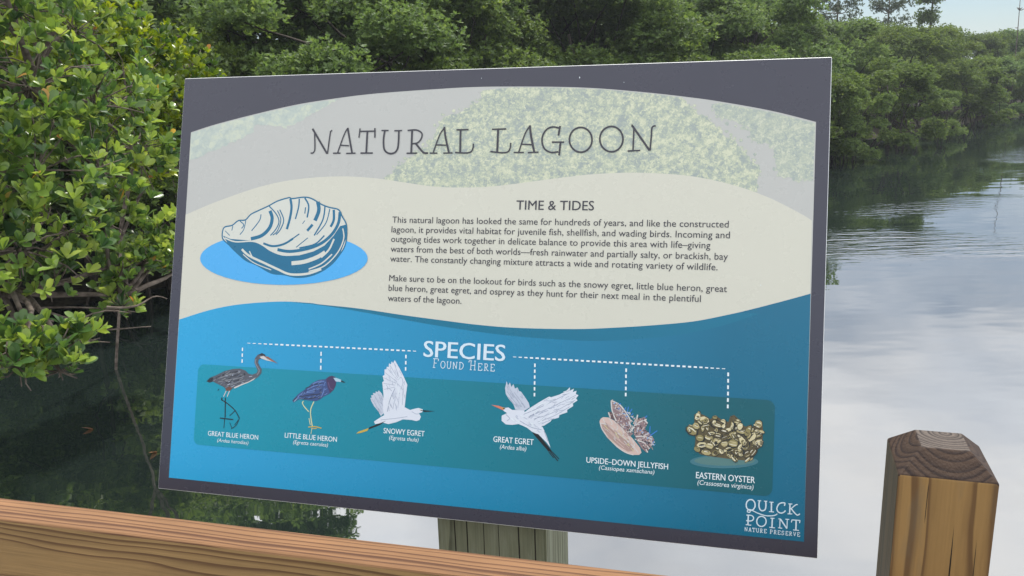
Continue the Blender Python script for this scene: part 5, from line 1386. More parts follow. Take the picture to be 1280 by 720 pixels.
  ('S','mist',0.61,562.3,155.3,567.9,159.2),
  ('S','mist',0.68,559.5,139.6,566.5,144.9),
  ('S','mist',0.67,608.3,169.8,612.9,173.2),
  ('S','mist2',0.68,566.9,148.5,571.4,150.6),
  ('S','mist2',0.66,559.1,145.2,564.8,145.3),
  ('S','mist',0.5,600.4,166.1,607.5,171.1),
  ('S','mist',0.63,603.8,162.2,610.7,167.0),
  ('S','white',0.68,564.1,158.9,571.4,162.3),
  ('S','mist',0.54,589.6,159.2,594.3,162.5),
  ('S','mist2',0.6,581.7,156.4,588.1,161.1),
  ('S','mist2',0.67,594.8,169.7,599.0,175.7),
  ('S','white',0.59,579.2,145.8,583.6,149.0),
  ('S','white',0.67,601.6,167.0,608.2,169.6),
  ('S','mist2',0.67,574.8,138.6,580.7,140.5),
  ('S','mist2',0.67,581.9,157.3,586.7,157.9),
  ('S','white',0.55,579.3,149.6,583.3,152.4),
  ('S','white',0.59,606.4,170.9,612.7,173.5),
  ('S','mist',0.68,560.6,148.6,566.7,152.3),
  ('S','mist2',0.51,579.4,156.3,584.3,159.8),
  ('S','mist2',0.67,588.7,155.0,592.3,156.9),
  ('S','white',0.56,591.9,164.8,596.9,167.3),
  ('S','mist2',0.48,568.7,140.3,574.9,146.4),
  ('S','mist2',0.67,574.0,166.6,582.7,165.3),
  ('S','mist2',0.48,579.2,155.7,582.9,157.8),
  ('S','mist',0.41,588.2,160.3,593.8,165.4),
  ('S','white',0.53,602.2,177.0,605.8,179.0),
  ('S','white',0.59,575.5,154.7,581.8,158.6),
  ('S','white',0.56,578.1,167.2,581.3,170.9),
  ('S','mist',0.61,580.0,166.4,587.5,169.2),
  ('S','mist',0.52,595.2,162.4,600.0,163.5),
  ('S','mist',0.48,556.2,151.2,561.6,153.7),
  ('S','mist',0.6,570.2,150.6,578.2,153.5),
  ('S','white',0.46,555.5,150.8,558.7,156.7),
  ('S','mist2',0.45,565.8,135.5,571.7,137.8),
  ('S','white',0.41,596.2,152.5,598.6,156.2),
  ('S','mist',0.62,583.3,164.1,589.3,165.4),
  ('S','white',0.6,560.0,147.8,563.6,152.0),
  ('S','mist2',0.59,601.5,165.6,608.8,167.2),
  ('S','white',0.46,602.2,163.1,608.6,165.6),
  ('S','white',0.66,569.4,161.2,574.3,163.9),
  ('S','mist2',0.65,567.6,159.5,571.7,161.3),
  ('S','mist',0.62,578.4,156.0,582.9,157.0),
  ('S','mist2',0.59,578.1,142.2,583.5,143.9),
  ('S','mist',0.57,596.3,175.2,601.2,176.2),
  ('S','mist',0.53,592.0,153.9,599.1,155.5),
  ('S','mist',0.62,565.3,146.7,570.9,151.8),
  ('S','white',0.52,563.8,159.2,569.5,162.0),
  ('S','mist2',0.6,571.9,152.2,578.1,156.5),
  ('S','mist',0.44,600.1,170.8,605.1,174.1),
  ('S','white',0.4,574.4,166.8,581.7,169.2),
  ('S','white',0.59,566.0,137.1,570.2,139.4),
  ('S','mist',0.44,564.4,143.0,567.9,145.6),
  ('S','white',0.62,580.0,166.8,583.8,168.6),
  ('S','white',0.67,568.2,138.4,572.5,142.9),
  ('S','mist',0.66,552.4,142.0,559.7,147.1),
  ('S','mist2',0.46,561.8,147.8,566.9,150.6),
  ('S','mist',0.43,555.3,141.4,559.8,146.1),
  ('S','mist2',0.54,573.6,146.3,579.9,151.1),
  ('S','mist',0.51,578.4,156.9,582.9,156.9),
  ('S','white',0.67,572.0,159.1,579.2,164.2),
  ('S','mist2',0.5,594.7,151.7,599.4,156.3),
  ('S','mist',0.62,587.6,150.7,590.9,153.7),
  ('S','mist',0.47,584.9,159.7,587.1,163.6),
  ('S','white',0.58,557.5,149.9,564.8,154.1),
  ('S','mist2',0.63,572.2,140.0,575.7,143.8),
  ('S','mist',0.47,601.0,179.5,606.4,182.1),
  ('S','mist',0.49,585.2,154.1,589.6,156.4),
  ('S','mist',0.64,552.3,143.3,559.5,148.1),
  ('S','white',0.53,597.1,179.0,602.7,181.0),
  ('S','mist2',0.62,571.6,165.3,578.0,169.4),
  ('S','mist2',0.68,545.6,157.7,547.8,155.6),
  ('S','mist',0.46,535.4,178.8,536.3,174.0),
  ('S','mist',0.64,538.3,157.8,541.7,155.7),
  ('S','mist2',0.43,523.4,178.1,528.0,175.3),
  ('S','mist',0.43,528.4,170.3,530.8,166.7),
  ('S','mist',0.64,527.0,168.3,528.1,165.0),
  ('S','mist2',0.51,538.3,162.5,540.5,157.8),
  ('S','mist2',0.54,535.2,156.7,539.5,152.8),
  ('S','mist2',0.61,542.3,171.9,543.2,168.0),
  ('S','mist2',0.54,533.8,168.7,537.6,165.7),
  ('S','mist',0.68,540.2,169.7,543.4,166.8),
  ('S','mist2',0.56,536.3,158.1,540.6,153.4),
  ('S','mist2',0.65,541.5,173.2,543.2,166.9),
  ('S','mist2',0.42,522.4,178.2,523.5,173.8),
  ('S','mist',0.57,527.9,172.3,532.1,167.4),
  ('S','mist2',0.54,535.1,161.5,538.4,156.1),
  ('S','mist',0.64,534.5,166.2,537.6,162.6),
  ('S','mist2',0.48,529.7,172.7,532.5,168.8),
  ('S','mist',0.61,521.3,181.9,523.4,177.4),
  ('S','mist',0.61,543.9,160.1,546.9,154.8),
  ('S','mist',0.52,525.7,165.3,528.3,162.4),
  ('S','mist',0.63,525.7,174.1,527.5,170.6),
  ('S','mist',0.68,541.5,161.1,544.8,158.3),
  ('S','mist',0.59,522.1,183.5,525.2,178.9),
  ('S','mist',0.61,533.8,159.0,536.3,156.7),
  ('S','mist2',0.59,524.0,181.1,527.1,175.6),
  ('S','white',0.71,541.0,145.1,545.4,142.9),
  ('S','mist2',0.73,545.9,142.6,550.4,140.4),
  ('S','mist2',0.54,552.5,132.3,556.9,130.0),
  ('S','white',0.67,556.3,135.0,559.8,131.6),
  ('S','white',0.76,529.1,139.4,532.8,136.4),
  ('S','white',0.71,559.1,126.5,563.3,126.2),
  ('S','white',0.67,554.3,136.1,560.0,134.3),
  ('S','white',0.82,537.6,137.1,541.4,134.5),
  ('S','white',0.85,566.7,123.8,570.3,122.1),
  ('S','white',0.84,534.1,140.4,538.0,137.0),
  ('S','mist2',0.66,559.9,134.6,563.5,131.0),
  ('S','mist2',0.53,545.0,134.7,549.4,133.6),
  ('S','mist2',0.69,535.3,144.4,538.0,142.9),
  ('S','white',0.54,535.6,137.4,540.8,136.8),
  ('S','white',0.63,566.5,127.8,569.9,126.1),
  ('S','mist2',0.67,534.7,143.0,538.9,139.7),
  ('S','mist2',0.66,564.7,127.4,568.2,124.3),
  ('S','white',0.56,556.1,131.7,560.4,130.0),
  ('S','mist2',0.56,564.3,131.9,568.3,127.9),
  ('S','white',0.68,547.7,130.6,553.1,129.3),
  ('S','white',0.66,535.4,135.1,539.8,133.8),
  ('S','white',0.51,541.9,143.7,544.9,140.9),
  ('S','mist2',0.54,553.0,136.6,556.7,133.0),
  ('S','white',0.8,529.2,140.4,533.7,136.8),
  ('S','mist2',0.65,552.2,134.1,556.1,132.9),
  ('S','white',0.72,547.8,139.5,552.3,137.3),
 ],
 'jellyfish_picture': [
  ('P','blush',0,645.7,144.3,647.4,148.1,650.4,150.1,657.7,150.0,665.1,146.3,676.3,136.9,688.8,125.9,698.7,114.8,700.7,109.0,697.9,105.8,689.6,105.2,679.9,107.4,668.8,113.6,656.3,124.6,648.6,134.9),
  ('P','blush2',0,648.3,141.5,654.4,140.7,666.9,132.0,680.5,122.9,690.4,114.2,690.6,110.0,683.4,108.8,671.2,115.0,657.4,125.9,650.0,135.6),
  ('P','umber3',0,659.2,171.8,664.1,171.5,671.5,166.6,681.7,154.1,686.1,148.4,683.6,136.3,689.7,132.0,685.1,128.0,676.3,136.9,665.1,146.3,661.6,158.7),
  ('P','umber3',0,689.6,134.3,692.6,148.9,703.1,154.4,707.0,146.3,703.7,139.0,711.1,132.4,716.0,126.8,714.0,119.6,707.2,109.6,701.1,113.8,694.8,122.8),
  ('P','umber',0,656.3,154.7,658.6,157.9,664.8,154.7,667.5,147.1,658.9,149.5),
  ('S','dark',1.32,691.6,145.8,692.1,143.2),
  ('S','dark',1.32,708.6,118.6,710.7,116.5),
  ('S','dark',1.32,673.2,150.7,670.4,147.4),
  ('S','blush2',1.06,690.0,146.7,690.7,143.3),
  ('S','dark',0.79,699.2,124.2,701.5,123.0),
  ('S','blush2',1.06,662.8,164.1,662.9,162.0),
  ('S','blush2',1.32,694.4,149.2,696.9,148.1),
  ('S','blush2',1.32,694.8,149.8,697.3,147.4),
  ('S','blush2',1.06,677.1,144.0,674.9,141.5),
  ('S','dark',0.79,702.6,120.0,699.8,117.6),
  ('S','bone',1.06,667.6,155.3,669.0,153.4),
  ('S','blush2',0.79,709.5,115.2,707.1,112.4),
  ('S','blush2',0.79,664.3,169.7,665.5,166.3),
  ('S','dark',1.06,701.3,124.7,701.1,122.3),
  ('S','blush2',1.06,699.6,149.2,700.5,146.3),
  ('S','blush2',0.79,713.0,117.0,714.8,113.6),
  ('S','bone',1.32,698.9,126.4,699.8,124.1),
  ('S','dark',0.79,706.0,122.3,706.6,118.9),
  ('S','blush2',0.79,691.2,131.9,690.5,129.9),
  ('S','bone',0.79,694.0,146.1,696.9,143.5),
  ('S','blush',1.06,690.6,146.7,688.8,144.3),
  ('S','blush',1.06,676.6,144.7,678.6,141.4),
  ('S','dark',1.06,692.2,146.5,690.6,144.9),
  ('S','blush',1.06,671.5,150.6,670.6,147.4),
  ('S','blush2',1.32,690.5,150.4,692.3,148.7),
  ('S','bone',1.06,697.8,126.0,695.8,124.7),
  ('S','bone',1.59,659.8,171.2,661.6,158.7,667.5,145.9),
  ('S','bone',1.59,659.8,171.6,671.5,166.6,682.3,153.5,685.5,147.2),
  ('S','bone',1.59,684.9,132.8,691.1,142.8,694.1,156.2),
  ('S','bone',1.59,689.4,139.1,696.3,146.8,705.6,151.0),
  ('S','bone',1.59,692.2,128.6,704.1,129.5,713.7,126.7),
  ('S','bone',1.59,694.8,124.0,704.4,121.2,710.6,114.6),
  ('S','bone',1.59,703.0,128.2,708.7,134.6),
  ('S','bone',1.59,703.3,149.6,707.0,146.3),
  ('S','bone',1.59,683.1,147.0,688.3,136.6),
  ('S','bone',1.59,656.8,156.6,659.5,150.1),
  ('S','bone',1.59,709.1,123.9,716.8,123.3),
  ('S','bone',1.59,705.8,115.4,708.4,109.7),
  ('S','bone',1.19,649.2,148.8,654.4,141.3),
  ('S','bone',1.19,657.7,149.4,662.2,143.1,660.5,141.2),
  ('S','bone',1.19,665.1,145.7,669.6,138.2,667.4,135.1),
  ('S','bone',1.19,673.9,138.6,677.8,131.1,674.9,127.3),
  ('S','bone',1.19,682.0,131.4,685.2,123.9,682.4,120.7),
  ('S','bone',1.19,688.8,124.7,691.5,117.8,689.2,114.1),
  ('S','bone',1.19,647.7,142.0,656.9,140.3,668.1,132.7,681.7,123.0,691.6,114.2,696.6,108.7),
  ('S','bone',1.19,646.4,143.2,649.8,134.4,658.1,124.2,670.0,113.7,681.1,107.4,690.8,105.3),
  ('S','cobalt',1.06,680.3,157.0,682.2,165.5),
  ('S','cobalt',1.06,677.2,161.0,678.8,164.7),
  ('S','cobalt',1.06,683.7,157.6,686.7,163.0),
  ('S','cobalt',1.06,685.8,155.0,688.5,157.5),
  ('S','cobalt',1.06,709.4,129.9,719.4,138.0),
  ('S','cobalt',1.06,710.1,133.5,710.3,143.0),
  ('S','cobalt',1.06,669.1,167.6,672.4,168.8),
  ('S','cobalt',1.06,703.2,153.2,706.1,155.8),
  ('S','cobalt',1.06,712.8,119.5,715.5,124.4),
  ('S','blush',0.93,655.9,134.2,667.1,125.5,679.5,116.9),
  ('S','blush',0.93,660.8,132.2,673.3,122.4),
  ('S','blush',0.93,668.5,120.8,678.5,113.2),
  ('S','mist2',0.83,694.6,144.0,696.8,144.4),
  ('S','bone',1.11,687.5,142.4,685.9,139.5),
  ('S','blush',0.92,695.4,151.9,698.3,150.6),
  ('S','dark',0.97,664.2,167.8,668.1,168.5),
  ('S','umber',0.72,694.8,141.6,697.3,139.7),
  ('S','blush2',0.9,688.1,140.2,685.6,138.5),
  ('S','bone',0.65,712.4,119.6,710.2,119.7),
  ('S','dark',1.07,701.4,152.1,702.1,150.1),
  ('S','blush',1.1,701.9,140.0,700.5,137.4),
  ('S','bone',0.95,679.9,135.4,682.7,132.6),
  ('S','umber',1.1,709.6,118.3,709.9,116.1),
  ('S','dark',0.95,686.1,142.4,687.6,139.7),
  ('S','dark',0.91,699.2,140.7,699.9,138.8),
  ('S','blush',0.98,704.7,144.9,705.6,143.1),
  ('S','umber',1.03,698.8,134.3,700.0,132.8),
  ('S','dark',0.99,690.4,140.9,692.8,141.9),
  ('S','blush2',0.98,674.8,153.6,677.8,155.3),
  ('S','dark',0.74,705.3,135.2,707.8,136.1),
  ('S','blush',1.02,670.7,156.3,672.6,154.2),
  ('S','dark',1.07,703.5,122.7,707.0,123.5),
  ('S','mist2',0.71,708.0,132.3,710.9,129.8),
  ('S','bone',0.87,666.6,161.0,668.8,160.2),
  ('S','blush2',1.07,691.7,133.6,693.4,136.3),
  ('S','umber',0.88,705.7,132.4,705.9,130.5),
  ('S','blush',1.03,674.1,148.0,674.3,146.1),
  ('S','blush',0.88,696.3,131.5,698.1,132.5),
  ('S','bone',1.01,685.4,142.2,686.5,140.1),
  ('S','mist2',0.79,700.7,136.2,701.4,133.9),
  ('S','dark',0.81,680.7,140.4,683.8,138.3),
  ('S','bone',0.96,691.6,125.5,693.9,124.3),
  ('S','bone',1.01,702.8,141.6,702.2,139.7),
  ('S','blush2',1.03,667.6,164.7,669.4,164.1),
  ('S','blush',0.8,674.3,152.3,675.6,150.8),
  ('S','mist2',0.96,664.7,162.5,667.5,160.6),
  ('S','mist2',1.11,704.7,131.9,708.0,133.7),
  ('S','dark',1.07,710.1,121.2,707.2,120.0),
  ('S','blush',0.8,665.8,156.3,667.3,153.6),
  ('S','blush2',0.93,699.9,118.1,701.0,116.6),
  ('S','bone',0.7,686.1,149.0,688.2,147.1),
  ('S','blush',0.94,666.1,168.6,667.8,167.8),
  ('S','blush2',1.08,675.4,140.7,676.0,137.2),
  ('S','blush',1.07,691.0,133.5,694.6,134.0),
  ('S','blush',0.79,700.3,137.3,699.1,134.8),
  ('S','umber',0.89,701.8,116.6,705.4,115.0),
  ('S','blush2',1.09,697.1,134.5,699.7,133.0),
  ('S','blush2',0.87,680.3,137.1,680.5,134.9),
  ('S','umber',0.79,690.9,127.5,692.5,128.6),
  ('S','bone',0.85,687.9,141.4,688.2,139.5),
  ('S','bone',0.86,678.2,151.4,679.0,148.6),
  ('S','umber',1.1,707.0,115.3,708.6,112.1),
  ('S','blush2',0.82,694.9,146.2,695.1,142.8),
  ('S','bone',0.95,675.1,156.3,672.9,154.8),
  ('S','blush2',0.77,664.1,154.0,667.1,155.8),
  ('S','bone',1.06,683.4,133.0,685.5,134.2),
  ('S','mist2',0.96,693.9,138.2,694.8,134.4),
  ('S','blush2',0.75,709.7,120.4,711.8,118.2),
  ('S','blush2',1.08,679.3,135.9,680.4,133.7),
  ('S','mist2',0.88,706.9,123.5,707.3,120.8),
  ('S','dark',0.84,706.4,122.3,709.4,122.4),
  ('S','bone',1.07,676.6,141.0,677.0,138.7),
  ('S','bone',0.72,687.8,136.5,688.8,134.3),
  ('S','blush2',0.88,685.1,149.5,686.9,148.5),
  ('S','dark',0.68,696.2,152.2,696.0,149.8),
  ('S','bone',0.85,669.4,159.7,672.3,158.8),
  ('S','bone',0.71,669.4,165.5,670.8,162.6),
  ('S','umber',0.69,697.5,121.8,700.5,121.5),
  ('S','dark',0.98,682.6,136.9,682.6,134.5),
  ('S','blush2',0.87,708.5,123.0,710.1,125.2),
  ('S','bone',0.69,669.7,145.5,671.0,143.8),
  ('S','bone',0.78,683.4,144.9,683.9,142.9),
  ('S','umber',0.67,705.1,116.8,706.2,115.2),
  ('S','umber',0.92,700.7,149.1,703.0,148.1),
  ('S','umber',0.67,676.4,158.9,677.1,157.0),
  ('S','dark',0.85,684.8,135.1,685.1,131.9),
  ('S','blush2',1.06,658.8,153.2,661.0,154.2),
  ('S','blush',1.0,712.4,125.4,712.7,123.5),
  ('S','blush2',1.01,661.2,164.3,663.2,165.8),
  ('S','blush',1.08,668.8,146.1,670.4,147.2),
  ('S','bone',0.67,678.3,155.7,678.1,152.9),
  ('S','bone',0.81,684.5,138.7,686.3,136.1),
  ('S','dark',0.75,701.9,136.3,705.7,137.2),
  ('S','bone',1.08,666.2,164.3,664.8,162.1),
  ('S','umber',0.91,707.3,128.7,710.2,131.4),
  ('S','bone',0.79,667.0,144.9,669.5,143.8),
  ('S','dark',0.95,709.3,122.5,713.1,122.4),
  ('S','mist2',0.9,680.0,151.8,681.3,150.1),
  ('S','dark',0.68,692.8,140.3,692.5,136.9),
  ('S','bone',0.87,713.2,121.0,712.5,118.7),
  ('S','dark',0.93,698.9,143.4,697.8,140.2),
  ('S','mist2',0.96,693.3,139.6,696.6,139.2),
  ('S','blush',0.79,705.0,126.3,707.3,124.0),
  ('S','bone',0.68,703.8,116.5,706.2,116.2),
  ('S','bone',0.66,676.4,141.9,679.0,141.5),
  ('S','blush',0.75,705.7,131.6,708.6,133.3),
  ('S','blush2',0.69,670.6,148.6,672.6,146.6),
  ('S','dark',0.9,693.4,131.5,693.9,134.0),
  ('S','mist2',0.91,669.6,154.1,671.7,154.2),
  ('S','mist2',0.85,674.2,160.6,674.8,157.7),
  ('S','bone',0.76,702.7,146.6,703.7,144.7),
  ('S','bone',0.9,710.5,130.2,713.8,129.5),
  ('S','bone',0.84,689.5,147.2,692.1,147.8),
  ('S','bone',0.67,676.6,154.9,680.0,155.1),
  ('S','blush2',0.95,668.4,168.1,669.1,165.1),
  ('S','umber',1.01,704.0,114.5,707.0,114.6),
  ('S','mist2',0.76,679.8,141.6,683.5,142.7),
  ('S','blush2',0.88,704.7,118.6,708.6,118.5),
  ('S','umber',0.75,714.0,124.9,714.1,122.6),
  ('S','umber',1.02,705.6,122.8,706.6,119.6),
  ('S','umber',0.84,664.6,155.5,667.3,155.4),
  ('S','mist2',0.66,672.2,146.5,674.4,146.0),
  ('S','blush2',0.84,698.6,125.3,700.3,123.8),
  ('S','bone',0.68,677.3,157.1,678.7,153.4),
  ('S','mist2',1.09,679.8,145.2,681.1,143.6),
  ('S','bone',0.84,673.7,163.2,675.1,161.7),
  ('S','umber',1.07,666.5,146.2,668.1,144.3),
  ('S','blush2',1.0,675.7,152.4,678.6,150.2),
  ('S','bone',0.76,675.2,140.1,677.1,138.8),
  ('S','blush2',1.05,691.8,138.4,691.0,135.9),
  ('S','bone',1.04,672.9,143.2,675.3,140.0),
  ('S','umber',0.82,662.0,156.3,662.6,153.2),
  ('S','blush',0.68,705.1,120.2,705.6,117.8),
  ('S','bone',0.76,702.0,119.0,704.1,116.9),
  ('S','umber',0.95,703.7,144.7,706.2,144.5),
  ('S','blush',0.75,689.3,145.4,691.7,143.2),
  ('S','bone',0.89,686.3,149.3,686.0,145.8),
  ('S','bone',0.94,673.3,138.8,676.3,136.6),
  ('S','mist2',0.65,677.9,139.4,679.6,138.2),
  ('S','bone',0.84,695.1,140.1,694.8,137.3),
  ('S','blush2',0.84,683.3,134.2,682.6,131.8),
  ('S','bone',0.71,672.0,156.7,676.1,157.0),
  ('S','dark',0.66,700.6,132.3,701.3,130.0),
  ('S','umber',0.79,665.9,152.1,668.7,149.7),
  ('S','umber',0.71,671.6,151.2,672.5,149.5),
  ('S','dark',1.03,702.7,133.4,704.7,130.9),
  ('S','bone',0.79,701.3,127.1,704.3,127.8),
  ('S','blush2',0.77,691.5,147.2,693.2,150.1),
  ('S','dark',0.96,699.4,132.5,701.6,130.9),
  ('S','bone',0.85,682.8,134.6,686.4,134.0),
  ('S','mist2',0.93,691.4,146.2,692.1,143.8),
  ('S','blush2',1.06,702.0,115.4,704.4,117.7),
  ('S','bone',0.66,665.5,156.3,661.9,155.0),
  ('S','blush2',0.82,683.3,136.3,684.7,140.0),
  ('S','umber',0.68,677.8,147.7,680.1,147.0),
  ('S','dark',1.05,694.3,151.6,697.8,152.5),
  ('S','umber',0.79,666.1,161.2,668.6,162.6),
  ('S','mist2',1.1,713.6,127.3,712.1,125.0),
  ('S','dark',0.87,702.4,115.2,703.6,117.0),
  ('S','blush2',0.99,694.6,151.5,693.8,147.6),
  ('S','bone',0.74,693.6,144.1,696.4,143.8),
  ('S','blush2',0.96,667.8,153.3,667.3,151.3),
  ('S','bone',0.79,659.2,171.2,661.8,173.1),
  ('S','blush',0.79,660.6,169.9,662.1,172.7),
  ('S','bone',0.79,661.9,168.7,664.9,168.0),
  ('S','cobalt2',0.79,663.2,167.5,665.2,170.0),
  ('S','bone',0.79,664.5,166.3,667.5,165.3),
  ('S','bone',0.79,665.8,165.0,667.8,167.5),
  ('S','blush',0.79,667.1,163.8,670.3,164.0),
  ('S','cobalt2',0.79,668.5,162.6,671.6,163.0),
  ('S','cobalt2',0.79,669.8,161.4,672.6,160.1),
  ('S','blush',0.79,671.1,160.1,671.9,163.2),
  ('S','blush',0.79,672.4,158.9,672.5,162.0),
  ('S','bone',0.79,673.7,157.7,676.4,159.3),
  ('S','cobalt2',0.79,675.0,156.5,678.1,156.4),
  ('S','bone',0.79,676.3,155.3,679.4,155.0),
  ('S','blush',0.79,677.6,154.0,680.5,153.0),
  ('S','cobalt2',0.79,678.9,152.8,682.0,153.4),
  ('S','bone',0.79,680.0,158.8,682.9,157.9),
  ('S','cobalt2',0.79,681.3,157.5,684.2,156.5),
  ('S','bone',0.79,682.6,156.3,684.2,159.0),
  ('S','bone',0.79,683.9,155.1,685.0,158.0),
  ('S','bone',0.79,685.2,153.9,688.1,153.1),
  ('S','cobalt2',0.79,686.5,152.7,689.4,151.8),
  ('S','blush',0.79,687.8,151.5,688.5,154.5),
  ('S','bone',0.79,689.1,150.3,691.4,152.3),
  ('S','bone',0.79,690.4,149.0,693.1,147.7),
  ('S','blush',0.79,691.7,147.8,692.3,150.9),
  ('S','blush',0.79,693.2,139.5,696.2,138.6),
  ('S','bone',0.79,694.5,138.3,696.4,140.8),
  ('S','bone',0.79,695.8,137.1,696.5,140.1),
  ('S','cobalt2',0.79,697.1,135.9,699.8,137.5),
  ('S','blush',0.79,698.4,134.7,701.2,136.1),
  ('S','cobalt2',0.79,699.7,133.5,702.1,135.6),
  ('S','bone',0.79,701.0,132.3,702.1,135.2),
  ('S','blush',0.79,702.3,131.1,705.4,131.5),
  ('S','bone',0.79,703.6,129.9,704.5,132.8),
  ('S','blush',0.79,704.9,128.6,705.0,131.7),
  ('S','bone',0.79,706.2,127.5,709.2,127.6),
  ('S','cobalt2',0.79,707.5,126.3,708.1,129.3),
  ('S','blush',0.79,708.7,125.1,711.5,123.8),
  ('S','bone',0.79,710.0,123.9,710.9,126.8),
  ('S','bone',0.79,711.3,122.7,714.4,122.8),
  ('S','bone',0.79,712.6,121.5,715.5,120.8),
  ('S','bone',0.79,713.9,120.3,716.8,119.6),
  ('S','cobalt2',0.79,715.2,119.1,717.6,121.0),
  ('S','blush2',0.81,677.4,131.3,682.2,127.4),
  ('S','blush',0.93,657.0,125.6,660.3,122.6),
  ('S','blush',0.94,657.4,135.5,662.4,131.6),
  ('S','bone',0.81,664.8,124.9,667.7,121.1),
  ('S','bone',0.75,665.2,127.0,667.4,123.6),
  ('S','blush',0.9,660.9,137.1,665.0,133.4),
  ('S','blush',0.75,662.0,135.9,665.2,133.8),
  ('S','bone',0.69,666.3,130.2,669.1,128.7),
  ('S','sand',0.77,673.4,129.5,676.8,126.3),
  ('S','sand',0.88,666.3,132.3,668.9,130.0),
  ('S','blush',0.74,665.8,143.0,671.1,139.8),
  ('S','blush2',0.91,670.8,127.5,674.8,124.8),
  ('S','sand',0.57,661.1,121.4,666.1,118.6),
  ('S','bone',0.57,654.4,135.6,657.3,132.4),
  ('S','sand',0.9,652.4,140.1,657.2,135.2),
  ('S','sand',0.82,687.1,114.0,690.9,109.6),
  ('S','blush',0.8,651.3,137.3,654.5,133.6),
  ('S','sand',0.91,670.8,134.8,675.0,130.7),
  ('S','blush2',0.56,679.0,132.0,683.9,128.7),
  ('S','blush2',0.67,665.1,135.2,669.6,131.4),
  ('S','blush',0.78,657.7,141.7,661.3,136.0),
  ('S','blush2',0.9,682.0,124.8,684.9,123.3),
  ('S','blush2',0.95,669.0,122.8,672.7,118.9),
  ('S','sand',0.84,666.3,131.9,669.2,129.6),
  ('S','blush',0.7,679.8,118.1,685.0,113.7),
  ('S','sand',0.8,681.3,118.2,684.4,116.6),
  ('S','sand',0.79,683.1,119.7,685.9,115.7),
  ('S','sand',0.69,680.2,125.6,682.1,123.0),
  ('S','bone',0.6,679.8,124.4,682.5,122.5),
  ('S','blush',0.6,691.1,120.7,694.9,116.1),
  ('S','sand',0.93,667.7,129.2,671.7,125.4),
  ('S','blush2',0.63,684.9,121.1,687.4,118.4),
  ('S','blush2',0.88,653.5,143.6,657.3,139.1),
  ('S','bone',0.81,678.0,122.0,681.6,118.4),
 ],
 'oyster_cluster_picture': [
  ('P','seafoam',0,842.7,109.6,842.0,107.9,839.8,106.2,836.1,104.5,831.1,102.8,825.0,101.2,818.1,99.9,810.5,98.8,802.5,97.9,794.5,97.4,786.8,97.2,779.6,97.4,773.3,97.9,768.1,98.7,764.2,99.8,761.8,101.2,760.9,102.8,761.7,104.5,764.0,106.3,767.8,108.0,772.9,109.7,779.2,111.3,786.3,112.6,794.0,113.7,801.9,114.5,809.9,115.0,817.6,115.2,824.6,115.0,830.8,114.5,835.8,113.6,839.6,112.5,841.9,111.1),
  ('P','seafoam2',0,838.6,110.2,837.9,109.0,836.0,107.7,832.7,106.4,828.3,105.1,822.9,103.9,816.7,102.8,810.0,101.9,803.0,101.2,795.9,100.7,789.1,100.5,782.8,100.5,777.2,100.8,772.6,101.3,769.2,102.1,767.1,103.0,766.3,104.2,767.0,105.4,769.0,106.7,772.4,108.0,776.9,109.3,782.4,110.5,788.7,111.6,795.5,112.5,802.6,113.2,809.6,113.7,816.4,113.9,822.6,113.8,828.0,113.5,832.5,113.0,835.8,112.2,837.9,111.3),
  ('P','umber2',0,755.6,145.5,764.8,148.5,764.3,161.4,770.0,163.6,779.3,160.1,784.0,156.9,789.5,162.0,797.7,157.3,805.7,155.0,807.7,162.1,812.2,164.2,816.8,160.4,821.5,153.8,826.1,150.7,831.6,153.4,835.1,151.3,838.2,159.6,846.0,156.7,846.9,146.5,846.7,136.1,846.9,129.2,841.5,124.2,837.3,114.7,830.8,109.5,816.2,109.5,799.3,110.4,782.1,111.3,772.9,112.9,765.8,119.3,766.6,127.6,766.4,134.6,759.4,136.4),
  ('P','char',0,813.4,122.8,812.6,120.0,809.0,117.5,804.1,116.8,801.8,119.2,804.0,122.6,807.3,124.7,811.7,125.4),
  ('P','olive',0,812.6,123.1,811.7,120.5,808.6,118.1,804.2,118.4,802.5,119.9,803.8,122.7,807.3,124.8,810.8,124.4),
  ('P','char',0,811.9,121.9,810.9,120.3,808.1,119.2,805.6,119.1,805.0,120.5,807.4,122.2,810.3,122.7),
  ('S','char',0.85,804.8,119.8,808.2,120.5,811.4,121.7),
  ('S','bone2',0.71,803.8,122.1,807.4,123.6,811.3,124.2),
  ('P','char',0,807.7,127.7,805.3,125.0,802.0,123.8,798.3,124.8,798.1,127.8,799.6,130.6,802.6,132.5,805.9,130.9),
  ('P','khaki',0,806.0,127.8,804.9,125.7,801.9,124.0,798.8,125.3,797.5,128.1,799.0,130.5,802.3,132.2,805.5,130.4),
  ('S','sand',0.7,799.1,127.1,802.0,126.8,804.9,127.0),
  ('S','bone2',0.58,799.1,129.1,802.2,129.3,805.1,129.0),
  ('P','char',0,798.3,150.8,797.1,151.0,795.0,151.7,793.9,153.5,793.8,154.8,795.7,155.9,797.5,154.8,799.0,152.8),
  ('P','khaki',0,798.4,152.0,796.7,151.6,795.0,152.3,793.8,153.8,794.0,155.4,795.4,155.9,797.3,154.6,798.2,153.0),
  ('S','bone2',0.69,794.9,153.7,795.6,152.9,796.5,152.3),
  ('S','bone2',0.53,795.6,154.9,796.7,154.2,797.6,153.1),
  ('P','char',0,837.4,113.3,836.6,111.5,834.2,109.7,831.3,108.5,830.1,109.5,830.6,111.2,832.7,112.8,835.7,113.5),
  ('P','khaki',0,836.3,113.4,835.9,111.9,834.0,110.2,831.6,109.7,830.1,109.9,830.6,111.4,832.7,113.2,834.9,113.7),
  ('S','bone2',0.86,831.2,111.2,832.9,112.4,834.8,113.2),
  ('S','char',0.91,830.7,111.1,832.8,112.6,835.1,113.5),
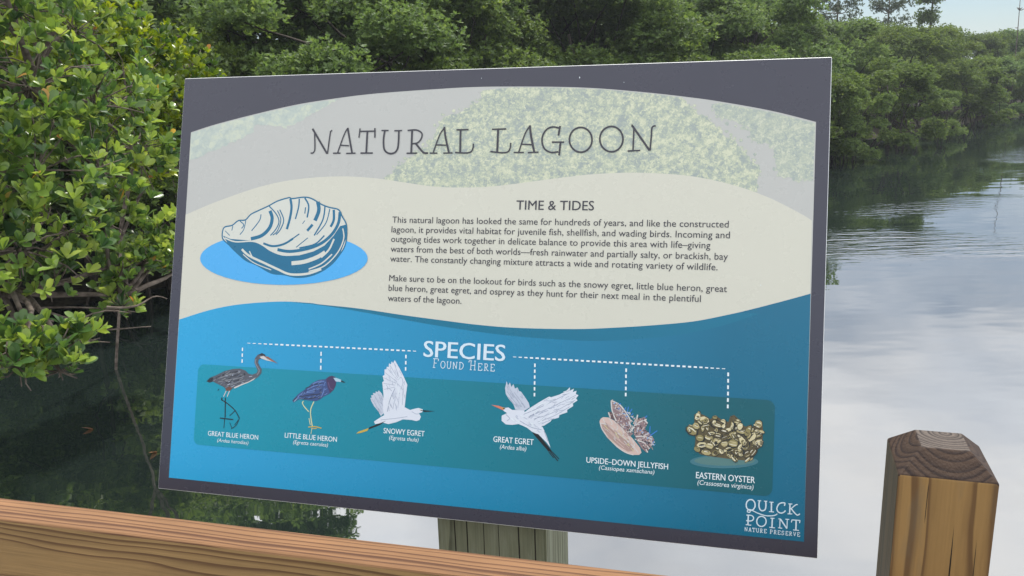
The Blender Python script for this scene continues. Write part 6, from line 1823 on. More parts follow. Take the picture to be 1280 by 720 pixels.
  ('P','char',0,776.0,129.0,777.5,126.8,777.8,123.8,777.6,120.1,775.6,118.6,774.0,120.2,773.3,123.8,774.4,127.2),
  ('P','umber2',0,775.7,128.3,777.4,126.7,777.6,124.1,776.8,121.4,775.3,119.3,774.2,121.4,773.5,124.2,774.3,127.0),
  ('S','bone2',0.66,775.5,122.3,775.6,124.1,775.7,125.9),
  ('S','sand',0.87,775.6,121.1,775.8,124.1,775.9,127.2),
  ('P','char',0,834.4,120.8,834.4,116.4,832.3,112.3,827.8,111.1,824.5,114.2,823.6,117.6,827.1,121.6,831.7,122.7),
  ('P','umber2',0,834.3,120.1,834.2,117.1,831.7,114.1,827.6,112.5,824.4,114.8,825.1,117.8,827.7,121.1,831.3,121.8),
  ('S','sand',0.6,827.7,114.6,830.4,115.8,832.6,117.8),
  ('S','bone2',0.72,826.4,117.8,828.2,119.6,830.5,120.5),
  ('P','char',0,773.4,156.9,774.2,155.9,773.2,154.2,771.5,152.7,770.4,153.0,769.8,154.1,770.8,155.8,772.5,157.3),
  ('P','sand',0,773.4,157.2,773.2,156.1,772.7,154.6,771.3,153.2,770.0,153.4,770.2,154.4,770.9,156.1,772.1,157.2),
  ('P','umber2',0,772.9,156.2,772.9,155.5,772.2,154.5,771.2,153.8,771.0,153.9,771.3,155.1,772.2,156.1),
  ('S','sand',0.81,770.8,154.5,771.5,155.4,772.3,156.3),
  ('S','char',0.71,771.0,154.0,771.9,155.1,772.7,156.3),
  ('P','char',0,805.6,120.0,804.3,117.8,799.8,115.7,794.9,114.7,793.2,116.1,793.7,118.5,798.6,120.9,803.4,121.3),
  ('P','sand',0,805.0,120.1,804.1,118.4,799.4,116.5,794.8,115.4,792.6,116.5,794.6,118.7,798.5,120.3,802.8,121.0),
  ('S','char',0.92,796.4,117.8,799.0,118.6,801.5,119.3),
  ('S','char',0.82,796.2,118.7,798.7,119.7,801.3,120.2),
  ('P','char',0,796.2,147.3,795.3,145.9,793.1,145.4,791.4,146.6,791.2,148.4,792.3,150.1,794.4,150.5,795.8,149.3),
  ('P','umber2',0,795.8,147.6,794.9,146.2,793.1,146.2,791.3,146.9,791.3,148.6,792.4,150.0,794.2,150.5,795.9,149.4),
  ('P','umber2',0,795.7,147.3,794.5,146.3,793.3,146.6,792.2,147.5,792.6,148.5,793.8,148.7,794.8,148.3),
  ('S','bone2',0.77,792.2,149.1,793.8,149.0,795.2,148.5),
  ('S','char',0.78,792.2,149.6,793.9,149.6,795.5,148.9),
  ('P','char',0,841.1,131.2,839.4,130.2,836.9,130.8,834.6,132.1,833.8,134.2,836.1,134.8,838.6,134.9,841.2,133.3),
  ('P','khaki',0,840.2,132.0,839.4,130.9,836.8,131.2,834.5,132.6,834.9,134.3,836.0,134.9,838.1,134.9,840.5,133.4),
  ('P','umber2',0,840.3,132.0,838.9,131.7,837.1,132.0,836.1,132.9,836.4,133.8,837.8,133.6,839.2,132.8),
  ('S','bone2',0.88,835.6,134.3,837.7,133.6,839.8,132.7),
  ('S','sand',0.63,836.5,133.5,837.6,133.1,838.6,132.7),
  ('P','char',0,804.1,142.6,801.8,142.0,799.2,144.2,797.7,146.7,797.9,148.3,799.4,148.6,802.2,147.2,804.3,144.7),
  ('P','khaki',0,803.6,143.3,801.6,142.9,799.4,144.7,797.6,147.1,797.5,148.9,799.1,149.2,801.7,147.3,803.5,145.1),
  ('P','olive',0,802.8,143.8,801.7,144.2,799.9,145.5,798.9,147.0,799.3,147.6,800.9,146.8,802.6,145.2),
  ('S','bone2',0.85,798.4,147.7,800.2,145.9,802.1,144.2),
  ('S','bone2',0.54,798.9,146.7,799.9,145.5,801.1,144.6),
  ('P','char',0,770.0,142.1,769.9,140.4,768.1,138.1,765.7,137.0,764.6,136.9,764.1,138.0,766.3,140.3,768.4,141.8),
  ('P','olive',0,769.9,141.8,769.0,140.7,767.7,138.7,765.8,137.5,764.1,137.4,764.2,138.4,766.1,140.4,768.3,142.3),
  ('P','khaki',0,769.0,140.9,768.9,140.0,767.3,138.5,766.0,137.5,765.5,138.0,766.5,139.5,768.0,140.6),
  ('S','sand',0.78,765.8,138.3,767.2,139.4,768.4,140.6),
  ('S','sand',0.7,765.5,138.5,766.8,139.8,768.1,141.0),
  ('P','char',0,831.6,125.8,828.4,122.9,825.5,121.8,824.4,124.4,825.2,128.8,827.9,133.1,831.1,133.7,832.6,130.4),
  ('P','olive',0,831.0,126.4,828.4,123.0,825.9,122.5,824.5,125.4,825.6,129.1,827.6,132.2,829.9,131.9,831.1,130.4),
  ('S','char',0.91,827.4,130.2,829.1,130.0,830.3,128.8),
  ('S','bone2',0.67,825.1,126.9,826.9,125.4,829.2,124.9),
  ('P','char',0,816.6,153.6,815.7,146.1,812.6,141.0,809.1,145.5,808.0,153.1,808.8,161.7,811.9,163.1,815.5,160.4),
  ('P','umber2',0,816.0,154.0,815.5,147.0,812.3,143.5,808.7,147.7,808.2,153.4,809.0,161.0,811.7,163.3,814.4,160.6),
  ('P','char',0,815.0,152.0,814.1,147.8,812.0,147.9,809.8,149.2,810.0,153.5,811.7,155.9,813.8,155.5),
  ('S','bone2',0.7,810.5,156.1,811.9,156.9,813.3,156.3),
  ('S','char',0.76,809.9,155.9,811.9,156.8,813.9,156.2),
  ('P','char',0,820.8,150.0,819.3,148.1,816.9,145.9,814.1,144.6,812.6,145.8,812.3,147.4,815.4,149.2,818.5,150.3),
  ('P','umber2',0,819.0,150.1,818.9,148.5,816.5,146.5,814.1,146.0,812.6,146.3,812.8,147.7,815.3,149.5,818.2,150.5),
  ('S','bone2',0.62,814.4,147.0,816.0,147.8,817.6,148.7),
  ('S','bone2',0.61,814.2,148.0,815.5,149.0,816.9,149.5),
  ('P','char',0,825.6,146.1,826.5,144.9,825.7,142.3,824.5,140.3,822.7,140.1,821.6,141.3,821.8,143.9,823.6,146.3),
  ('P','khaki',0,825.0,146.5,825.5,145.1,825.3,142.9,824.1,141.2,822.7,140.6,821.6,141.8,821.9,144.1,823.5,145.9),
  ('S','sand',0.61,823.2,141.4,824.1,143.3,824.8,145.3),
  ('S','bone2',0.79,822.6,141.4,823.3,143.6,824.3,145.7),
  ('P','char',0,791.9,137.2,790.5,138.0,789.2,140.1,788.7,143.0,789.6,144.2,791.0,143.8,792.4,141.3,792.6,138.5),
  ('P','sand',0,791.7,138.1,790.3,138.2,789.2,140.4,788.8,143.1,789.4,144.4,790.7,143.6,792.0,141.5,792.0,139.2),
  ('P','char',0,791.6,138.7,790.8,139.3,790.1,140.9,789.9,142.6,790.5,142.8,791.4,141.4,791.8,139.5),
  ('S','bone2',0.54,790.9,142.6,791.5,141.4,791.7,140.0),
  ('S','char',0.9,789.2,143.4,789.9,140.7,790.9,138.3),
  ('P','char',0,793.2,136.1,794.3,134.5,794.3,132.2,793.0,129.6,791.0,128.7,789.8,130.4,790.1,133.2,791.2,135.7),
  ('P','olive',0,792.7,135.6,793.8,134.9,793.3,132.5,792.5,130.1,791.0,130.1,790.1,131.3,790.0,133.5,791.2,135.3),
  ('P','khaki',0,792.7,134.7,793.0,133.6,792.9,131.9,792.0,130.6,791.3,130.7,791.1,132.3,791.8,134.1),
  ('S','bone2',0.69,790.7,131.7,791.0,133.2,791.6,134.5),
  ('S','sand',0.78,791.7,131.1,792.3,132.8,792.7,134.5),
  ('P','char',0,787.1,114.3,783.8,112.7,779.4,112.1,774.8,113.7,772.6,116.2,774.9,119.0,780.6,119.6,785.9,117.4),
  ('P','khaki',0,786.4,115.1,783.8,112.7,779.2,112.5,775.2,114.3,774.1,116.5,775.7,118.2,780.2,118.9,784.9,117.3),
  ('P','khaki',0,784.0,114.5,782.5,113.5,779.3,113.7,776.6,114.9,776.5,116.3,779.8,116.8,783.7,116.1),
  ('S','char',0.91,776.5,117.3,779.9,117.3,783.3,116.5),
  ('S','bone2',0.86,777.6,116.8,779.8,116.7,782.0,116.2),
  ('P','char',0,821.4,157.1,820.6,155.5,818.6,153.3,816.1,151.1,814.1,151.8,814.3,153.5,816.7,156.0,819.6,157.6),
  ('P','khaki',0,820.8,157.5,820.2,155.9,818.3,153.7,816.0,152.0,814.7,152.1,815.0,153.9,816.5,156.0,819.3,157.1),
  ('S','bone2',0.88,815.4,154.2,816.9,155.7,818.6,156.7),
  ('S','sand',0.65,816.3,153.8,817.5,154.8,818.7,155.7),
  ('P','char',0,833.9,114.4,833.7,112.1,831.8,109.1,828.6,107.3,826.8,106.7,826.7,108.5,828.8,111.8,831.9,113.8),
  ('P','olive',0,832.8,114.0,833.3,112.3,831.2,109.6,828.7,107.3,826.4,107.6,827.3,109.3,829.0,111.8,831.5,113.7),
  ('P','khaki',0,832.4,112.3,832.1,111.2,830.6,109.2,828.8,108.2,828.2,108.9,829.6,110.4,831.2,111.9),
  ('S','bone2',0.65,827.2,108.7,829.5,111.2,832.0,113.6),
  ('S','bone2',0.73,827.3,108.6,829.6,111.1,832.1,113.5),
  ('P','char',0,810.8,136.4,810.5,134.2,808.1,133.5,805.8,134.5,804.9,136.4,806.1,138.6,808.4,138.9,810.0,138.2),
  ('P','khaki',0,811.0,136.8,809.8,134.9,807.9,134.8,806.2,135.2,805.2,136.8,806.4,138.6,808.1,138.8,810.2,138.6),
  ('S','sand',0.7,806.6,136.6,808.0,136.6,809.4,136.6),
  ('S','char',0.68,806.8,136.8,808.0,136.8,809.2,136.8),
  ('P','char',0,797.2,136.7,798.3,135.7,798.8,133.7,798.3,131.6,796.9,130.4,795.8,131.3,795.1,133.7,796.0,136.0),
  ('P','umber2',0,796.9,136.5,797.9,136.1,798.4,134.1,797.8,132.0,796.7,131.2,795.6,132.1,795.2,134.1,795.9,136.0),
  ('S','char',0.67,795.9,133.0,795.7,134.1,796.0,135.2),
  ('S','char',0.87,796.0,132.4,795.8,134.1,796.1,135.8),
  ('P','char',0,842.1,147.4,842.2,145.5,840.5,143.6,838.1,143.3,836.1,144.6,837.1,146.4,838.6,148.1,841.2,148.8),
  ('P','khaki',0,842.5,147.7,841.5,146.0,840.2,144.3,837.9,144.3,836.6,145.1,837.0,146.6,838.6,148.1,840.8,148.6),
  ('S','bone2',0.86,838.0,145.1,839.6,145.7,841.1,146.6),
  ('S','bone2',0.78,837.9,146.6,838.8,147.4,840.0,147.7),
  ('P','char',0,826.3,148.5,827.4,147.2,828.1,144.2,826.6,141.9,824.6,140.3,822.9,141.8,822.9,145.0,824.4,147.4),
  ('P','umber2',0,826.1,148.5,827.3,147.2,827.2,144.6,826.1,142.4,824.6,140.9,823.3,142.8,823.3,145.2,824.5,147.9),
  ('S','char',0.78,825.1,142.8,825.6,144.8,826.0,146.9),
  ('S','bone2',0.75,824.3,143.5,824.4,145.1,824.9,146.6),
  ('P','char',0,814.4,146.1,812.1,144.6,809.4,144.9,806.5,145.6,804.9,147.1,806.9,148.5,809.9,148.6,812.4,147.6),
  ('P','olive',0,813.1,146.5,812.0,145.3,809.2,145.5,806.9,146.1,805.5,147.2,806.9,148.2,809.6,148.6,812.6,147.8),
  ('S','bone2',0.66,807.8,147.6,809.5,147.5,811.2,147.2),
  ('S','sand',0.68,807.3,148.0,809.6,147.9,811.8,147.4),
  ('P','char',0,836.6,133.7,834.9,133.3,832.0,135.8,829.8,138.6,829.2,141.4,831.7,140.9,834.5,138.7,836.3,135.7),
  ('P','olive',0,836.5,133.9,834.6,134.2,831.9,136.3,829.8,138.8,830.0,140.5,831.6,140.9,834.4,139.1,836.2,136.3),
  ('P','khaki',0,835.6,135.0,834.3,135.2,832.5,137.2,831.6,138.9,831.9,139.2,833.7,138.4,835.2,136.5),
  ('S','bone2',0.69,831.2,139.3,832.9,137.5,834.6,135.8),
  ('S','bone2',0.56,831.5,138.7,832.7,137.3,834.1,136.1),
  ('P','char',0,787.2,135.5,788.4,134.9,789.1,132.3,788.0,129.7,786.3,128.9,785.0,129.9,784.6,132.6,785.4,134.9),
  ('P','olive',0,786.8,136.2,787.9,134.6,788.5,132.7,787.3,130.4,786.1,129.6,785.0,130.8,784.7,133.0,785.4,135.3),
  ('S','sand',0.7,786.2,131.4,786.4,132.8,786.6,134.2),
  ('S','char',0.87,785.9,131.6,786.0,132.8,786.2,134.0),
  ('P','char',0,782.7,141.9,780.7,142.2,778.7,144.2,778.1,146.8,779.0,148.6,780.7,148.8,782.6,146.8,783.4,144.5),
  ('P','khaki',0,781.9,142.7,780.5,142.9,779.1,144.9,777.9,146.8,779.0,148.2,780.3,148.5,782.0,146.9,782.9,144.6),
  ('P','umber2',0,781.9,143.7,780.8,143.8,779.8,145.4,779.6,146.7,780.1,147.2,781.3,146.3,782.1,144.9),
  ('S','bone2',0.8,779.3,147.1,780.1,145.6,781.1,144.2),
  ('S','bone2',0.58,778.9,147.2,779.8,145.4,781.0,143.7),
  ('P','char',0,773.8,150.4,772.1,150.1,770.0,151.3,769.0,153.4,769.3,154.8,770.6,155.1,772.6,153.9,774.1,151.8),
  ('P','khaki',0,773.5,150.5,772.0,150.5,770.1,151.8,768.7,153.6,769.2,155.3,770.3,155.4,772.1,153.9,773.3,152.0),
  ('S','bone2',0.57,770.0,153.8,771.0,152.7,772.1,151.7),
  ('S','bone2',0.83,770.5,153.7,771.3,152.9,772.0,152.2),
  ('P','char',0,813.7,127.3,812.2,126.0,810.2,124.5,807.1,124.4,805.6,125.7,807.1,127.1,809.5,128.4,812.2,128.4),
  ('P','olive',0,812.5,127.6,812.3,126.4,809.9,125.6,807.7,125.1,806.5,126.1,807.2,127.5,809.3,128.5,812.1,128.3),
  ('S','char',0.66,807.6,126.2,809.6,126.7,811.7,127.2),
  ('S','char',0.86,807.9,126.1,809.7,126.3,811.5,126.9),
  ('P','char',0,787.6,128.9,788.0,127.5,787.3,124.8,786.2,122.4,784.8,121.5,784.2,123.5,785.0,125.9,786.2,128.7),
  ('P','olive',0,787.4,129.3,787.7,128.1,786.9,125.4,785.9,122.9,784.6,122.1,784.5,123.4,784.7,126.1,786.1,128.3),
  ('S','bone2',0.69,785.8,124.6,786.3,125.7,786.7,126.8),
  ('S','bone2',0.8,784.8,124.9,785.1,126.1,785.7,127.2),
  ('P','char',0,827.0,142.6,824.6,140.5,820.2,140.7,816.1,143.0,815.9,145.6,817.3,147.6,821.9,147.6,825.2,145.4),
  ('P','khaki',0,826.2,143.3,823.4,141.7,820.1,142.2,816.3,143.5,815.8,145.6,817.7,146.9,821.4,147.2,824.4,145.5),
  ('S','char',0.92,817.4,146.2,821.0,145.5,824.4,144.5),
  ('S','bone2',0.76,817.6,145.7,820.9,145.1,824.0,144.2),
  ('P','char',0,840.8,142.5,841.7,141.2,841.8,139.5,840.7,138.2,838.9,137.2,838.0,139.1,837.7,140.8,839.1,142.4),
  ('P','olive',0,840.5,143.0,841.5,141.6,841.2,139.8,840.2,138.5,838.9,138.3,837.8,139.4,837.7,140.9,839.1,142.3),
  ('S','char',0.89,839.3,138.9,839.9,140.3,840.4,141.8),
  ('S','bone2',0.7,839.3,138.8,840.0,140.3,840.5,141.8),
  ('P','char',0,795.5,117.9,796.0,114.7,792.8,111.4,788.8,111.1,786.8,113.0,786.7,115.8,789.8,118.2,793.9,118.8),
  ('P','olive',0,795.4,117.7,795.4,115.2,792.6,112.8,789.3,111.7,787.2,113.3,786.8,115.9,789.8,118.5,793.1,119.4),
  ('P','khaki',0,794.4,116.3,794.3,114.7,791.7,113.4,789.3,112.8,789.2,114.2,790.4,115.9,792.7,117.0),
  ('S','bone2',0.63,789.5,113.8,791.5,114.6,793.4,115.8),
  ('S','sand',0.9,788.2,114.1,791.1,115.6,794.0,117.1),
  ('P','char',0,806.3,119.7,807.7,118.8,807.8,116.8,807.6,114.8,805.9,114.2,804.4,115.4,804.1,117.0,804.9,119.0),
  ('P','olive',0,806.0,119.5,807.2,118.9,807.4,117.3,806.8,115.6,805.7,115.0,804.4,115.5,804.4,117.4,804.8,119.3),
  ('S','char',0.88,806.3,115.6,806.5,117.3,806.5,119.0),
  ('S','char',0.68,805.6,115.7,805.7,117.3,805.8,118.9),
  ('P','char',0,846.2,154.1,843.9,151.1,840.5,150.2,837.7,152.0,836.8,156.1,839.9,159.2,843.2,160.8,846.1,158.1),
  ('P','khaki',0,845.8,154.2,843.7,150.8,840.3,150.4,837.5,152.7,837.4,156.2,839.5,159.3,842.7,159.6,845.1,158.0),
  ('P','khaki',0,844.5,153.5,843.3,151.7,840.9,152.6,839.2,154.0,840.2,155.8,842.1,156.4,843.8,155.7),
  ('S','char',0.89,838.7,155.3,841.4,154.4,844.2,153.9),
  ('S','bone2',0.88,839.6,157.1,842.1,156.9,844.3,155.9),
  ('P','char',0,848.0,145.8,846.6,142.1,844.3,138.3,840.4,137.3,837.1,139.3,837.4,142.4,840.4,146.4,844.0,147.7),
  ('P','olive',0,846.3,145.7,846.6,142.7,843.9,139.7,840.0,138.3,837.1,139.3,837.7,142.7,840.2,145.9,844.3,146.3),
  ('S','bone2',0.62,840.1,140.3,842.6,141.6,844.9,143.4),
  ('S','bone2',0.56,837.7,142.2,840.7,144.9,844.3,146.5),
  ('P','char',0,827.1,126.0,825.3,125.1,821.6,125.4,818.2,126.7,817.4,128.0,819.3,128.7,822.2,128.4,825.0,127.4),
  ('P','olive',0,826.1,126.6,824.3,126.1,821.3,126.0,819.0,127.2,818.0,128.3,818.9,128.7,822.0,128.7,825.1,127.7),
  ('P','khaki',0,824.9,126.6,823.6,126.1,821.5,126.7,819.8,127.5,819.7,128.0,821.7,127.9,823.7,127.2),
  ('S','char',0.69,819.0,127.8,821.6,127.1,824.3,126.6),
  ('S','char',0.55,820.2,127.3,821.5,126.8,823.0,126.7),
  ('P','char',0,779.2,149.3,777.2,148.5,774.9,148.8,773.1,150.6,772.0,152.2,774.0,153.1,776.8,152.8,778.9,151.4),
  ('P','khaki',0,778.1,150.1,777.2,149.4,774.8,149.6,773.1,151.0,772.2,152.4,773.9,153.7,776.3,153.2,778.1,151.6),
  ('S','bone2',0.91,773.1,151.7,775.2,150.7,777.5,149.9),
  ('S','sand',0.72,773.3,151.7,775.3,150.8,777.3,150.0),
  ('P','char',0,782.3,125.6,780.5,122.2,775.0,120.0,769.5,121.0,767.9,123.1,769.6,126.0,773.9,128.0,779.2,127.8),
  ('P','sand',0,780.6,125.7,779.4,122.8,774.7,121.1,770.8,121.7,768.2,123.6,770.3,126.5,773.8,128.5,778.8,127.6),
  ('P','char',0,778.6,124.6,777.6,123.2,774.3,122.3,771.3,122.6,771.1,124.0,773.8,125.5,776.8,125.6),
  ('S','sand',0.89,772.0,125.4,774.0,126.1,776.1,126.1),
  ('S','bone2',0.56,769.9,122.6,774.4,123.0,778.9,124.2),
  ('P','char',0,796.4,128.0,793.5,122.9,789.5,123.7,787.0,125.4,787.4,130.7,790.7,135.3,794.0,135.3,795.9,132.8),
  ('P','khaki',0,795.9,128.4,793.2,125.6,789.8,123.7,787.5,126.4,788.1,130.9,790.3,134.6,793.8,134.3,795.8,132.4),
  ('P','char',0,794.3,127.4,792.9,126.4,790.7,126.1,789.6,128.2,790.5,130.1,792.7,130.9,794.9,129.9),
  ('S','sand',0.56,790.1,131.1,792.2,130.6,794.1,129.7),
  ('S','bone2',0.54,790.8,131.8,792.6,131.7,794.0,130.6),
  ('P','char',0,819.4,123.9,818.0,122.3,814.7,120.3,811.2,118.9,809.2,119.2,810.9,121.1,813.8,123.1,817.7,124.0),
  ('P','olive',0,818.0,123.8,817.8,122.6,814.6,120.7,811.5,119.7,809.2,120.2,810.5,121.3,813.6,123.2,816.3,124.0),
  ('S','bone2',0.69,810.9,120.4,814.1,121.9,817.2,123.4),
  ('S','bone2',0.53,812.4,121.1,814.1,121.9,815.7,122.7),
  ('P','char',0,787.8,130.9,788.2,129.7,787.9,127.8,786.8,126.3,785.6,125.8,784.5,126.5,785.0,128.8,786.3,130.4),
  ('P','olive',0,787.3,131.2,787.8,130.3,787.6,128.1,786.5,126.4,785.4,126.2,784.9,127.1,785.0,129.1,786.1,130.8),
  ('S','bone2',0.69,785.3,127.2,785.8,128.8,786.5,130.3),
  ('S','bone2',0.75,785.3,127.2,785.8,128.8,786.5,130.3),
  ('P','char',0,766.0,144.6,764.2,143.6,760.9,144.5,758.1,145.8,756.7,147.3,759.3,148.1,762.3,148.0,765.6,146.5),
  ('P','khaki',0,765.7,145.4,763.9,144.5,760.8,145.1,757.9,146.2,757.6,147.4,758.7,148.5,761.8,148.0,764.1,146.6),
  ('P','char',0,764.3,145.3,763.3,145.2,760.9,145.6,759.6,146.5,759.7,147.1,761.5,147.0,763.8,146.2),
  ('S','char',0.64,758.3,147.1,761.2,146.1,764.2,145.2),
  ('S','sand',0.64,758.9,147.8,761.6,147.1,764.2,146.1),
  ('P','char',0,825.6,122.0,823.7,121.8,821.7,122.1,820.4,124.0,820.3,125.8,821.9,126.3,823.8,125.4,825.3,123.8),
  ('P','khaki',0,824.6,122.3,823.5,121.8,821.6,122.7,820.3,124.4,820.4,125.6,821.8,126.1,823.8,125.8,825.2,124.1),
  ('P','umber2',0,824.6,122.8,823.5,122.8,822.0,123.4,821.3,124.5,821.8,125.1,823.0,124.8,824.2,123.8),
  ('S','bone2',0.74,822.3,125.5,823.2,125.1,823.9,124.3),
  ('S','char',0.64,821.3,125.7,822.9,124.7,824.4,123.4),
  ('P','char',0,818.1,107.2,816.3,106.8,814.5,108.9,812.9,111.2,813.7,113.7,815.9,113.1,817.8,111.5,818.7,108.9),
  ('P','olive',0,817.7,107.5,816.1,107.5,814.2,109.2,813.5,111.5,813.9,113.1,815.6,113.0,817.3,111.5,818.5,109.3),
  ('P','char',0,817.6,108.0,816.4,108.4,815.2,109.8,814.6,111.6,815.4,111.9,816.7,111.0,817.6,109.2),
  ('S','char',0.82,814.1,111.9,815.2,110.0,816.6,108.3),
  ('S','sand',0.85,815.4,112.5,816.6,111.0,817.5,109.3),
  ('P','char',0,826.9,134.9,827.8,128.6,827.9,126.8,824.4,125.5,820.8,131.1,819.1,136.0,820.1,139.4,822.8,140.0),
  ('P','sand',0,826.2,134.7,827.9,129.9,826.9,127.9,823.9,127.7,820.3,131.3,819.0,135.7,820.4,139.2,822.9,137.9),
  ('P','olive',0,825.5,132.8,826.1,129.8,824.8,128.2,823.0,128.8,821.5,131.7,821.9,134.1,823.5,134.6),
  ('S','sand',0.77,820.3,133.9,821.8,135.7,824.0,136.3),
  ('S','char',0.82,822.0,132.1,823.4,133.0,824.8,134.0),
  ('P','char',0,768.8,138.9,766.8,140.0,765.1,141.2,765.6,143.5,766.7,144.7,768.4,144.4,770.0,143.0,769.9,140.6),
  ('P','umber2',0,768.3,139.7,766.6,140.5,765.4,141.7,765.3,143.5,766.6,144.9,768.0,144.7,769.2,143.2,769.1,141.1),
  ('S','bone2',0.69,766.4,143.1,766.6,142.1,767.1,141.2),
  ('S','bone2',0.6,766.4,143.4,766.7,142.1,767.3,140.9),
  ('P','char',0,769.7,136.9,764.4,134.5,758.7,135.8,754.4,140.6,754.3,144.7,758.7,147.8,764.9,145.4,769.7,141.3),
  ('P','olive',0,767.4,137.0,763.9,135.9,759.6,136.9,756.1,141.2,755.5,144.8,758.6,146.5,764.2,145.2,767.9,141.4),
  ('S','bone2',0.8,757.7,145.3,762.5,142.9,766.9,139.7),
  ('S','bone2',0.67,760.4,144.3,762.9,143.5,764.8,141.7),
  ('P','char',0,796.1,121.4,795.6,120.3,793.6,119.5,791.9,120.4,791.6,121.8,792.2,123.2,794.3,123.5,796.0,122.6),
  ('P','khaki',0,796.0,121.7,794.8,120.5,793.5,120.5,791.9,120.9,791.6,122.2,792.4,123.0,793.9,123.3,795.2,122.7),
  ('S','bone2',0.68,792.6,121.7,793.6,121.5,794.6,121.5),
  ('S','char',0.89,792.7,122.6,793.8,122.7,794.8,122.4),
  ('P','char',0,759.4,143.5,761.2,142.4,762.0,140.3,760.8,138.0,758.8,137.6,756.7,138.8,756.6,140.7,757.3,142.5),
  ('P','olive',0,759.1,143.0,760.4,142.7,761.1,140.6,760.1,139.0,758.6,138.6,757.3,139.2,756.3,140.9,757.3,142.9),
  ('S','bone2',0.91,759.1,138.9,759.4,140.8,759.5,142.7),
  ('S','sand',0.9,757.8,139.5,757.7,140.9,758.1,142.3),
  ('P','char',0,821.1,137.3,819.7,136.5,818.1,137.0,816.8,138.5,816.6,140.0,818.0,140.2,819.6,139.7,821.0,138.5),
  ('P','khaki',0,820.4,137.5,819.5,137.2,817.9,137.7,817.0,138.9,817.0,140.2,817.7,140.4,819.4,140.1,820.6,138.8),
  ('S','bone2',0.56,817.1,139.2,818.3,138.3,819.6,137.6),
  ('S','bone2',0.59,817.8,140.0,819.0,139.4,820.0,138.6),
  ('P','char',0,837.7,149.3,836.9,147.9,835.2,146.3,833.2,146.2,831.5,146.2,832.2,147.8,833.9,149.2,835.9,149.9),
  ('P','umber2',0,836.4,149.3,836.3,148.2,834.9,147.0,832.9,146.6,831.8,147.0,831.9,148.1,833.9,149.4,835.6,150.1),
  ('S','bone2',0.79,832.9,147.6,834.2,148.4,835.6,149.0),
  ('S','bone2',0.91,833.0,147.2,834.4,147.9,835.8,148.7),
  ('P','char',0,799.5,133.6,799.8,131.8,797.7,129.4,795.1,127.7,793.3,128.0,793.0,129.9,794.9,132.6,797.4,134.3),
  ('P','khaki',0,798.5,134.0,799.3,132.1,797.1,129.9,794.9,128.4,793.3,128.1,792.9,130.1,794.8,132.3,797.3,133.8),
  ('S','bone2',0.75,794.1,129.4,796.0,131.2,797.9,133.0),
  ('S','sand',0.78,793.9,129.4,795.9,131.4,797.9,133.2),
  ('P','char',0,819.8,130.4,819.2,128.6,817.7,127.9,816.1,128.1,815.0,130.0,815.8,131.9,817.4,132.9,819.4,132.3),
  ('P','olive',0,819.2,130.8,818.8,129.3,817.4,128.3,816.1,128.8,815.1,130.4,815.7,132.0,817.2,132.7,818.8,132.0),
  ('P','khaki',0,819.1,130.2,818.4,129.5,817.3,129.2,816.5,129.6,816.4,130.5,817.2,131.2,818.4,131.1),
  ('S','bone2',0.84,816.2,130.9,817.3,131.2,818.4,131.1),
  ('S','bone2',0.79,816.2,131.1,817.3,131.4,818.4,131.3),
  ('P','char',0,816.1,143.0,816.1,141.0,814.5,139.6,812.2,139.1,810.9,140.3,810.5,142.1,812.3,143.7,814.1,144.2),
  ('P','olive',0,815.4,143.1,815.7,141.6,814.0,140.3,812.0,139.7,811.1,140.8,811.0,142.4,812.2,143.8,813.9,143.9),
  ('P','umber2',0,815.1,142.4,814.8,141.3,813.5,140.3,812.4,140.6,811.7,141.1,812.6,142.2,814.1,142.7),
  ('S','sand',0.76,811.7,140.5,813.5,141.3,815.0,142.4),
  ('S','bone2',0.9,812.1,141.1,813.3,141.6,814.4,142.4),
  ('P','char',0,809.7,146.1,809.1,144.1,806.6,142.5,803.5,142.5,801.9,144.3,802.7,146.5,805.7,147.9,808.7,147.8),
  ('P','sand',0,809.5,146.4,808.7,144.7,806.2,143.3,804.0,143.5,802.6,144.8,803.5,146.7,805.5,147.6,808.3,147.9),
  ('S','sand',0.89,803.2,146.1,805.7,146.9,808.2,147.2),
  ('S','bone2',0.6,803.4,145.7,805.8,146.4,808.2,146.7),
  ('P','char',0,797.7,136.5,798.2,135.0,796.8,133.2,794.7,132.6,793.2,133.8,793.6,135.3,794.6,136.7,796.4,137.5),
  ('P','sand',0,797.2,136.7,797.3,135.3,796.2,134.0,794.4,133.2,793.2,134.2,793.6,135.6,794.6,137.0,796.1,137.6),
  ('S','char',0.88,793.9,135.5,794.8,136.4,796.0,136.9),
  ('S','bone2',0.62,794.1,134.1,795.6,135.0,797.1,136.1),
  ('P','char',0,760.2,138.3,758.7,139.0,757.0,140.3,756.1,142.7,756.7,144.3,758.3,143.7,759.9,142.2,760.5,139.7),
  ('P','khaki',0,759.7,139.1,758.6,139.5,757.2,140.8,756.1,142.8,756.9,144.4,758.1,143.8,759.5,142.3,759.9,140.3),
  ('S','char',0.84,757.8,142.7,758.4,141.7,759.0,140.6),
  ('S','bone2',0.82,757.6,143.7,758.9,142.0,759.8,140.1),
  ('P','char',0,803.5,151.4,800.7,148.4,797.3,148.2,794.5,150.4,795.0,154.3,797.7,157.8,800.9,158.4,803.5,155.8),
  ('P','sand',0,802.1,152.1,800.2,149.7,797.0,148.4,794.9,151.2,795.7,154.7,797.7,157.6,800.5,158.1,802.4,155.9),
  ('S','char',0.58,797.2,156.6,800.1,156.4,802.4,154.7),
  ('S','bone2',0.76,796.0,153.4,798.6,152.3,801.3,151.6),
  ('P','char',0,777.4,143.4,776.6,143.6,774.6,144.4,773.4,145.7,773.5,147.0,774.4,147.5,776.4,146.5,777.3,145.0),
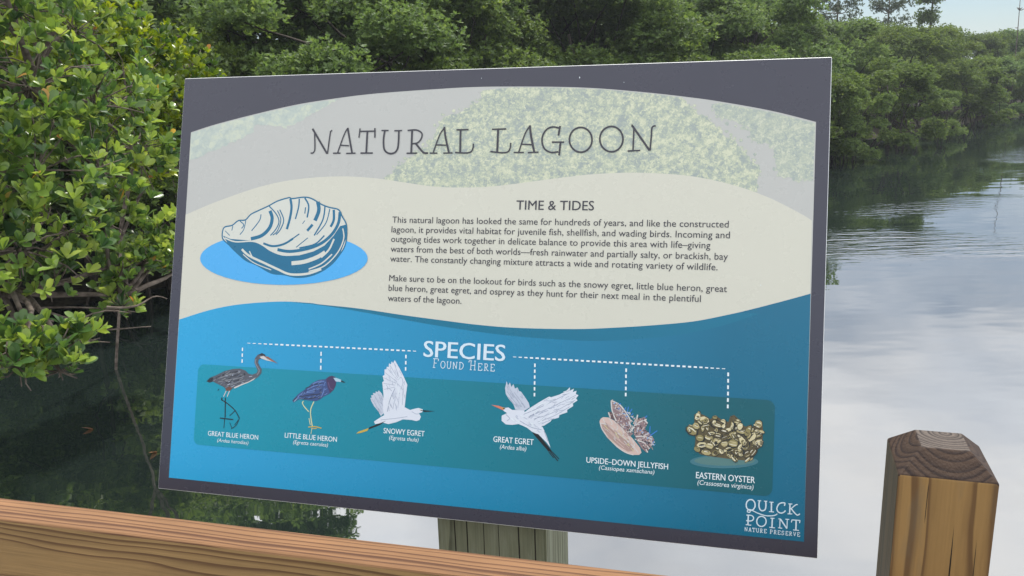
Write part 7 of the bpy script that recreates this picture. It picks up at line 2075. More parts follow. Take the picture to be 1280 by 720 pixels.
  ('P','olive',0,777.5,144.2,776.0,143.9,774.5,144.7,773.5,146.0,773.1,147.0,774.2,147.4,776.0,146.6,777.3,145.5),
  ('S','sand',0.66,773.7,146.8,775.2,145.7,776.7,144.6),
  ('S','char',0.72,773.6,146.4,774.9,145.3,776.3,144.4),
  ('P','char',0,790.4,140.0,789.8,138.2,786.7,137.6,783.5,137.4,781.6,138.9,783.3,140.6,786.4,141.6,789.4,141.3),
  ('P','sand',0,790.6,140.3,789.6,138.8,786.4,138.2,783.7,138.4,782.5,139.4,783.7,140.9,786.2,141.7,788.6,141.3),
  ('P','khaki',0,789.6,139.8,788.4,138.8,786.3,138.5,784.6,138.9,784.4,139.6,786.1,140.2,788.3,140.3),
  ('S','char',0.73,784.9,139.4,786.3,139.5,787.8,139.7),
  ('S','char',0.61,784.4,139.7,786.3,139.9,788.3,140.1),
  ('P','char',0,797.5,119.3,798.5,118.5,798.6,116.5,798.1,114.9,797.1,114.5,796.1,115.0,795.6,116.6,796.4,118.4),
  ('P','olive',0,797.3,118.9,798.2,118.6,798.2,116.9,797.8,115.2,796.9,114.8,796.0,115.4,795.8,117.0,796.3,118.5),
  ('P','khaki',0,797.4,118.3,797.9,117.5,797.8,116.3,797.6,115.2,797.0,115.3,796.7,116.4,796.9,117.5),
  ('S','char',0.81,797.0,115.3,797.2,116.9,797.3,118.5),
  ('S','sand',0.79,797.4,116.0,797.6,116.9,797.6,117.8),
  ('P','char',0,805.6,142.7,804.0,141.1,800.6,141.8,797.0,142.9,795.6,145.0,798.0,146.2,801.9,146.2,805.4,144.8),
  ('P','umber2',0,806.2,143.2,804.1,141.8,800.5,141.9,797.6,143.4,795.8,145.2,798.2,146.4,801.4,146.1,805.1,144.9),
  ('P','umber2',0,804.6,143.2,803.4,142.8,800.6,142.8,798.4,143.8,798.8,144.7,801.1,144.8,803.6,144.1),
  ('S','bone2',0.71,799.0,144.6,801.0,144.1,803.0,143.7),
  ('S','bone2',0.55,797.9,144.1,800.8,143.2,803.8,142.8),
  ('P','char',0,787.1,132.7,784.5,130.2,780.6,130.7,777.7,132.7,778.1,135.8,780.0,138.4,783.7,138.6,786.0,135.8),
  ('P','khaki',0,786.6,133.3,783.7,131.0,780.6,131.6,778.4,133.2,778.3,136.0,780.0,138.3,783.0,137.9,786.0,136.0),
  ('S','bone2',0.83,778.5,134.3,781.3,132.9,784.4,132.3),
  ('S','char',0.62,780.5,137.2,782.8,137.0,784.6,135.7),
  ('P','char',0,818.9,116.6,819.4,115.0,818.0,112.7,815.7,111.0,814.2,111.3,813.6,113.3,815.2,115.7,817.3,116.6),
  ('P','olive',0,818.2,116.5,818.5,115.2,817.4,113.3,815.6,111.7,814.0,112.0,813.9,113.6,815.1,115.8,817.1,117.1),
  ('P','umber2',0,817.8,115.6,817.8,114.6,816.8,113.0,815.5,112.4,815.1,113.0,815.7,114.3,817.0,115.4),
  ('S','char',0.72,815.3,113.8,816.1,114.7,816.9,115.5),
  ('S','char',0.54,814.6,113.2,816.0,114.7,817.5,116.2),
  ('P','char',0,820.4,120.1,820.2,118.4,818.9,115.8,816.4,113.8,814.9,114.4,814.6,115.9,815.9,118.6,818.3,120.6),
  ('P','sand',0,820.0,119.8,819.8,118.7,818.5,116.2,816.4,114.4,814.4,114.2,814.4,116.2,816.1,118.7,818.3,119.8),
  ('S','char',0.8,816.0,116.7,816.8,117.8,817.8,118.7),
  ('S','bone2',0.66,816.0,116.3,817.1,117.5,818.2,118.6),
  ('P','char',0,840.2,125.2,841.7,122.1,839.4,117.6,836.1,114.1,833.0,115.7,832.2,118.0,833.1,122.2,836.4,125.6),
  ('P','umber2',0,839.0,124.8,840.3,122.1,839.0,118.7,835.8,116.1,833.1,115.6,831.3,118.4,833.7,122.5,836.4,125.6),
  ('S','bone2',0.77,833.3,119.9,834.0,121.8,835.6,123.1),
  ('S','bone2',0.59,834.5,116.6,837.0,119.6,839.0,123.0),
  ('P','char',0,812.6,115.8,813.0,114.1,812.5,111.6,810.4,110.7,808.5,111.0,807.9,112.2,809.0,114.3,810.6,115.8),
  ('P','khaki',0,811.9,115.8,812.3,114.2,811.5,112.2,810.1,110.8,808.6,111.2,807.8,112.6,808.9,114.4,810.5,115.5),
  ('P','khaki',0,811.6,114.4,811.8,113.6,811.1,112.2,810.0,111.3,809.4,111.9,809.6,113.3,810.7,114.3),
  ('S','bone2',0.53,809.6,112.2,810.5,113.3,811.3,114.5),
  ('S','char',0.78,809.0,113.2,809.4,114.2,810.2,114.8),
  ('P','char',0,848.5,145.6,848.7,144.1,846.3,142.6,844.2,141.8,843.0,142.4,843.3,144.2,845.0,145.9,847.6,146.6),
  ('P','umber2',0,847.7,145.8,847.7,144.4,846.0,143.1,844.1,142.7,842.7,143.0,842.7,144.4,844.8,145.7,846.9,146.1),
  ('P','char',0,847.8,145.0,847.1,144.2,845.6,143.3,844.3,143.1,843.8,143.6,845.0,144.6,846.8,145.2),
  ('S','bone2',0.73,843.7,143.4,845.5,144.3,847.2,145.2),
  ('S','bone2',0.64,844.1,143.3,845.6,144.0,847.0,144.8),
  ('P','char',0,810.1,112.8,809.0,112.2,806.8,112.4,804.9,113.4,804.5,114.9,806.1,115.8,808.1,115.6,809.8,114.2),
  ('P','khaki',0,809.8,113.2,808.4,112.3,806.7,112.9,804.9,113.8,805.2,115.2,806.1,116.0,807.8,115.5,809.4,114.4),
  ('P','olive',0,808.8,113.0,808.3,113.0,806.9,113.2,806.0,114.0,806.4,114.7,807.5,114.5,808.8,114.0),
  ('S','char',0.77,806.3,114.6,807.3,114.2,808.2,113.8),
  ('S','bone2',0.53,806.6,115.1,807.6,115.0,808.4,114.4),
  ('P','char',0,812.4,146.1,811.0,147.2,809.4,150.9,809.0,154.2,809.5,155.7,810.9,154.6,812.4,151.8,812.8,148.7),
  ('P','olive',0,812.1,146.8,810.9,147.8,809.4,151.2,809.1,154.7,809.2,156.1,810.6,154.7,811.9,152.0,812.3,148.6),
  ('P','khaki',0,812.1,148.5,811.4,149.2,810.5,151.8,810.2,153.7,810.7,153.8,811.6,152.1,812.1,149.8),
  ('S','bone2',0.84,809.9,153.2,810.3,151.5,810.9,149.8),
  ('S','char',0.91,809.3,154.7,810.2,151.4,811.3,148.3),
  ('P','char',0,801.7,148.9,797.8,145.4,791.0,145.1,785.2,148.2,783.4,153.1,787.5,156.3,793.8,156.5,800.5,153.3),
  ('P','umber2',0,800.4,149.0,796.0,147.2,791.0,146.6,786.6,149.4,784.4,153.2,787.8,155.4,793.6,155.4,798.0,153.1),
  ('P','khaki',0,797.8,148.8,796.1,148.0,791.3,148.4,788.9,150.2,789.3,152.3,792.5,152.4,796.5,151.1),
  ('S','bone2',0.67,789.2,152.3,792.3,151.6,795.5,150.7),
  ('S','bone2',0.88,787.5,150.9,791.8,149.5,796.2,148.8),
  ('P','char',0,814.2,124.0,813.0,123.9,812.0,125.7,811.6,127.5,812.2,129.0,813.5,128.2,814.5,126.9,815.0,125.0),
  ('P','olive',0,813.9,124.2,812.9,124.9,812.0,126.1,811.4,127.7,812.0,128.7,813.1,128.4,814.1,127.2,814.6,125.3),
  ('P','char',0,813.9,124.9,813.2,125.3,812.6,126.4,812.5,127.4,812.9,127.6,813.5,126.9,813.9,125.6),
  ('S','bone2',0.69,813.0,127.8,813.5,126.9,813.9,125.8),
  ('S','char',0.69,812.7,128.1,813.4,126.8,813.9,125.3),
  ('P','char',0,838.3,134.8,838.2,132.8,837.4,129.6,835.7,126.5,834.6,125.7,833.9,127.7,834.9,130.7,836.7,133.2),
  ('P','olive',0,837.7,134.1,837.9,133.3,837.0,130.0,835.5,127.0,834.0,126.1,834.3,127.6,834.9,130.9,836.5,133.4),
  ('P','umber2',0,837.3,132.7,837.6,131.6,836.8,129.6,835.6,127.9,835.1,128.0,835.6,130.0,836.8,132.1),
  ('S','bone2',0.66,835.6,129.1,836.2,130.4,836.8,131.8),
  ('S','char',0.91,835.0,128.0,836.1,130.4,837.2,132.9),
  ('P','char',0,802.0,151.5,802.9,149.8,802.5,148.0,800.7,146.6,798.9,146.6,798.0,148.4,798.1,150.5,800.0,151.5),
  ('P','sand',0,801.5,151.5,802.2,150.1,802.0,148.3,800.3,147.1,798.6,147.6,797.6,148.8,798.5,150.6,799.9,152.2),
  ('S','sand',0.84,798.4,148.4,799.3,150.1,800.5,151.6),
  ('S','bone2',0.71,799.7,147.6,800.9,149.0,801.7,150.6),
  ('P','char',0,843.7,143.4,841.7,142.2,838.8,142.4,835.9,143.3,835.5,144.7,837.0,145.9,839.7,145.6,842.0,144.6),
  ('P','olive',0,842.0,143.7,841.1,142.7,838.6,142.8,836.4,143.8,835.9,145.0,836.4,145.8,839.3,145.8,841.5,144.8),
  ('S','bone2',0.86,836.9,144.8,839.0,144.5,841.1,144.0),
  ('S','char',0.92,836.6,145.1,839.1,144.7,841.5,144.1),
  ('P','char',0,817.9,127.5,816.2,128.9,814.6,131.3,814.0,134.1,814.7,135.5,816.2,134.8,817.8,132.5,818.5,129.9),
  ('P','sand',0,817.4,129.1,816.0,129.7,814.8,131.6,814.2,134.2,814.6,135.1,815.9,134.9,817.3,132.7,817.7,130.3),
  ('P','olive',0,817.4,129.4,816.4,130.5,815.6,132.2,815.3,133.7,815.9,133.8,816.8,132.7,817.3,130.5),
  ('S','char',0.78,815.2,134.5,816.1,132.3,817.0,130.0),
  ('S','bone2',0.8,815.1,134.7,816.1,132.2,817.0,129.7),
  ('P','char',0,817.2,135.0,818.7,133.8,819.1,130.9,818.4,128.4,816.8,126.9,815.5,128.5,814.6,130.9,815.5,133.9),
  ('P','olive',0,817.0,135.0,818.4,133.9,818.7,131.2,817.9,128.7,816.6,127.5,815.5,129.1,815.0,131.3,815.7,133.9),
  ('S','bone2',0.71,816.4,128.6,816.4,131.3,816.7,133.9),
  ('S','char',0.89,815.8,129.1,815.6,131.3,816.0,133.5),
  ('P','char',0,808.0,139.0,807.2,135.2,803.7,131.9,799.3,130.3,796.4,133.1,797.1,136.2,800.2,139.1,805.3,141.2),
  ('P','umber2',0,807.7,139.3,807.0,136.0,803.4,133.1,798.5,131.3,796.5,133.3,796.4,136.3,800.3,138.9,805.2,140.1),
  ('S','bone2',0.59,798.9,134.5,801.8,136.0,804.8,137.6),
  ('S','char',0.61,799.0,134.3,802.0,135.7,804.9,137.4),
  ('P','char',0,770.7,157.4,769.0,158.6,767.6,161.4,768.3,164.6,769.6,166.8,771.5,165.6,772.4,162.1,772.1,158.8),
  ('P','khaki',0,770.5,157.9,769.2,158.6,768.3,161.8,768.2,164.8,769.4,165.8,770.8,164.9,772.0,162.4,771.9,159.2),
  ('P','umber2',0,770.6,159.0,769.9,159.8,769.3,162.1,769.7,163.8,770.6,163.8,771.2,162.4,771.5,160.0),
  ('S','bone2',0.58,769.2,163.6,769.2,162.0,769.6,160.4),
  ('S','char',0.67,770.0,164.2,770.4,162.2,770.5,160.1),
  ('P','char',0,840.6,127.0,838.5,127.5,836.2,129.8,834.2,132.7,834.6,134.3,836.1,134.3,838.7,132.0,839.8,128.9),
  ('P','khaki',0,839.4,127.8,838.4,128.4,836.1,130.5,834.8,133.0,834.6,134.3,836.0,134.2,838.0,132.1,840.0,129.8),
  ('P','khaki',0,839.1,128.7,838.5,129.2,836.9,131.0,835.7,132.5,836.4,133.4,837.8,131.8,839.0,129.9),
  ('S','char',0.58,836.2,133.1,837.6,131.6,838.8,130.0),
  ('S','sand',0.68,835.9,132.7,837.1,131.2,838.3,129.7),
  ('P','char',0,838.3,143.8,840.0,140.9,837.8,136.1,834.1,132.5,830.4,132.6,829.1,135.5,831.6,140.9,835.1,144.3),
  ('P','sand',0,837.4,144.5,839.3,140.8,837.6,136.6,833.9,134.2,831.0,132.6,829.3,136.5,831.8,141.0,834.9,143.9),
  ('S','char',0.75,830.8,135.4,833.2,139.4,836.1,143.1),
  ('S','char',0.9,831.0,136.4,832.8,139.7,835.3,142.5),
  ('P','char',0,772.5,160.1,772.8,157.9,772.6,154.7,770.5,151.0,768.6,151.0,767.6,152.7,768.6,156.0,770.4,159.5),
  ('P','umber2',0,771.7,160.2,772.6,157.8,771.9,155.0,770.2,152.5,768.4,151.7,768.2,152.9,768.5,156.3,770.3,159.4),
  ('P','char',0,771.6,158.0,771.9,156.7,771.2,154.6,770.1,153.1,769.4,153.4,769.7,154.9,770.7,157.4),
  ('S','bone2',0.82,769.0,154.2,769.5,156.0,770.3,157.6),
  ('S','sand',0.88,769.1,154.2,769.6,155.9,770.4,157.5),
  ('P','char',0,828.0,127.5,826.6,127.3,824.9,129.1,823.8,131.1,824.3,132.6,825.6,132.8,827.3,131.0,828.4,129.3),
  ('P','sand',0,827.7,128.4,826.4,128.3,824.9,129.4,823.7,131.2,823.9,132.6,825.4,132.8,827.1,131.3,828.1,129.3),
  ('P','char',0,827.2,128.7,826.5,128.8,825.4,129.9,825.0,131.1,825.4,131.4,826.4,130.8,827.5,129.7),
  ('S','char',0.78,825.5,131.3,826.2,130.6,826.7,129.8),
  ('S','char',0.65,824.8,131.9,826.0,130.4,827.1,128.9),
  ('P','char',0,811.5,141.6,811.5,139.9,809.8,136.5,807.2,133.2,805.1,133.6,804.9,135.1,806.6,138.6,809.3,141.0),
  ('P','olive',0,810.4,141.3,810.6,139.6,809.1,137.0,806.8,134.2,805.5,134.4,805.1,135.9,806.8,138.9,808.9,141.6),
  ('P','khaki',0,810.4,139.9,810.0,138.6,808.7,136.5,807.1,135.0,806.8,135.1,807.6,137.4,809.2,139.4),
  ('S','char',0.72,806.6,135.8,808.1,137.7,809.5,139.8),
  ('S','char',0.92,805.7,135.5,807.5,138.2,809.5,140.8),
  ('P','char',0,848.3,135.0,847.7,131.1,844.3,128.6,839.7,128.0,837.8,129.1,837.1,132.7,840.9,136.0,844.8,137.1),
  ('P','sand',0,847.5,134.5,846.6,131.7,843.6,129.6,839.7,128.4,838.2,130.1,837.4,132.7,840.8,135.9,844.8,136.6),
  ('S','char',0.91,839.7,132.3,841.7,133.7,844.0,134.5),
  ('S','bone2',0.66,838.7,131.8,841.7,133.7,845.0,135.1),
  ('P','char',0,826.8,118.3,823.0,115.1,818.0,113.8,812.5,115.1,809.3,118.6,813.7,122.2,818.7,124.4,825.3,122.4),
  ('P','umber2',0,824.5,118.7,823.6,115.2,817.9,114.4,813.7,115.9,810.5,119.0,813.2,122.1,818.5,123.6,823.6,122.2),
  ('P','umber2',0,823.0,117.8,822.0,116.4,817.9,116.3,815.2,117.1,814.4,119.0,818.1,120.0,822.5,119.6),
  ('S','sand',0.63,814.7,120.9,818.3,121.4,821.9,120.7),
  ('S','sand',0.72,815.7,118.5,818.1,118.3,820.6,118.4),
  ('P','char',0,822.4,154.1,820.7,153.3,817.1,153.5,813.8,154.3,811.3,155.6,813.9,156.5,817.6,156.2,821.7,155.4),
  ('P','khaki',0,821.7,154.6,820.2,154.0,816.9,153.8,813.2,154.7,812.4,155.9,814.4,156.5,817.3,156.3,820.6,155.6),
  ('P','olive',0,820.3,154.5,819.4,154.1,816.8,154.4,814.5,155.0,814.7,155.5,817.0,155.6,819.3,155.1),
  ('S','bone2',0.73,814.2,155.2,817.0,154.7,819.9,154.4),
  ('S','sand',0.84,814.3,155.3,817.0,154.9,819.8,154.5),
  ('P','char',0,816.9,136.6,814.9,136.8,811.5,137.9,809.2,140.1,809.4,142.1,811.1,142.6,814.1,141.3,816.5,138.7),
  ('P','khaki',0,815.7,136.9,814.3,136.8,811.7,138.5,809.3,140.4,809.2,142.2,811.1,143.0,813.8,141.3,815.5,139.0),
  ('P','umber2',0,815.1,137.7,814.1,138.0,812.2,139.1,810.8,140.6,811.5,141.2,813.2,140.4,814.9,139.0),
  ('S','bone2',0.88,810.6,141.1,812.5,139.5,814.5,138.0),
  ('S','char',0.61,810.7,141.5,812.8,140.0,814.9,138.3),
  ('P','char',0,783.4,153.3,779.5,148.5,774.8,147.2,769.4,150.6,768.0,155.3,771.0,158.9,776.5,160.2,782.1,158.4),
  ('P','sand',0,782.6,153.6,779.0,150.9,774.8,149.8,769.6,151.4,768.9,155.6,771.8,158.8,776.3,160.0,781.3,157.8),
  ('P','olive',0,780.9,152.7,778.1,151.1,774.8,151.2,772.4,152.7,773.1,155.2,775.7,155.9,778.6,155.1),
  ('S','bone2',0.75,771.2,154.0,775.3,153.1,779.4,152.9),
  ('S','char',0.54,772.4,154.1,775.3,153.4,778.3,153.3),
  ('P','char',0,814.9,135.9,813.4,135.1,809.9,136.6,807.4,138.7,806.4,140.9,808.6,141.4,811.9,140.2,814.9,137.9),
  ('P','khaki',0,814.4,136.1,812.8,135.7,809.8,137.0,807.5,139.1,807.1,140.7,808.8,141.4,811.8,139.9,814.0,138.2),
  ('P','char',0,814.0,137.1,812.7,136.7,810.3,137.8,808.8,139.2,809.3,139.9,811.2,139.3,812.9,138.0),
  ('S','sand',0.61,808.6,139.4,810.5,138.1,812.5,137.1),
  ('S','char',0.75,809.5,139.9,811.1,139.2,812.6,138.2),
  ('P','char',0,824.8,115.2,823.3,113.7,821.2,113.4,819.1,114.3,819.0,116.3,820.0,118.0,822.4,117.9,823.9,117.0),
  ('P','sand',0,824.2,115.5,823.0,114.4,821.0,114.4,819.6,115.1,819.3,116.6,819.9,117.8,821.9,118.3,823.7,117.1),
  ('P','olive',0,823.8,115.4,822.6,114.6,821.2,114.7,820.1,115.6,820.3,116.3,821.7,116.6,822.9,116.2),
  ('S','char',0.64,820.2,117.4,821.8,117.4,823.3,116.7),
  ('S','bone2',0.59,820.6,116.2,821.5,116.0,822.4,115.8),
  ('P','char',0,771.9,157.5,770.4,154.2,767.3,153.6,765.3,154.6,764.9,159.3,767.3,162.8,770.4,164.2,771.8,161.8),
  ('P','sand',0,771.7,158.1,769.9,155.4,767.2,154.7,765.1,156.1,765.6,159.5,766.8,163.1,769.7,163.5,771.6,161.5),
  ('P','umber2',0,770.7,157.5,769.7,155.9,767.7,156.0,766.7,157.0,767.3,159.3,768.9,160.3,770.6,159.2),
  ('S','bone2',0.54,767.5,161.3,769.2,161.6,770.5,160.6),
  ('S','bone2',0.85,765.7,158.2,768.1,157.3,770.6,157.1),
  ('P','char',0,832.7,144.9,829.1,140.3,825.8,137.3,824.8,141.8,826.7,147.3,830.7,152.9,833.1,154.3,834.5,150.2),
  ('P','olive',0,832.2,145.3,829.2,139.9,826.6,139.8,825.1,142.4,826.7,147.5,830.2,151.9,832.8,152.6,833.2,150.5),
  ('S','bone2',0.73,829.6,149.1,831.0,149.2,831.8,148.0),
  ('S','char',0.86,826.7,144.9,828.2,143.4,830.4,143.2),
  ('P','char',0,776.3,150.2,777.5,149.0,777.6,145.1,776.9,141.1,774.8,139.3,773.2,141.6,773.1,145.6,774.5,149.5),
  ('P','olive',0,776.2,150.7,777.1,148.5,777.6,145.4,776.2,141.6,774.7,140.2,773.5,142.4,773.1,145.9,774.5,149.0),
  ('P','olive',0,776.5,148.5,776.8,147.0,776.8,144.6,775.9,142.2,775.0,142.7,774.8,144.7,775.4,147.4),
  ('S','sand',0.91,774.1,143.9,774.1,145.8,774.7,147.7),
  ('S','bone2',0.73,775.2,142.7,775.7,145.6,776.1,148.5),
  ('P','char',0,816.1,106.0,814.7,106.7,812.2,108.6,810.6,111.4,810.6,113.0,811.8,113.5,814.5,111.3,817.0,108.8),
  ('P','khaki',0,815.9,107.7,814.5,107.6,812.1,109.3,810.8,111.6,810.3,113.7,811.7,113.1,814.2,111.3,816.3,108.7),
  ('P','olive',0,815.3,108.3,814.5,108.3,812.6,109.9,811.6,111.7,812.0,111.9,813.7,110.9,814.9,109.3),
  ('S','bone2',0.56,811.4,112.0,813.1,110.3,814.7,108.6),
  ('S','bone2',0.67,811.1,112.8,813.3,110.5,815.5,108.2),
  ('P','char',0,774.3,116.3,771.4,115.2,767.9,115.3,765.8,117.9,765.7,120.8,767.8,122.0,770.8,121.9,773.8,119.6),
  ('P','olive',0,773.0,116.9,771.2,115.6,768.0,116.0,765.4,118.4,765.7,120.8,767.7,122.1,770.5,121.9,772.8,119.7),
  ('S','sand',0.72,767.4,120.3,769.5,119.5,771.5,118.4),
  ('S','char',0.85,767.7,120.4,769.6,119.7,771.3,118.7),
  ('P','char',0,778.5,131.5,776.2,128.1,771.7,127.8,767.7,129.8,766.9,132.9,768.8,135.5,773.2,136.6,776.7,135.1),
  ('P','olive',0,776.4,131.9,775.2,129.8,771.5,128.6,768.3,130.3,767.3,133.4,769.7,136.2,772.9,137.0,776.4,135.0),
  ('S','bone2',0.89,769.8,133.6,772.3,133.5,774.8,133.0),
  ('S','sand',0.73,770.1,133.6,772.4,133.5,774.5,133.0),
  ('P','char',0,791.0,122.8,789.3,123.2,787.1,125.1,785.6,127.7,786.1,129.5,788.3,129.2,790.3,127.6,791.9,124.6),
  ('P','umber2',0,790.6,123.6,789.1,123.5,787.0,125.6,785.8,128.2,786.2,129.5,788.1,129.7,789.9,127.6,791.3,125.1),
  ('P','char',0,790.3,124.7,789.3,124.4,788.1,126.3,787.5,127.9,788.0,128.5,789.4,127.3,790.5,125.7),
  ('S','bone2',0.61,787.7,129.1,789.3,127.3,790.6,125.2),
  ('S','sand',0.91,787.3,128.7,788.6,126.8,790.0,124.8),
  ('P','char',0,780.6,157.3,781.4,155.5,780.1,152.9,778.1,151.6,776.1,151.9,775.7,154.0,776.4,156.8,778.8,157.8),
  ('P','olive',0,780.5,157.4,780.7,155.7,780.0,153.8,777.8,152.3,776.0,153.0,775.5,154.4,776.7,156.5,778.6,158.3),
  ('P','olive',0,780.1,156.3,779.8,155.1,779.0,153.8,777.6,153.1,777.1,153.5,777.4,155.0,778.8,156.1),
  ('S','char',0.71,777.2,154.0,778.1,155.2,779.1,156.3),
  ('S','char',0.69,777.4,154.0,778.3,155.0,779.2,156.0),
  ('P','char',0,844.9,150.4,842.4,149.9,839.5,150.8,836.2,152.1,835.4,153.5,837.3,154.2,840.6,153.5,843.4,151.9),
  ('P','khaki',0,843.8,150.9,842.5,150.5,839.4,151.2,837.1,152.5,836.0,153.8,837.3,154.0,840.2,153.5,843.0,152.4),
  ('S','char',0.91,837.7,152.9,839.7,152.2,841.8,151.5),
  ('S','bone2',0.88,837.5,153.1,839.8,152.3,842.1,151.5),
  ('P','char',0,793.1,159.0,792.3,156.9,789.5,156.8,786.9,158.0,785.9,159.8,787.5,161.7,790.4,161.9,792.4,161.1),
  ('P','olive',0,792.3,159.3,791.5,158.0,789.3,157.5,787.3,158.2,786.3,160.1,787.8,161.4,790.1,162.1,792.2,161.0),
  ('P','olive',0,792.2,158.8,791.2,158.1,789.3,158.0,787.9,159.0,788.3,159.9,789.7,160.3,791.2,159.9),
  ('S','char',0.66,788.3,160.7,789.8,160.7,791.2,160.3),
  ('S','char',0.74,787.8,160.7,789.8,160.7,791.7,160.2),
  ('P','char',0,790.1,122.8,787.3,120.8,783.0,119.4,780.1,122.0,778.5,125.0,781.5,127.5,785.2,128.3,789.4,126.1),
  ('P','khaki',0,788.8,123.0,786.7,120.5,783.1,120.9,779.5,122.4,779.2,125.6,781.4,127.1,784.9,127.6,788.4,126.0),
  ('S','sand',0.88,780.6,123.8,783.6,122.8,786.8,122.4),
  ('S','bone2',0.9,781.8,126.3,784.5,126.1,786.9,125.1),
  ('P','char',0,785.1,135.5,783.1,135.4,780.9,135.9,779.8,138.0,780.9,139.8,782.7,140.8,785.0,139.6,785.2,137.8),
  ('P','umber2',0,784.3,136.4,782.9,135.4,780.9,136.8,780.4,138.5,780.8,139.9,782.4,140.4,784.2,139.9,785.0,137.9),
  ('P','umber2',0,784.3,136.7,783.2,136.4,782.0,137.1,781.4,138.5,782.2,139.1,783.5,138.8,784.3,137.7),
  ('S','char',0.69,781.6,139.9,783.0,138.6,784.3,137.2),
  ('S','bone2',0.92,782.1,140.5,783.7,139.3,784.8,137.7),
  ('P','char',0,813.7,134.3,811.3,133.7,809.5,135.3,808.6,138.0,810.0,140.6,812.0,139.9,813.7,138.1,814.6,135.7),
  ('P','olive',0,812.7,134.6,811.2,134.6,809.8,136.2,808.8,138.4,809.7,139.6,811.5,140.4,812.9,138.4,814.0,136.2),
  ('P','olive',0,812.6,135.2,811.7,135.2,810.7,136.6,810.3,138.3,811.2,138.8,812.5,137.8,813.1,136.0),
  ('S','bone2',0.59,811.2,139.3,812.3,137.8,813.0,136.1),
  ('S','char',0.64,810.3,139.0,811.3,137.2,812.3,135.5),
  ('P','char',0,775.7,149.3,773.2,148.3,770.4,150.1,768.5,152.5,768.2,154.6,770.8,155.2,773.5,154.1,776.0,151.7),
  ('P','olive',0,774.7,150.2,772.9,149.4,770.4,150.6,768.3,152.8,768.3,154.3,770.6,155.0,773.3,154.3,774.4,151.9),
  ('S','bone2',0.66,769.6,153.6,771.4,151.9,773.4,150.6),
  ('S','char',0.69,769.9,154.6,772.2,153.0,774.3,151.1),
  ('P','char',0,839.9,153.7,839.4,152.7,837.9,152.2,836.1,152.4,835.6,153.6,836.3,154.5,837.9,155.0,839.8,154.7),
  ('P','sand',0,840.1,154.0,839.2,153.2,837.6,152.7,836.3,153.0,835.6,153.9,836.3,154.9,837.7,155.2,839.1,154.8),
  ('P','olive',0,839.2,153.7,838.8,153.3,837.6,153.0,836.6,153.4,836.5,153.9,837.6,154.3,838.6,154.2),
  ('S','char',0.54,836.9,154.5,837.7,154.8,838.5,154.6),
  ('S','sand',0.77,836.6,153.8,837.7,153.8,838.7,153.9),
  ('P','char',0,819.2,127.9,816.3,124.7,811.4,123.2,805.9,126.1,806.0,129.9,807.6,133.8,813.5,135.3,818.6,132.3),
  ('P','olive',0,817.9,128.5,816.2,125.6,811.4,124.9,807.1,127.0,806.1,130.4,808.8,133.6,812.9,134.6,817.5,131.9),
  ('P','khaki',0,817.0,127.7,815.2,126.2,811.7,125.9,808.7,127.8,809.5,129.9,812.4,130.7,815.5,129.9),
  ('S','sand',0.63,808.5,131.2,812.5,131.1,816.3,130.2),
  ('S','bone2',0.64,807.5,128.5,811.9,127.5,816.4,127.4),
  ('P','char',0,823.7,150.0,821.5,146.1,818.9,144.7,816.4,147.4,816.5,151.0,817.9,155.1,820.5,156.2,822.3,154.0),
  ('P','sand',0,822.9,150.3,821.3,147.3,818.8,146.0,817.0,148.1,816.5,151.3,817.6,153.6,820.1,154.9,822.6,153.9),
  ('S','bone2',0.68,817.2,152.2,819.6,152.2,821.9,151.6),
  ('S','sand',0.92,818.0,149.6,819.1,149.0,820.4,149.2),
  ('P','char',0,832.9,144.5,834.2,142.5,833.4,139.0,830.8,135.4,828.8,136.1,827.3,137.4,828.8,141.1,831.0,143.4),
  ('P','olive',0,832.7,144.2,833.3,142.2,832.6,139.5,830.5,137.1,828.3,136.2,828.3,138.4,829.1,141.2,830.8,144.0),
  ('P','khaki',0,832.5,142.6,832.8,141.1,831.8,139.0,830.3,136.9,829.4,137.4,830.0,139.7,831.2,141.9),
  ('S','char',0.65,829.4,138.7,830.2,140.5,831.2,142.2),
  ('S','char',0.64,829.2,138.4,830.2,140.6,831.4,142.6),
  ('P','char',0,794.2,116.6,793.9,114.8,791.9,114.0,789.7,114.3,788.9,115.7,789.3,117.4,791.3,118.2,793.5,118.0),
  ('P','umber2',0,794.1,116.9,793.1,115.5,791.6,114.7,789.9,114.7,789.0,116.0,789.2,117.4,791.1,118.5,793.1,118.3),
  ('S','char',0.86,789.8,116.7,791.3,117.2,792.8,117.3),
  ('S','char',0.68,789.8,117.2,791.2,117.8,792.6,117.7),
  ('P','char',0,848.9,145.0,847.6,143.9,844.9,143.9,842.7,145.5,841.7,147.2,843.2,148.4,846.5,147.9,849.2,146.6),
  ('P','khaki',0,848.8,145.2,847.6,144.4,844.7,144.8,842.6,145.9,841.7,147.3,843.6,148.1,846.1,148.1,848.1,146.7),
  ('P','khaki',0,848.2,145.3,847.1,144.6,845.0,145.4,843.8,146.3,843.8,146.9,845.6,147.0,847.7,146.2),
  ('S','sand',0.54,843.7,146.2,845.1,145.5,846.7,145.2),
  ('S','sand',0.75,843.1,147.2,845.5,146.5,847.8,145.6),
  ('P','char',0,823.2,129.3,824.2,127.5,822.6,124.3,819.9,121.8,817.9,121.3,817.6,124.1,819.0,126.8,821.5,129.7),
  ('P','sand',0,822.7,129.5,822.9,127.8,822.0,125.0,819.8,122.8,818.0,122.8,817.6,124.1,819.0,127.2,821.1,129.1),
  ('P','khaki',0,822.2,128.1,822.4,126.6,821.2,124.8,819.8,123.1,819.2,124.0,819.8,125.7,821.3,127.4),
  ('S','sand',0.56,818.8,124.2,820.2,126.2,821.7,128.2),
  ('S','bone2',0.66,818.8,124.8,819.8,126.5,821.1,128.0),
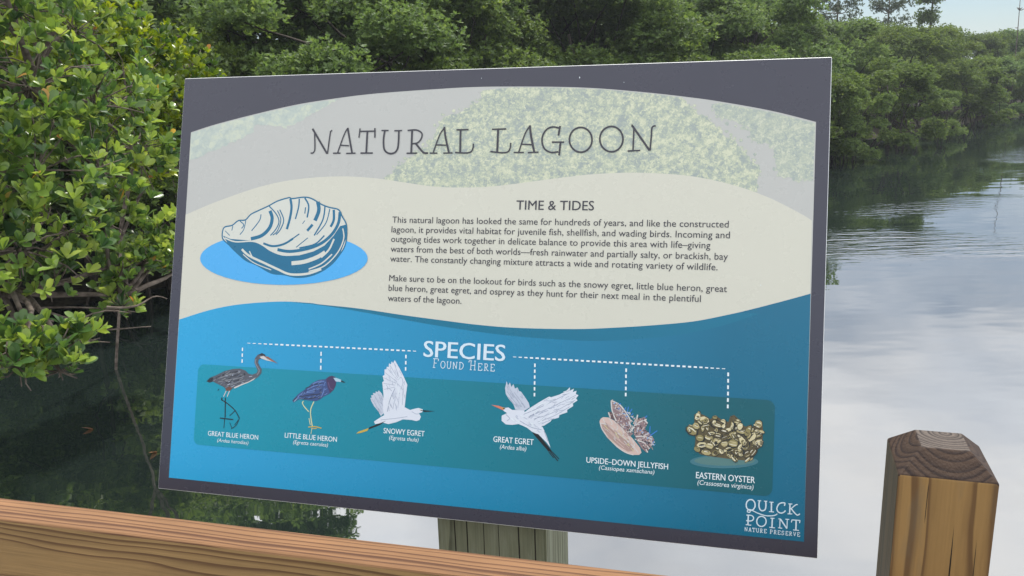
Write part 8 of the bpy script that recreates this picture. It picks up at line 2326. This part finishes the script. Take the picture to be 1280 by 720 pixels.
  ('P','char',0,845.8,136.7,846.9,135.4,847.2,132.2,846.5,128.1,845.3,127.1,844.2,129.0,843.9,132.2,844.5,135.6),
  ('P','sand',0,845.5,136.9,846.3,135.5,846.7,132.6,846.2,129.5,845.1,128.3,844.2,128.8,843.9,132.6,844.4,135.7),
  ('P','umber2',0,845.9,135.5,846.3,133.9,846.3,131.5,846.0,129.7,845.4,130.0,845.1,131.6,845.3,133.9),
  ('S','char',0.67,845.4,129.7,845.6,132.6,845.6,135.4),
  ('S','char',0.69,844.4,129.7,844.3,132.6,844.6,135.4),
  ('P','char',0,822.2,120.5,821.0,118.7,819.1,119.0,817.7,120.4,817.8,122.5,819.4,123.9,821.2,123.8,822.3,122.4),
  ('P','khaki',0,822.1,120.9,820.8,119.7,819.0,119.7,818.0,121.1,818.1,122.6,819.3,124.1,820.8,124.0,822.2,122.6),
  ('S','bone2',0.67,818.9,123.5,820.6,123.1,822.0,122.1),
  ('S','sand',0.64,818.6,121.7,819.6,120.9,820.7,120.6),
  ('P','char',0,811.2,145.2,809.4,147.4,808.0,150.4,808.7,154.0,810.0,155.6,812.0,154.5,813.2,151.2,812.7,147.4),
  ('P','khaki',0,810.8,146.2,809.1,148.0,808.6,150.8,808.8,153.7,809.8,155.7,811.5,154.1,812.3,151.4,811.9,148.6),
  ('P','umber2',0,811.0,148.2,810.3,148.8,809.7,151.2,810.0,153.4,811.0,153.5,811.7,151.5,811.8,148.9),
  ('S','bone2',0.9,810.9,154.4,811.6,151.3,811.6,148.2),
  ('S','sand',0.62,810.4,154.3,810.9,151.2,811.2,148.1),
  ('P','char',0,811.9,152.0,812.4,150.8,812.2,148.6,810.5,147.7,809.0,147.0,808.6,148.9,809.0,150.9,810.4,151.9),
  ('P','sand',0,811.6,152.4,812.1,151.1,811.6,149.1,810.2,147.6,809.0,147.7,808.1,149.1,809.1,150.9,810.3,151.9),
  ('P','umber2',0,811.5,151.1,811.5,150.3,811.0,149.0,810.0,148.3,809.3,148.7,809.7,149.8,810.6,150.9),
  ('S','sand',0.57,809.0,149.7,809.4,150.6,810.1,151.3),
  ('S','bone2',0.61,809.8,149.2,810.4,150.0,810.8,150.8),
  ('P','char',0,792.5,140.8,791.1,142.0,790.2,143.6,790.7,145.9,791.7,146.9,793.2,146.4,793.7,144.3,793.7,142.1),
  ('P','khaki',0,792.2,141.9,791.0,142.2,790.2,144.0,790.5,145.9,791.6,146.4,792.7,146.2,793.4,144.5,793.1,142.5),
  ('S','sand',0.73,791.5,145.6,791.6,144.2,791.9,142.9),
  ('S','char',0.8,791.4,145.7,791.6,144.2,791.8,142.8),
  ('P','char',0,835.2,148.4,836.2,147.6,836.1,146.0,835.3,144.2,833.9,143.8,832.8,145.1,833.0,146.8,833.9,148.3),
  ('P','olive',0,834.9,148.6,835.8,147.9,835.8,146.3,835.0,145.0,833.8,144.9,832.9,145.6,833.1,147.1,833.8,148.2),
  ('S','char',0.68,833.5,146.1,833.5,146.9,834.0,147.7),
  ('S','sand',0.7,833.9,146.0,834.1,146.8,834.4,147.6),
  ('P','char',0,830.1,134.8,831.5,132.8,830.7,129.3,829.1,126.4,827.2,124.7,825.8,127.7,826.4,130.9,828.2,134.4),
  ('P','umber2',0,830.0,134.9,830.5,132.7,830.6,129.7,828.8,127.4,827.1,125.9,825.9,127.7,826.3,130.9,828.2,133.6),
  ('S','sand',0.58,826.9,128.9,827.3,130.8,828.2,132.5),
  ('S','char',0.57,827.6,127.7,828.6,130.3,829.5,133.0),
  ('P','char',0,817.0,115.4,815.8,115.7,814.7,116.9,814.3,118.6,814.9,120.0,816.0,119.6,817.3,118.2,817.3,116.6),
  ('P','umber2',0,816.6,116.2,815.6,116.1,814.6,117.4,814.3,118.7,814.6,119.8,815.7,119.8,816.6,118.4,817.1,116.8),
  ('P','olive',0,816.6,116.2,815.9,116.6,815.2,117.6,815.1,118.7,815.5,118.8,816.2,118.2,816.7,116.9),
  ('S','sand',0.78,814.9,119.2,815.6,117.9,816.3,116.5),
  ('S','bone2',0.57,815.3,119.5,816.1,118.1,816.7,116.6),
  ('P','char',0,800.9,114.7,798.8,115.1,796.2,116.4,795.4,119.0,796.1,121.7,798.1,121.3,800.8,119.7,802.0,117.1),
  ('P','sand',0,800.7,116.1,798.6,115.3,796.4,116.8,795.6,119.2,795.9,121.5,797.8,121.1,799.8,119.7,801.3,117.5),
  ('S','char',0.79,797.7,119.9,798.8,118.9,799.6,117.6),
  ('S','bone2',0.64,796.9,118.9,797.5,117.8,798.5,117.0),
  ('P','char',0,842.1,125.3,841.0,125.6,839.6,128.7,839.1,131.5,839.4,133.1,840.7,132.5,842.3,129.7,842.7,126.6),
  ('P','umber2',0,841.9,125.4,840.8,126.7,839.6,129.0,838.8,132.0,839.3,133.4,840.4,132.4,841.8,129.9,842.1,127.4),
  ('S','bone2',0.81,839.8,132.1,840.8,129.6,841.7,127.0),
  ('S','char',0.87,840.4,131.0,841.0,129.6,841.5,128.2),
  ('P','char',0,819.8,157.4,819.4,156.6,817.1,156.4,815.0,156.8,814.5,158.3,815.7,159.6,817.7,159.7,819.6,158.9),
  ('P','olive',0,819.4,157.9,818.9,156.9,816.9,156.7,815.0,157.3,814.1,158.6,815.3,159.6,817.3,159.6,819.1,159.1),
  ('S','bone2',0.8,815.7,158.4,817.1,158.2,818.5,158.0),
  ('S','sand',0.53,815.5,157.9,817.0,157.6,818.6,157.6),
  ('P','char',0,800.4,137.0,797.8,134.7,793.3,134.0,789.0,135.2,787.9,138.3,790.5,140.4,794.5,141.0,798.8,139.6),
  ('P','umber2',0,798.4,137.1,797.1,135.3,793.3,134.9,789.1,136.2,789.2,138.5,790.0,140.4,794.3,140.6,798.0,139.6),
  ('S','sand',0.77,791.2,139.8,794.1,140.0,796.9,139.1),
  ('S','bone2',0.86,791.2,137.6,793.7,137.1,796.2,137.0),
  ('P','char',0,791.0,155.6,791.8,153.8,790.8,151.7,789.0,150.8,787.0,150.9,785.8,152.7,786.7,155.0,788.8,156.4),
  ('P','sand',0,790.4,155.7,791.1,154.1,790.0,152.2,788.6,150.9,787.0,151.8,786.4,153.1,787.1,155.2,788.6,156.2),
  ('P','olive',0,789.8,154.6,790.4,153.5,789.4,152.1,788.3,151.4,787.7,152.3,787.8,153.5,788.9,154.5),
  ('S','bone2',0.84,787.3,153.2,787.8,154.2,788.7,155.0),
  ('S','sand',0.61,787.5,152.1,788.7,153.5,789.8,155.0),
  ('P','char',0,771.2,145.3,769.6,143.8,765.8,142.5,763.3,145.1,762.3,148.6,765.2,151.1,768.8,152.0,771.2,149.0),
  ('P','khaki',0,771.4,146.2,769.0,143.8,765.7,143.8,763.1,146.1,762.7,148.6,765.3,151.6,768.5,151.2,770.3,148.9),
  ('S','bone2',0.72,765.1,148.3,767.1,147.6,769.1,146.9),
  ('S','char',0.87,765.9,148.8,767.5,148.5,768.8,147.7),
  ('P','char',0,783.9,149.4,783.7,147.7,779.7,146.4,776.3,145.8,774.1,146.3,775.2,148.0,778.9,149.7,783.1,150.4),
  ('P','olive',0,783.7,149.6,782.9,148.2,779.4,146.6,776.6,146.3,774.7,146.9,775.8,148.3,778.7,149.9,781.7,150.1),
  ('P','umber2',0,783.1,148.9,781.8,148.0,779.1,146.9,776.8,146.6,776.8,147.5,778.8,148.4,781.4,149.2),
  ('S','char',0.91,777.0,148.3,778.9,149.1,780.9,149.5),
  ('S','bone2',0.6,775.7,147.8,778.9,149.0,782.1,149.8),
 ],
}
TEXTS = [
 ('heading_lettering', 'TIME & TIDES', 522.6, 627.0, 416.5, 12.32, 'ink', 0.008, 0),
 ('paragraph_lettering', 'This natural lagoon has looked the same for hundreds of years, and like the constructed', 346.2, 798.0, 396.6, 8.51, 'ink', 0, 0),
 ('paragraph_lettering', 'lagoon, it provides vital habitat for juvenile fish, shellfish, and wading birds. Incoming and', 345.9, 799.9, 383.1, 8.51, 'ink', 0, 0),
 ('paragraph_lettering', 'outgoing tides work together in delicate balance to provide this area with life–giving', 346.1, 776.6, 369.8, 8.51, 'ink', 0, 0),
 ('paragraph_lettering', 'waters from the best of both worlds—fresh rainwater and partially salty, or brackish, bay', 346.3, 798.4, 356.0, 8.51, 'ink', 0, 0),
 ('paragraph_lettering', 'water. The constantly changing mixture attracts a wide and rotating variety of wildlife.', 346.1, 786.3, 342.5, 8.51, 'ink', 0, 0),
 ('paragraph_lettering', 'Make sure to be on the lookout for birds such as the snowy egret, little blue heron, great', 346.2, 798.7, 315.6, 8.51, 'ink', 0, 0),
 ('paragraph_lettering', 'blue heron, great egret, and osprey as they hunt for their next meal in the plentiful', 346.1, 767.2, 302.1, 8.51, 'ink', 0, 0),
 ('paragraph_lettering', 'waters of the lagoon.', 345.9, 452.4, 287.9, 8.51, 'ink', 0, 0),
 ('species_heading', 'SPECIES', 402.3, 516.6, 214.3, 21.28, 'pale', 0.022, 0),
 ('caption#0', 'GREAT BLUE HERON', 78.0, 159.3, 83.2, 6.72, 'white', 0.012, 0),
 ('caption#0', '(Ardea herodias)', 93.9, 144.3, 75.4, 4.97, 'white', 0, 0.18),
 ('caption#1', 'LITTLE BLUE HERON', 201.1, 281.2, 89.6, 6.94, 'white', 0.012, 0),
 ('caption#1', '(Egretta caerulea)', 214.6, 268.2, 82.0, 5.14, 'white', 0, 0.18),
 ('caption#2', 'SNOWY EGRET', 350.0, 409.4, 107.0, 7.17, 'white', 0.012, 0),
 ('caption#2', '(Egretta thula)', 358.6, 401.2, 99.2, 5.3, 'white', 0, 0.18),
 ('caption#3', 'GREAT EGRET', 506.0, 560.5, 107.4, 7.39, 'white', 0.012, 0),
 ('caption#3', '(Ardea alba)', 515.4, 551.2, 99.2, 5.47, 'white', 0, 0.18),
 ('caption#4', 'UPSIDE–DOWN JELLYFISH', 631.0, 734.4, 90.6, 7.06, 'white', 0.012, 0),
 ('caption#4', '(Cassiopea xamachana)', 647.6, 717.7, 83.4, 5.22, 'white', 0, 0.18),
 ('caption#5', 'EASTERN OYSTER', 769.0, 839.5, 83.0, 7.62, 'white', 0.012, 0),
 ('caption#5', '(Crassostrea virginica)', 771.1, 838.0, 75.4, 5.64, 'white', 0, 0.18),
]

SIGN_O = Vector((-0.5278188, 1.1390961, 1.9297193))
U = Vector((0.9662043, -0.2577775, 0.0)); V_ = Vector((0.0764429, 0.2865241, 0.9550186)).normalized(); NRM = U.cross(V_).normalized()
ROOT = E_AX * -0.3085 + N_AX * 1.08; ROOT.z = 0.0
sign = empty('interpretive_sign', ROOT, 'large tilted information sign titled NATURAL LAGOON in dark grey frame on a wooden post', 'sign')
SM = Matrix.Translation(SIGN_O - ROOT) @ Matrix((U, V_, NRM)).transposed().to_4x4()

PAL = {  # printed inks, seen sRGB -> reflectance
 'photo': (186, 187, 182), 'cream': (206, 205, 190), 'teal': (0, 110, 140), 'ink': (52, 52, 62), 'pale': (208, 226, 236), 'white': (226, 236, 240), 'sky': (74, 170, 230), 'cream2': (208, 210, 200), 'navy': (10, 104, 140),
 'slate': (84, 88, 98), 'dark': (40, 42, 50), 'bone': (205, 202, 198), 'rust': (150, 96, 70), 'brown': (110, 74, 62), 'grey': (132, 136, 142), 'black': (18, 20, 24), 'indigo': (56, 78, 128), 'plum': (66, 52, 88), 'plum2': (96, 80, 120), 'ice': (170, 200, 216), 'azure': (104, 134, 190), 'straw': (200, 205, 160), 'gold': (196, 168, 70),
 'plume': (214, 220, 230), 'plume2': (192, 200, 214), 'mist': (150, 160, 180), 'salmon': (210, 122, 96), 'blush': (206, 182, 172), 'blush2': (172, 146, 138), 'umber': (96, 76, 78), 'mist2': (176, 186, 204), 'slate2': (108, 116, 132), 'indigo2': (44, 58, 104), 'cobalt2': (104, 160, 222), 'umber3': (140, 118, 120), 'umber2': (92, 82, 54), 'cobalt': (56, 124, 208), 'seafoam': (62, 116, 128), 'seafoam2': (84, 124, 122), 'char': (40, 42, 38), 'olive': (140, 130, 84), 'khaki': (172, 160, 114), 'sand': (208, 198, 156), 'bone2': (232, 228, 206)}
INK = {}
def finish(b):
    b.inputs['Specular IOR Level'].default_value = 0.45
    t = b.id_data; o = N(t, 'ShaderNodeTexCoord'); n = N(t, 'ShaderNodeTexNoise')
    n.inputs['Scale'].default_value = 9; n.inputs['Detail'].default_value = 6; n.inputs['Roughness'].default_value = .7
    r = N(t, 'ShaderNodeMapRange'); r.inputs['From Min'].default_value = .3; r.inputs['From Max'].default_value = .7; r.inputs['To Min'].default_value = .23; r.inputs['To Max'].default_value = .33
    t.links.new(o.outputs['Object'], n.inputs['Vector']); t.links.new(n.outputs[0], r.inputs['Value']); t.links.new(r.outputs[0], b.inputs['Roughness'])
PK = 0.90
for k_, c_ in PAL.items():
    m, t, b = principled('ink_' + k_, srgb(*c_, PK)); finish(b); INK[k_] = m
GK = 0.85
def gradient_ink(name, c0, c1, x0, x1):
    m, t, b = principled('ink_' + name); finish(b)
    o = N(t, 'ShaderNodeTexCoord'); s = N(t, 'ShaderNodeSeparateXYZ'); t.links.new(o.outputs['Object'], s.inputs[0])
    r = N(t, 'ShaderNodeMapRange'); r.inputs['From Min'].default_value = x0; r.inputs['From Max'].default_value = x1
    t.links.new(s.outputs[0], r.inputs['Value'])
    cr = N(t, 'ShaderNodeValToRGB'); cr.color_ramp.elements[0].color = srgb(*c0, GK); cr.color_ramp.elements[1].color = srgb(*c1, GK)
    t.links.new(r.outputs[0], cr.inputs[0]); t.links.new(cr.outputs[0], b.inputs['Base Color']); INK[name] = m
gradient_ink('blue', (40, 166, 218), (0, 106, 138), 0.03, 0.80)
gradient_ink('panelteal', (0, 152, 178), (0, 92, 104), 0.05, 0.80)
def leaf_print(name, stops, scale):
    m, t, b = principled('ink_' + name); finish(b)
    o = N(t, 'ShaderNodeTexCoord')
    v = N(t, 'ShaderNodeTexVoronoi'); v.inputs['Scale'].default_value = scale; v.inputs['Randomness'].default_value = 1.0
    n = N(t, 'ShaderNodeTexNoise'); n.inputs['Scale'].default_value = scale * .32; n.inputs['Detail'].default_value = 8; n.inputs['Roughness'].default_value = .68
    t.links.new(o.outputs['Object'], n.inputs['Vector'])
    w = N(t, 'ShaderNodeTexNoise'); w.inputs['Scale'].default_value = scale * .8; w.inputs['Detail'].default_value = 3
    t.links.new(o.outputs['Object'], w.inputs['Vector'])
    va = N(t, 'ShaderNodeVectorMath', operation='SCALE'); va.inputs['Scale'].default_value = .02
    t.links.new(w.outputs['Color'], va.inputs[0])
    vb = N(t, 'ShaderNodeVectorMath', operation='ADD'); t.links.new(o.outputs['Object'], vb.inputs[0]); t.links.new(va.outputs[0], vb.inputs[1])
    t.links.new(vb.outputs[0], v.inputs['Vector'])
    sc_ = N(t, 'ShaderNodeSeparateColor'); t.links.new(v.outputs['Color'], sc_.inputs[0])
    m1 = N(t, 'ShaderNodeMath', operation='MULTIPLY_ADD'); m1.inputs[1].default_value = .26
    t.links.new(sc_.outputs[0], m1.inputs[0]); t.links.new(n.outputs[0], m1.inputs[2])
    mu = N(t, 'ShaderNodeMath', operation='MULTIPLY_ADD'); mu.inputs[1].default_value = -.30
    t.links.new(v.outputs['Distance'], mu.inputs[0]); t.links.new(m1.outputs[0], mu.inputs[2])
    cr = N(t, 'ShaderNodeValToRGB'); e = cr.color_ramp.elements
    e[0].position, e[0].color = stops[0][0], srgb(*stops[0][1], PK); e[1].position, e[1].color = stops[-1][0], srgb(*stops[-1][1], PK)
    for p, c in stops[1:-1]: q = e.new(p); q.color = srgb(*c, PK)
    t.links.new(mu.outputs[0], cr.inputs[0]); t.links.new(cr.outputs[0], b.inputs['Base Color']); INK[name] = m
leaf_print('leafprint', [(.30, (156, 166, 162)), (.42, (170, 180, 166)), (.52, (188, 195, 170)), (.66, (208, 211, 184))], 230)
leaf_print('leafprint2', [(.30, (160, 170, 166)), (.42, (170, 180, 168)), (.54, (184, 191, 172)), (.68, (200, 204, 184))], 230)
leaf_print('hedgeprint', [(.22, (172, 184, 178)), (.45, (184, 194, 184)), (.62, (198, 205, 186))], 110)
FRAME_INK, _, b = principled('ink_frame', srgb(57, 58, 70), .3); finish(b)
CORE, _, b = principled('panel_core', (0.78, 0.80, 0.80, 1), .45)

def catmull(pts, closed=False, sub=5):
    n = len(pts)
    if n < 3: return list(pts)
    out = []
    for i in range(n if closed else n - 1):
        p0 = pts[(i - 1) % n] if closed or i > 0 else pts[0]
        p1, p2 = pts[i], pts[(i + 1) % n]
        p3 = pts[(i + 2) % n] if closed or i + 2 < n else pts[-1]
        for k in range(sub):
            t = k / sub
            out.append(tuple(.5 * (2 * p1[j] + (p2[j] - p0[j]) * t + (2 * p0[j] - 5 * p1[j] + 4 * p2[j] - p3[j]) * t * t + (3 * p1[j] - p0[j] - 3 * p2[j] + p3[j]) * t ** 3) for j in (0, 1)))
    if not closed: out.append(tuple(pts[-1]))
    return out

class Print:
    """flat inks laid over each other, each a hair above the one below (metres in the sign plane)"""
    def __init__(self, z0, dz): self.v, self.f, self.m, self.mats, self.z, self.dz, self.fleck = [], [], [], [], z0, dz, 0
    def mat(self, c):
        if c not in self.mats: self.mats.append(c)
        return self.mats.index(c)
    def poly(self, c, pts):
        base = len(self.v); self.v += [(x / 1000, y / 1000, self.z) for x, y in pts]
        mi = self.mat(c)
        for t_ in tessellate_polygon([[Vector((x, y, 0)) for x, y in pts]]):
            p, q, r = (self.v[base + i] for i in t_)
            cr = (q[0] - p[0]) * (r[1] - p[1]) - (q[1] - p[1]) * (r[0] - p[0])
            if abs(cr) < 1e-14: continue
            self.f.append(tuple(base + i for i in (t_ if cr > 0 else t_[::-1]))); self.m.append(mi)
        self.z += self.dz
    def stroke(self, c, w, pts):
        closed = len(pts) > 3 and math.dist(pts[0], pts[-1]) < .3
        pts = catmull(pts[:-1] if closed else pts, closed)
        if closed: pts.append(pts[0])
        nP = len(pts); mi = self.mat(c); base = len(self.v); h = w / 2
        for i, p in enumerate(pts):
            a_, b_ = (pts[max(i - 1, 0)], pts[min(i + 1, nP - 1)]) if not closed else (pts[i - 1 if i > 0 else nP - 2], pts[i + 1 if i < nP - 1 else 1])
            dx_, dy_ = b_[0] - a_[0], b_[1] - a_[1]; l = math.hypot(dx_, dy_) or 1
            ox, oy = -dy_ / l * h, dx_ / l * h
            self.v += [((p[0] + ox) / 1000, (p[1] + oy) / 1000, self.z), ((p[0] - ox) / 1000, (p[1] - oy) / 1000, self.z)]
        for i in range(nP - 1):
            k_ = base + 2 * i; self.f.append((k_ + 1, k_ + 3, k_ + 2, k_)); self.m.append(mi)
        self.z += self.dz
    def items(self, lst):
        for it in lst:
            k_, c_, a_ = it[0], it[1], it[2]
            n0 = 4 if k_ == 'V' else 3
            pts = [(it[i], it[i + 1]) for i in range(n0, len(it), 2)]
            if k_ == 'B':            # scattered flecks share a few thin levels
                z0 = self.z; self.z = z0 + (self.fleck % 8) * 4e-6; self.fleck += 1
                self.poly(c_, pts); self.z = z0
            elif k_ == 'P': self.poly(c_, pts)
            elif k_ == 'S': self.stroke(c_, a_, pts)
            elif k_ == 'W': self.poly(c_, catmull(pts[:a_], sub=6) + pts[a_:])
            elif k_ == 'V': self.poly(c_, catmull(pts[:a_], sub=6) + catmull(pts[a_:], sub=6)[::-1])
    def build(self, name, parent):
        me = bpy.data.meshes.new(name); me.from_pydata(self.v, [], self.f)
        for c_ in self.mats: me.materials.append(INK[c_])
        me.polygons.foreach_set('material_index', self.m); me.update()
        return link(name, me, parent, SM)

# sign board: dark printed face on a pale core, with the wedge-topped post behind it
W_, H_, TH = 0.9144, 0.6096, 0.0065
panel = chamfer_box('panel', (0, 0, -TH), (W_, H_, 0), 0.0015, [CORE, FRAME_INK], lambda nn, c: 1 if nn.z > .97 else 0, sign, SM, 3)
face = Print(0.00020, 0.00003); items = ART.pop('print'); face.items(items)
x0, y0, x1, y1 = PANEL_BOX; rr = 9.5
rp = []
for (cx, cy, a0) in ((x1 - rr, y1 - rr, 0), (x0 + rr, y1 - rr, 90), (x0 + rr, y0 + rr, 180), (x1 - rr, y0 + rr, 270)):
    rp += [(cx + rr * math.cos(R(a0 + 15 * i)), cy + rr * math.sin(R(a0 + 15 * i))) for i in range(7)]
face.poly('panelteal', rp)
face_o = face.build('printed_face', panel); face_o.matrix_basis = Matrix.Identity(4)
Z_ART = face.z + 0.0002
FONT_CACHE = {}
def text_mesh(s, bold, shear):
    cu = bpy.data.curves.new('lettering', 'FONT'); cu.body = s; cu.size = 1.0; cu.resolution_u = 3; cu.offset = 0.0; cu.shear = shear
    ob = bpy.data.objects.new('lettering', cu); col.objects.link(ob)
    bpy.context.view_layer.update()
    me = bpy.data.meshes.new_from_object(ob.evaluated_get(bpy.context.evaluated_depsgraph_get()))
    vs = [tuple(v.co) for v in me.vertices]; fs = [tuple(p.vertices) for p in me.polygons]
    bpy.data.objects.remove(ob); bpy.data.curves.remove(cu); bpy.data.meshes.remove(me)
    return vs, fs
CAP = max(v[1] for v in text_mesh('H', 0, 0)[0])
parts = {}
for name, lst in ART.items():
    p = Print(Z_ART, 0.0000025); p.items(lst); parts[name] = p
for (name, s, xa, xb, y, cap, c_, bold, shear) in TEXTS:
    p = parts.setdefault(name, Print(Z_ART, 0.0000025))
    vs, fs = text_mesh(s, bold, shear)
    lo = min(v[0] for v in vs); hi = max(v[0] for v in vs)
    sx_, sy_ = (xb - xa) / (hi - lo), cap / CAP
    base = len(p.v); mi = p.mat(c_)
    # heavier lettering: the same glyphs printed again a hair to either side
    for ox in ((0.0,) if not bold else (-bold * cap, bold * cap, -.4 * bold * cap, .4 * bold * cap)):
        base = len(p.v)
        p.v += [((xa + (v[0] - lo) * sx_ + ox) / 1000, (y + v[1] * sy_ + abs(ox) * .25) / 1000, p.z) for v in vs]
        for f in fs: p.f.append(tuple(base + i for i in f)); p.m.append(mi)
        p.z += p.dz
for name, p in parts.items(): p.build(name.split('#')[0], sign)

SIGN_POST = wood_material('sign_post_wood', (0.17, 0.18, 0.12), (0.085, 0.09, 0.06), (0.02, 0.11), 'Z', 75, wob=0.03, along=2.5, across=12, fibre=.3, grey=(0.22, 0.235, 0.18), rough=.85, bump=.5,
    crack=[(0, x_, w_, z_, 3.0) for x_, w_, z_ in ((-.052, .0008, 0.5), (-.034, .0009, .6), (-.010, .0006, 1.2), (.012, .0005, .8), (.040, .0009, .4), (.062, .0008, .9))])
bm = bmesh.new(); s = .0775
slope = -NRM.z / NRM.dot(N_AX)         # how fast the sign plane moves back with height
def sign_back_n(z): return SIGN_O.dot(N_AX) + slope * (z - SIGN_O.z) + TH / abs(NRM.dot(N_AX)) + .0004
nf, nb, ztop = 1.0025, 1.0025 + 2 * s, 2.44
zc = SIGN_O.z + (nf - sign_back_n(SIGN_O.z)) / slope
ring = [(nf, -1.0), (nf, zc), (sign_back_n(ztop), ztop), (nb, ztop), (nb, -1.0)]
vv = [[bm.verts.new((sx_, n_ - 1.08, z_)) for (n_, z_) in ring] for sx_ in (-s, s)]
bm.faces.new(vv[0][::-1]); bm.faces.new(vv[1])
for i in range(5): bm.faces.new((vv[0][i], vv[0][(i + 1) % 5], vv[1][(i + 1) % 5], vv[1][i]))
bmesh.ops.recalc_face_normals(bm, faces=list(bm.faces))
bmesh.ops.bevel(bm, geom=[e for e in bm.edges], offset=.003, segments=2, affect='EDGES')
me = bpy.data.meshes.new('post'); bm.to_mesh(me); bm.free()
link('post', me, sign, Matrix.Rotation(YAW, 4, 'Z'), [SIGN_POST])
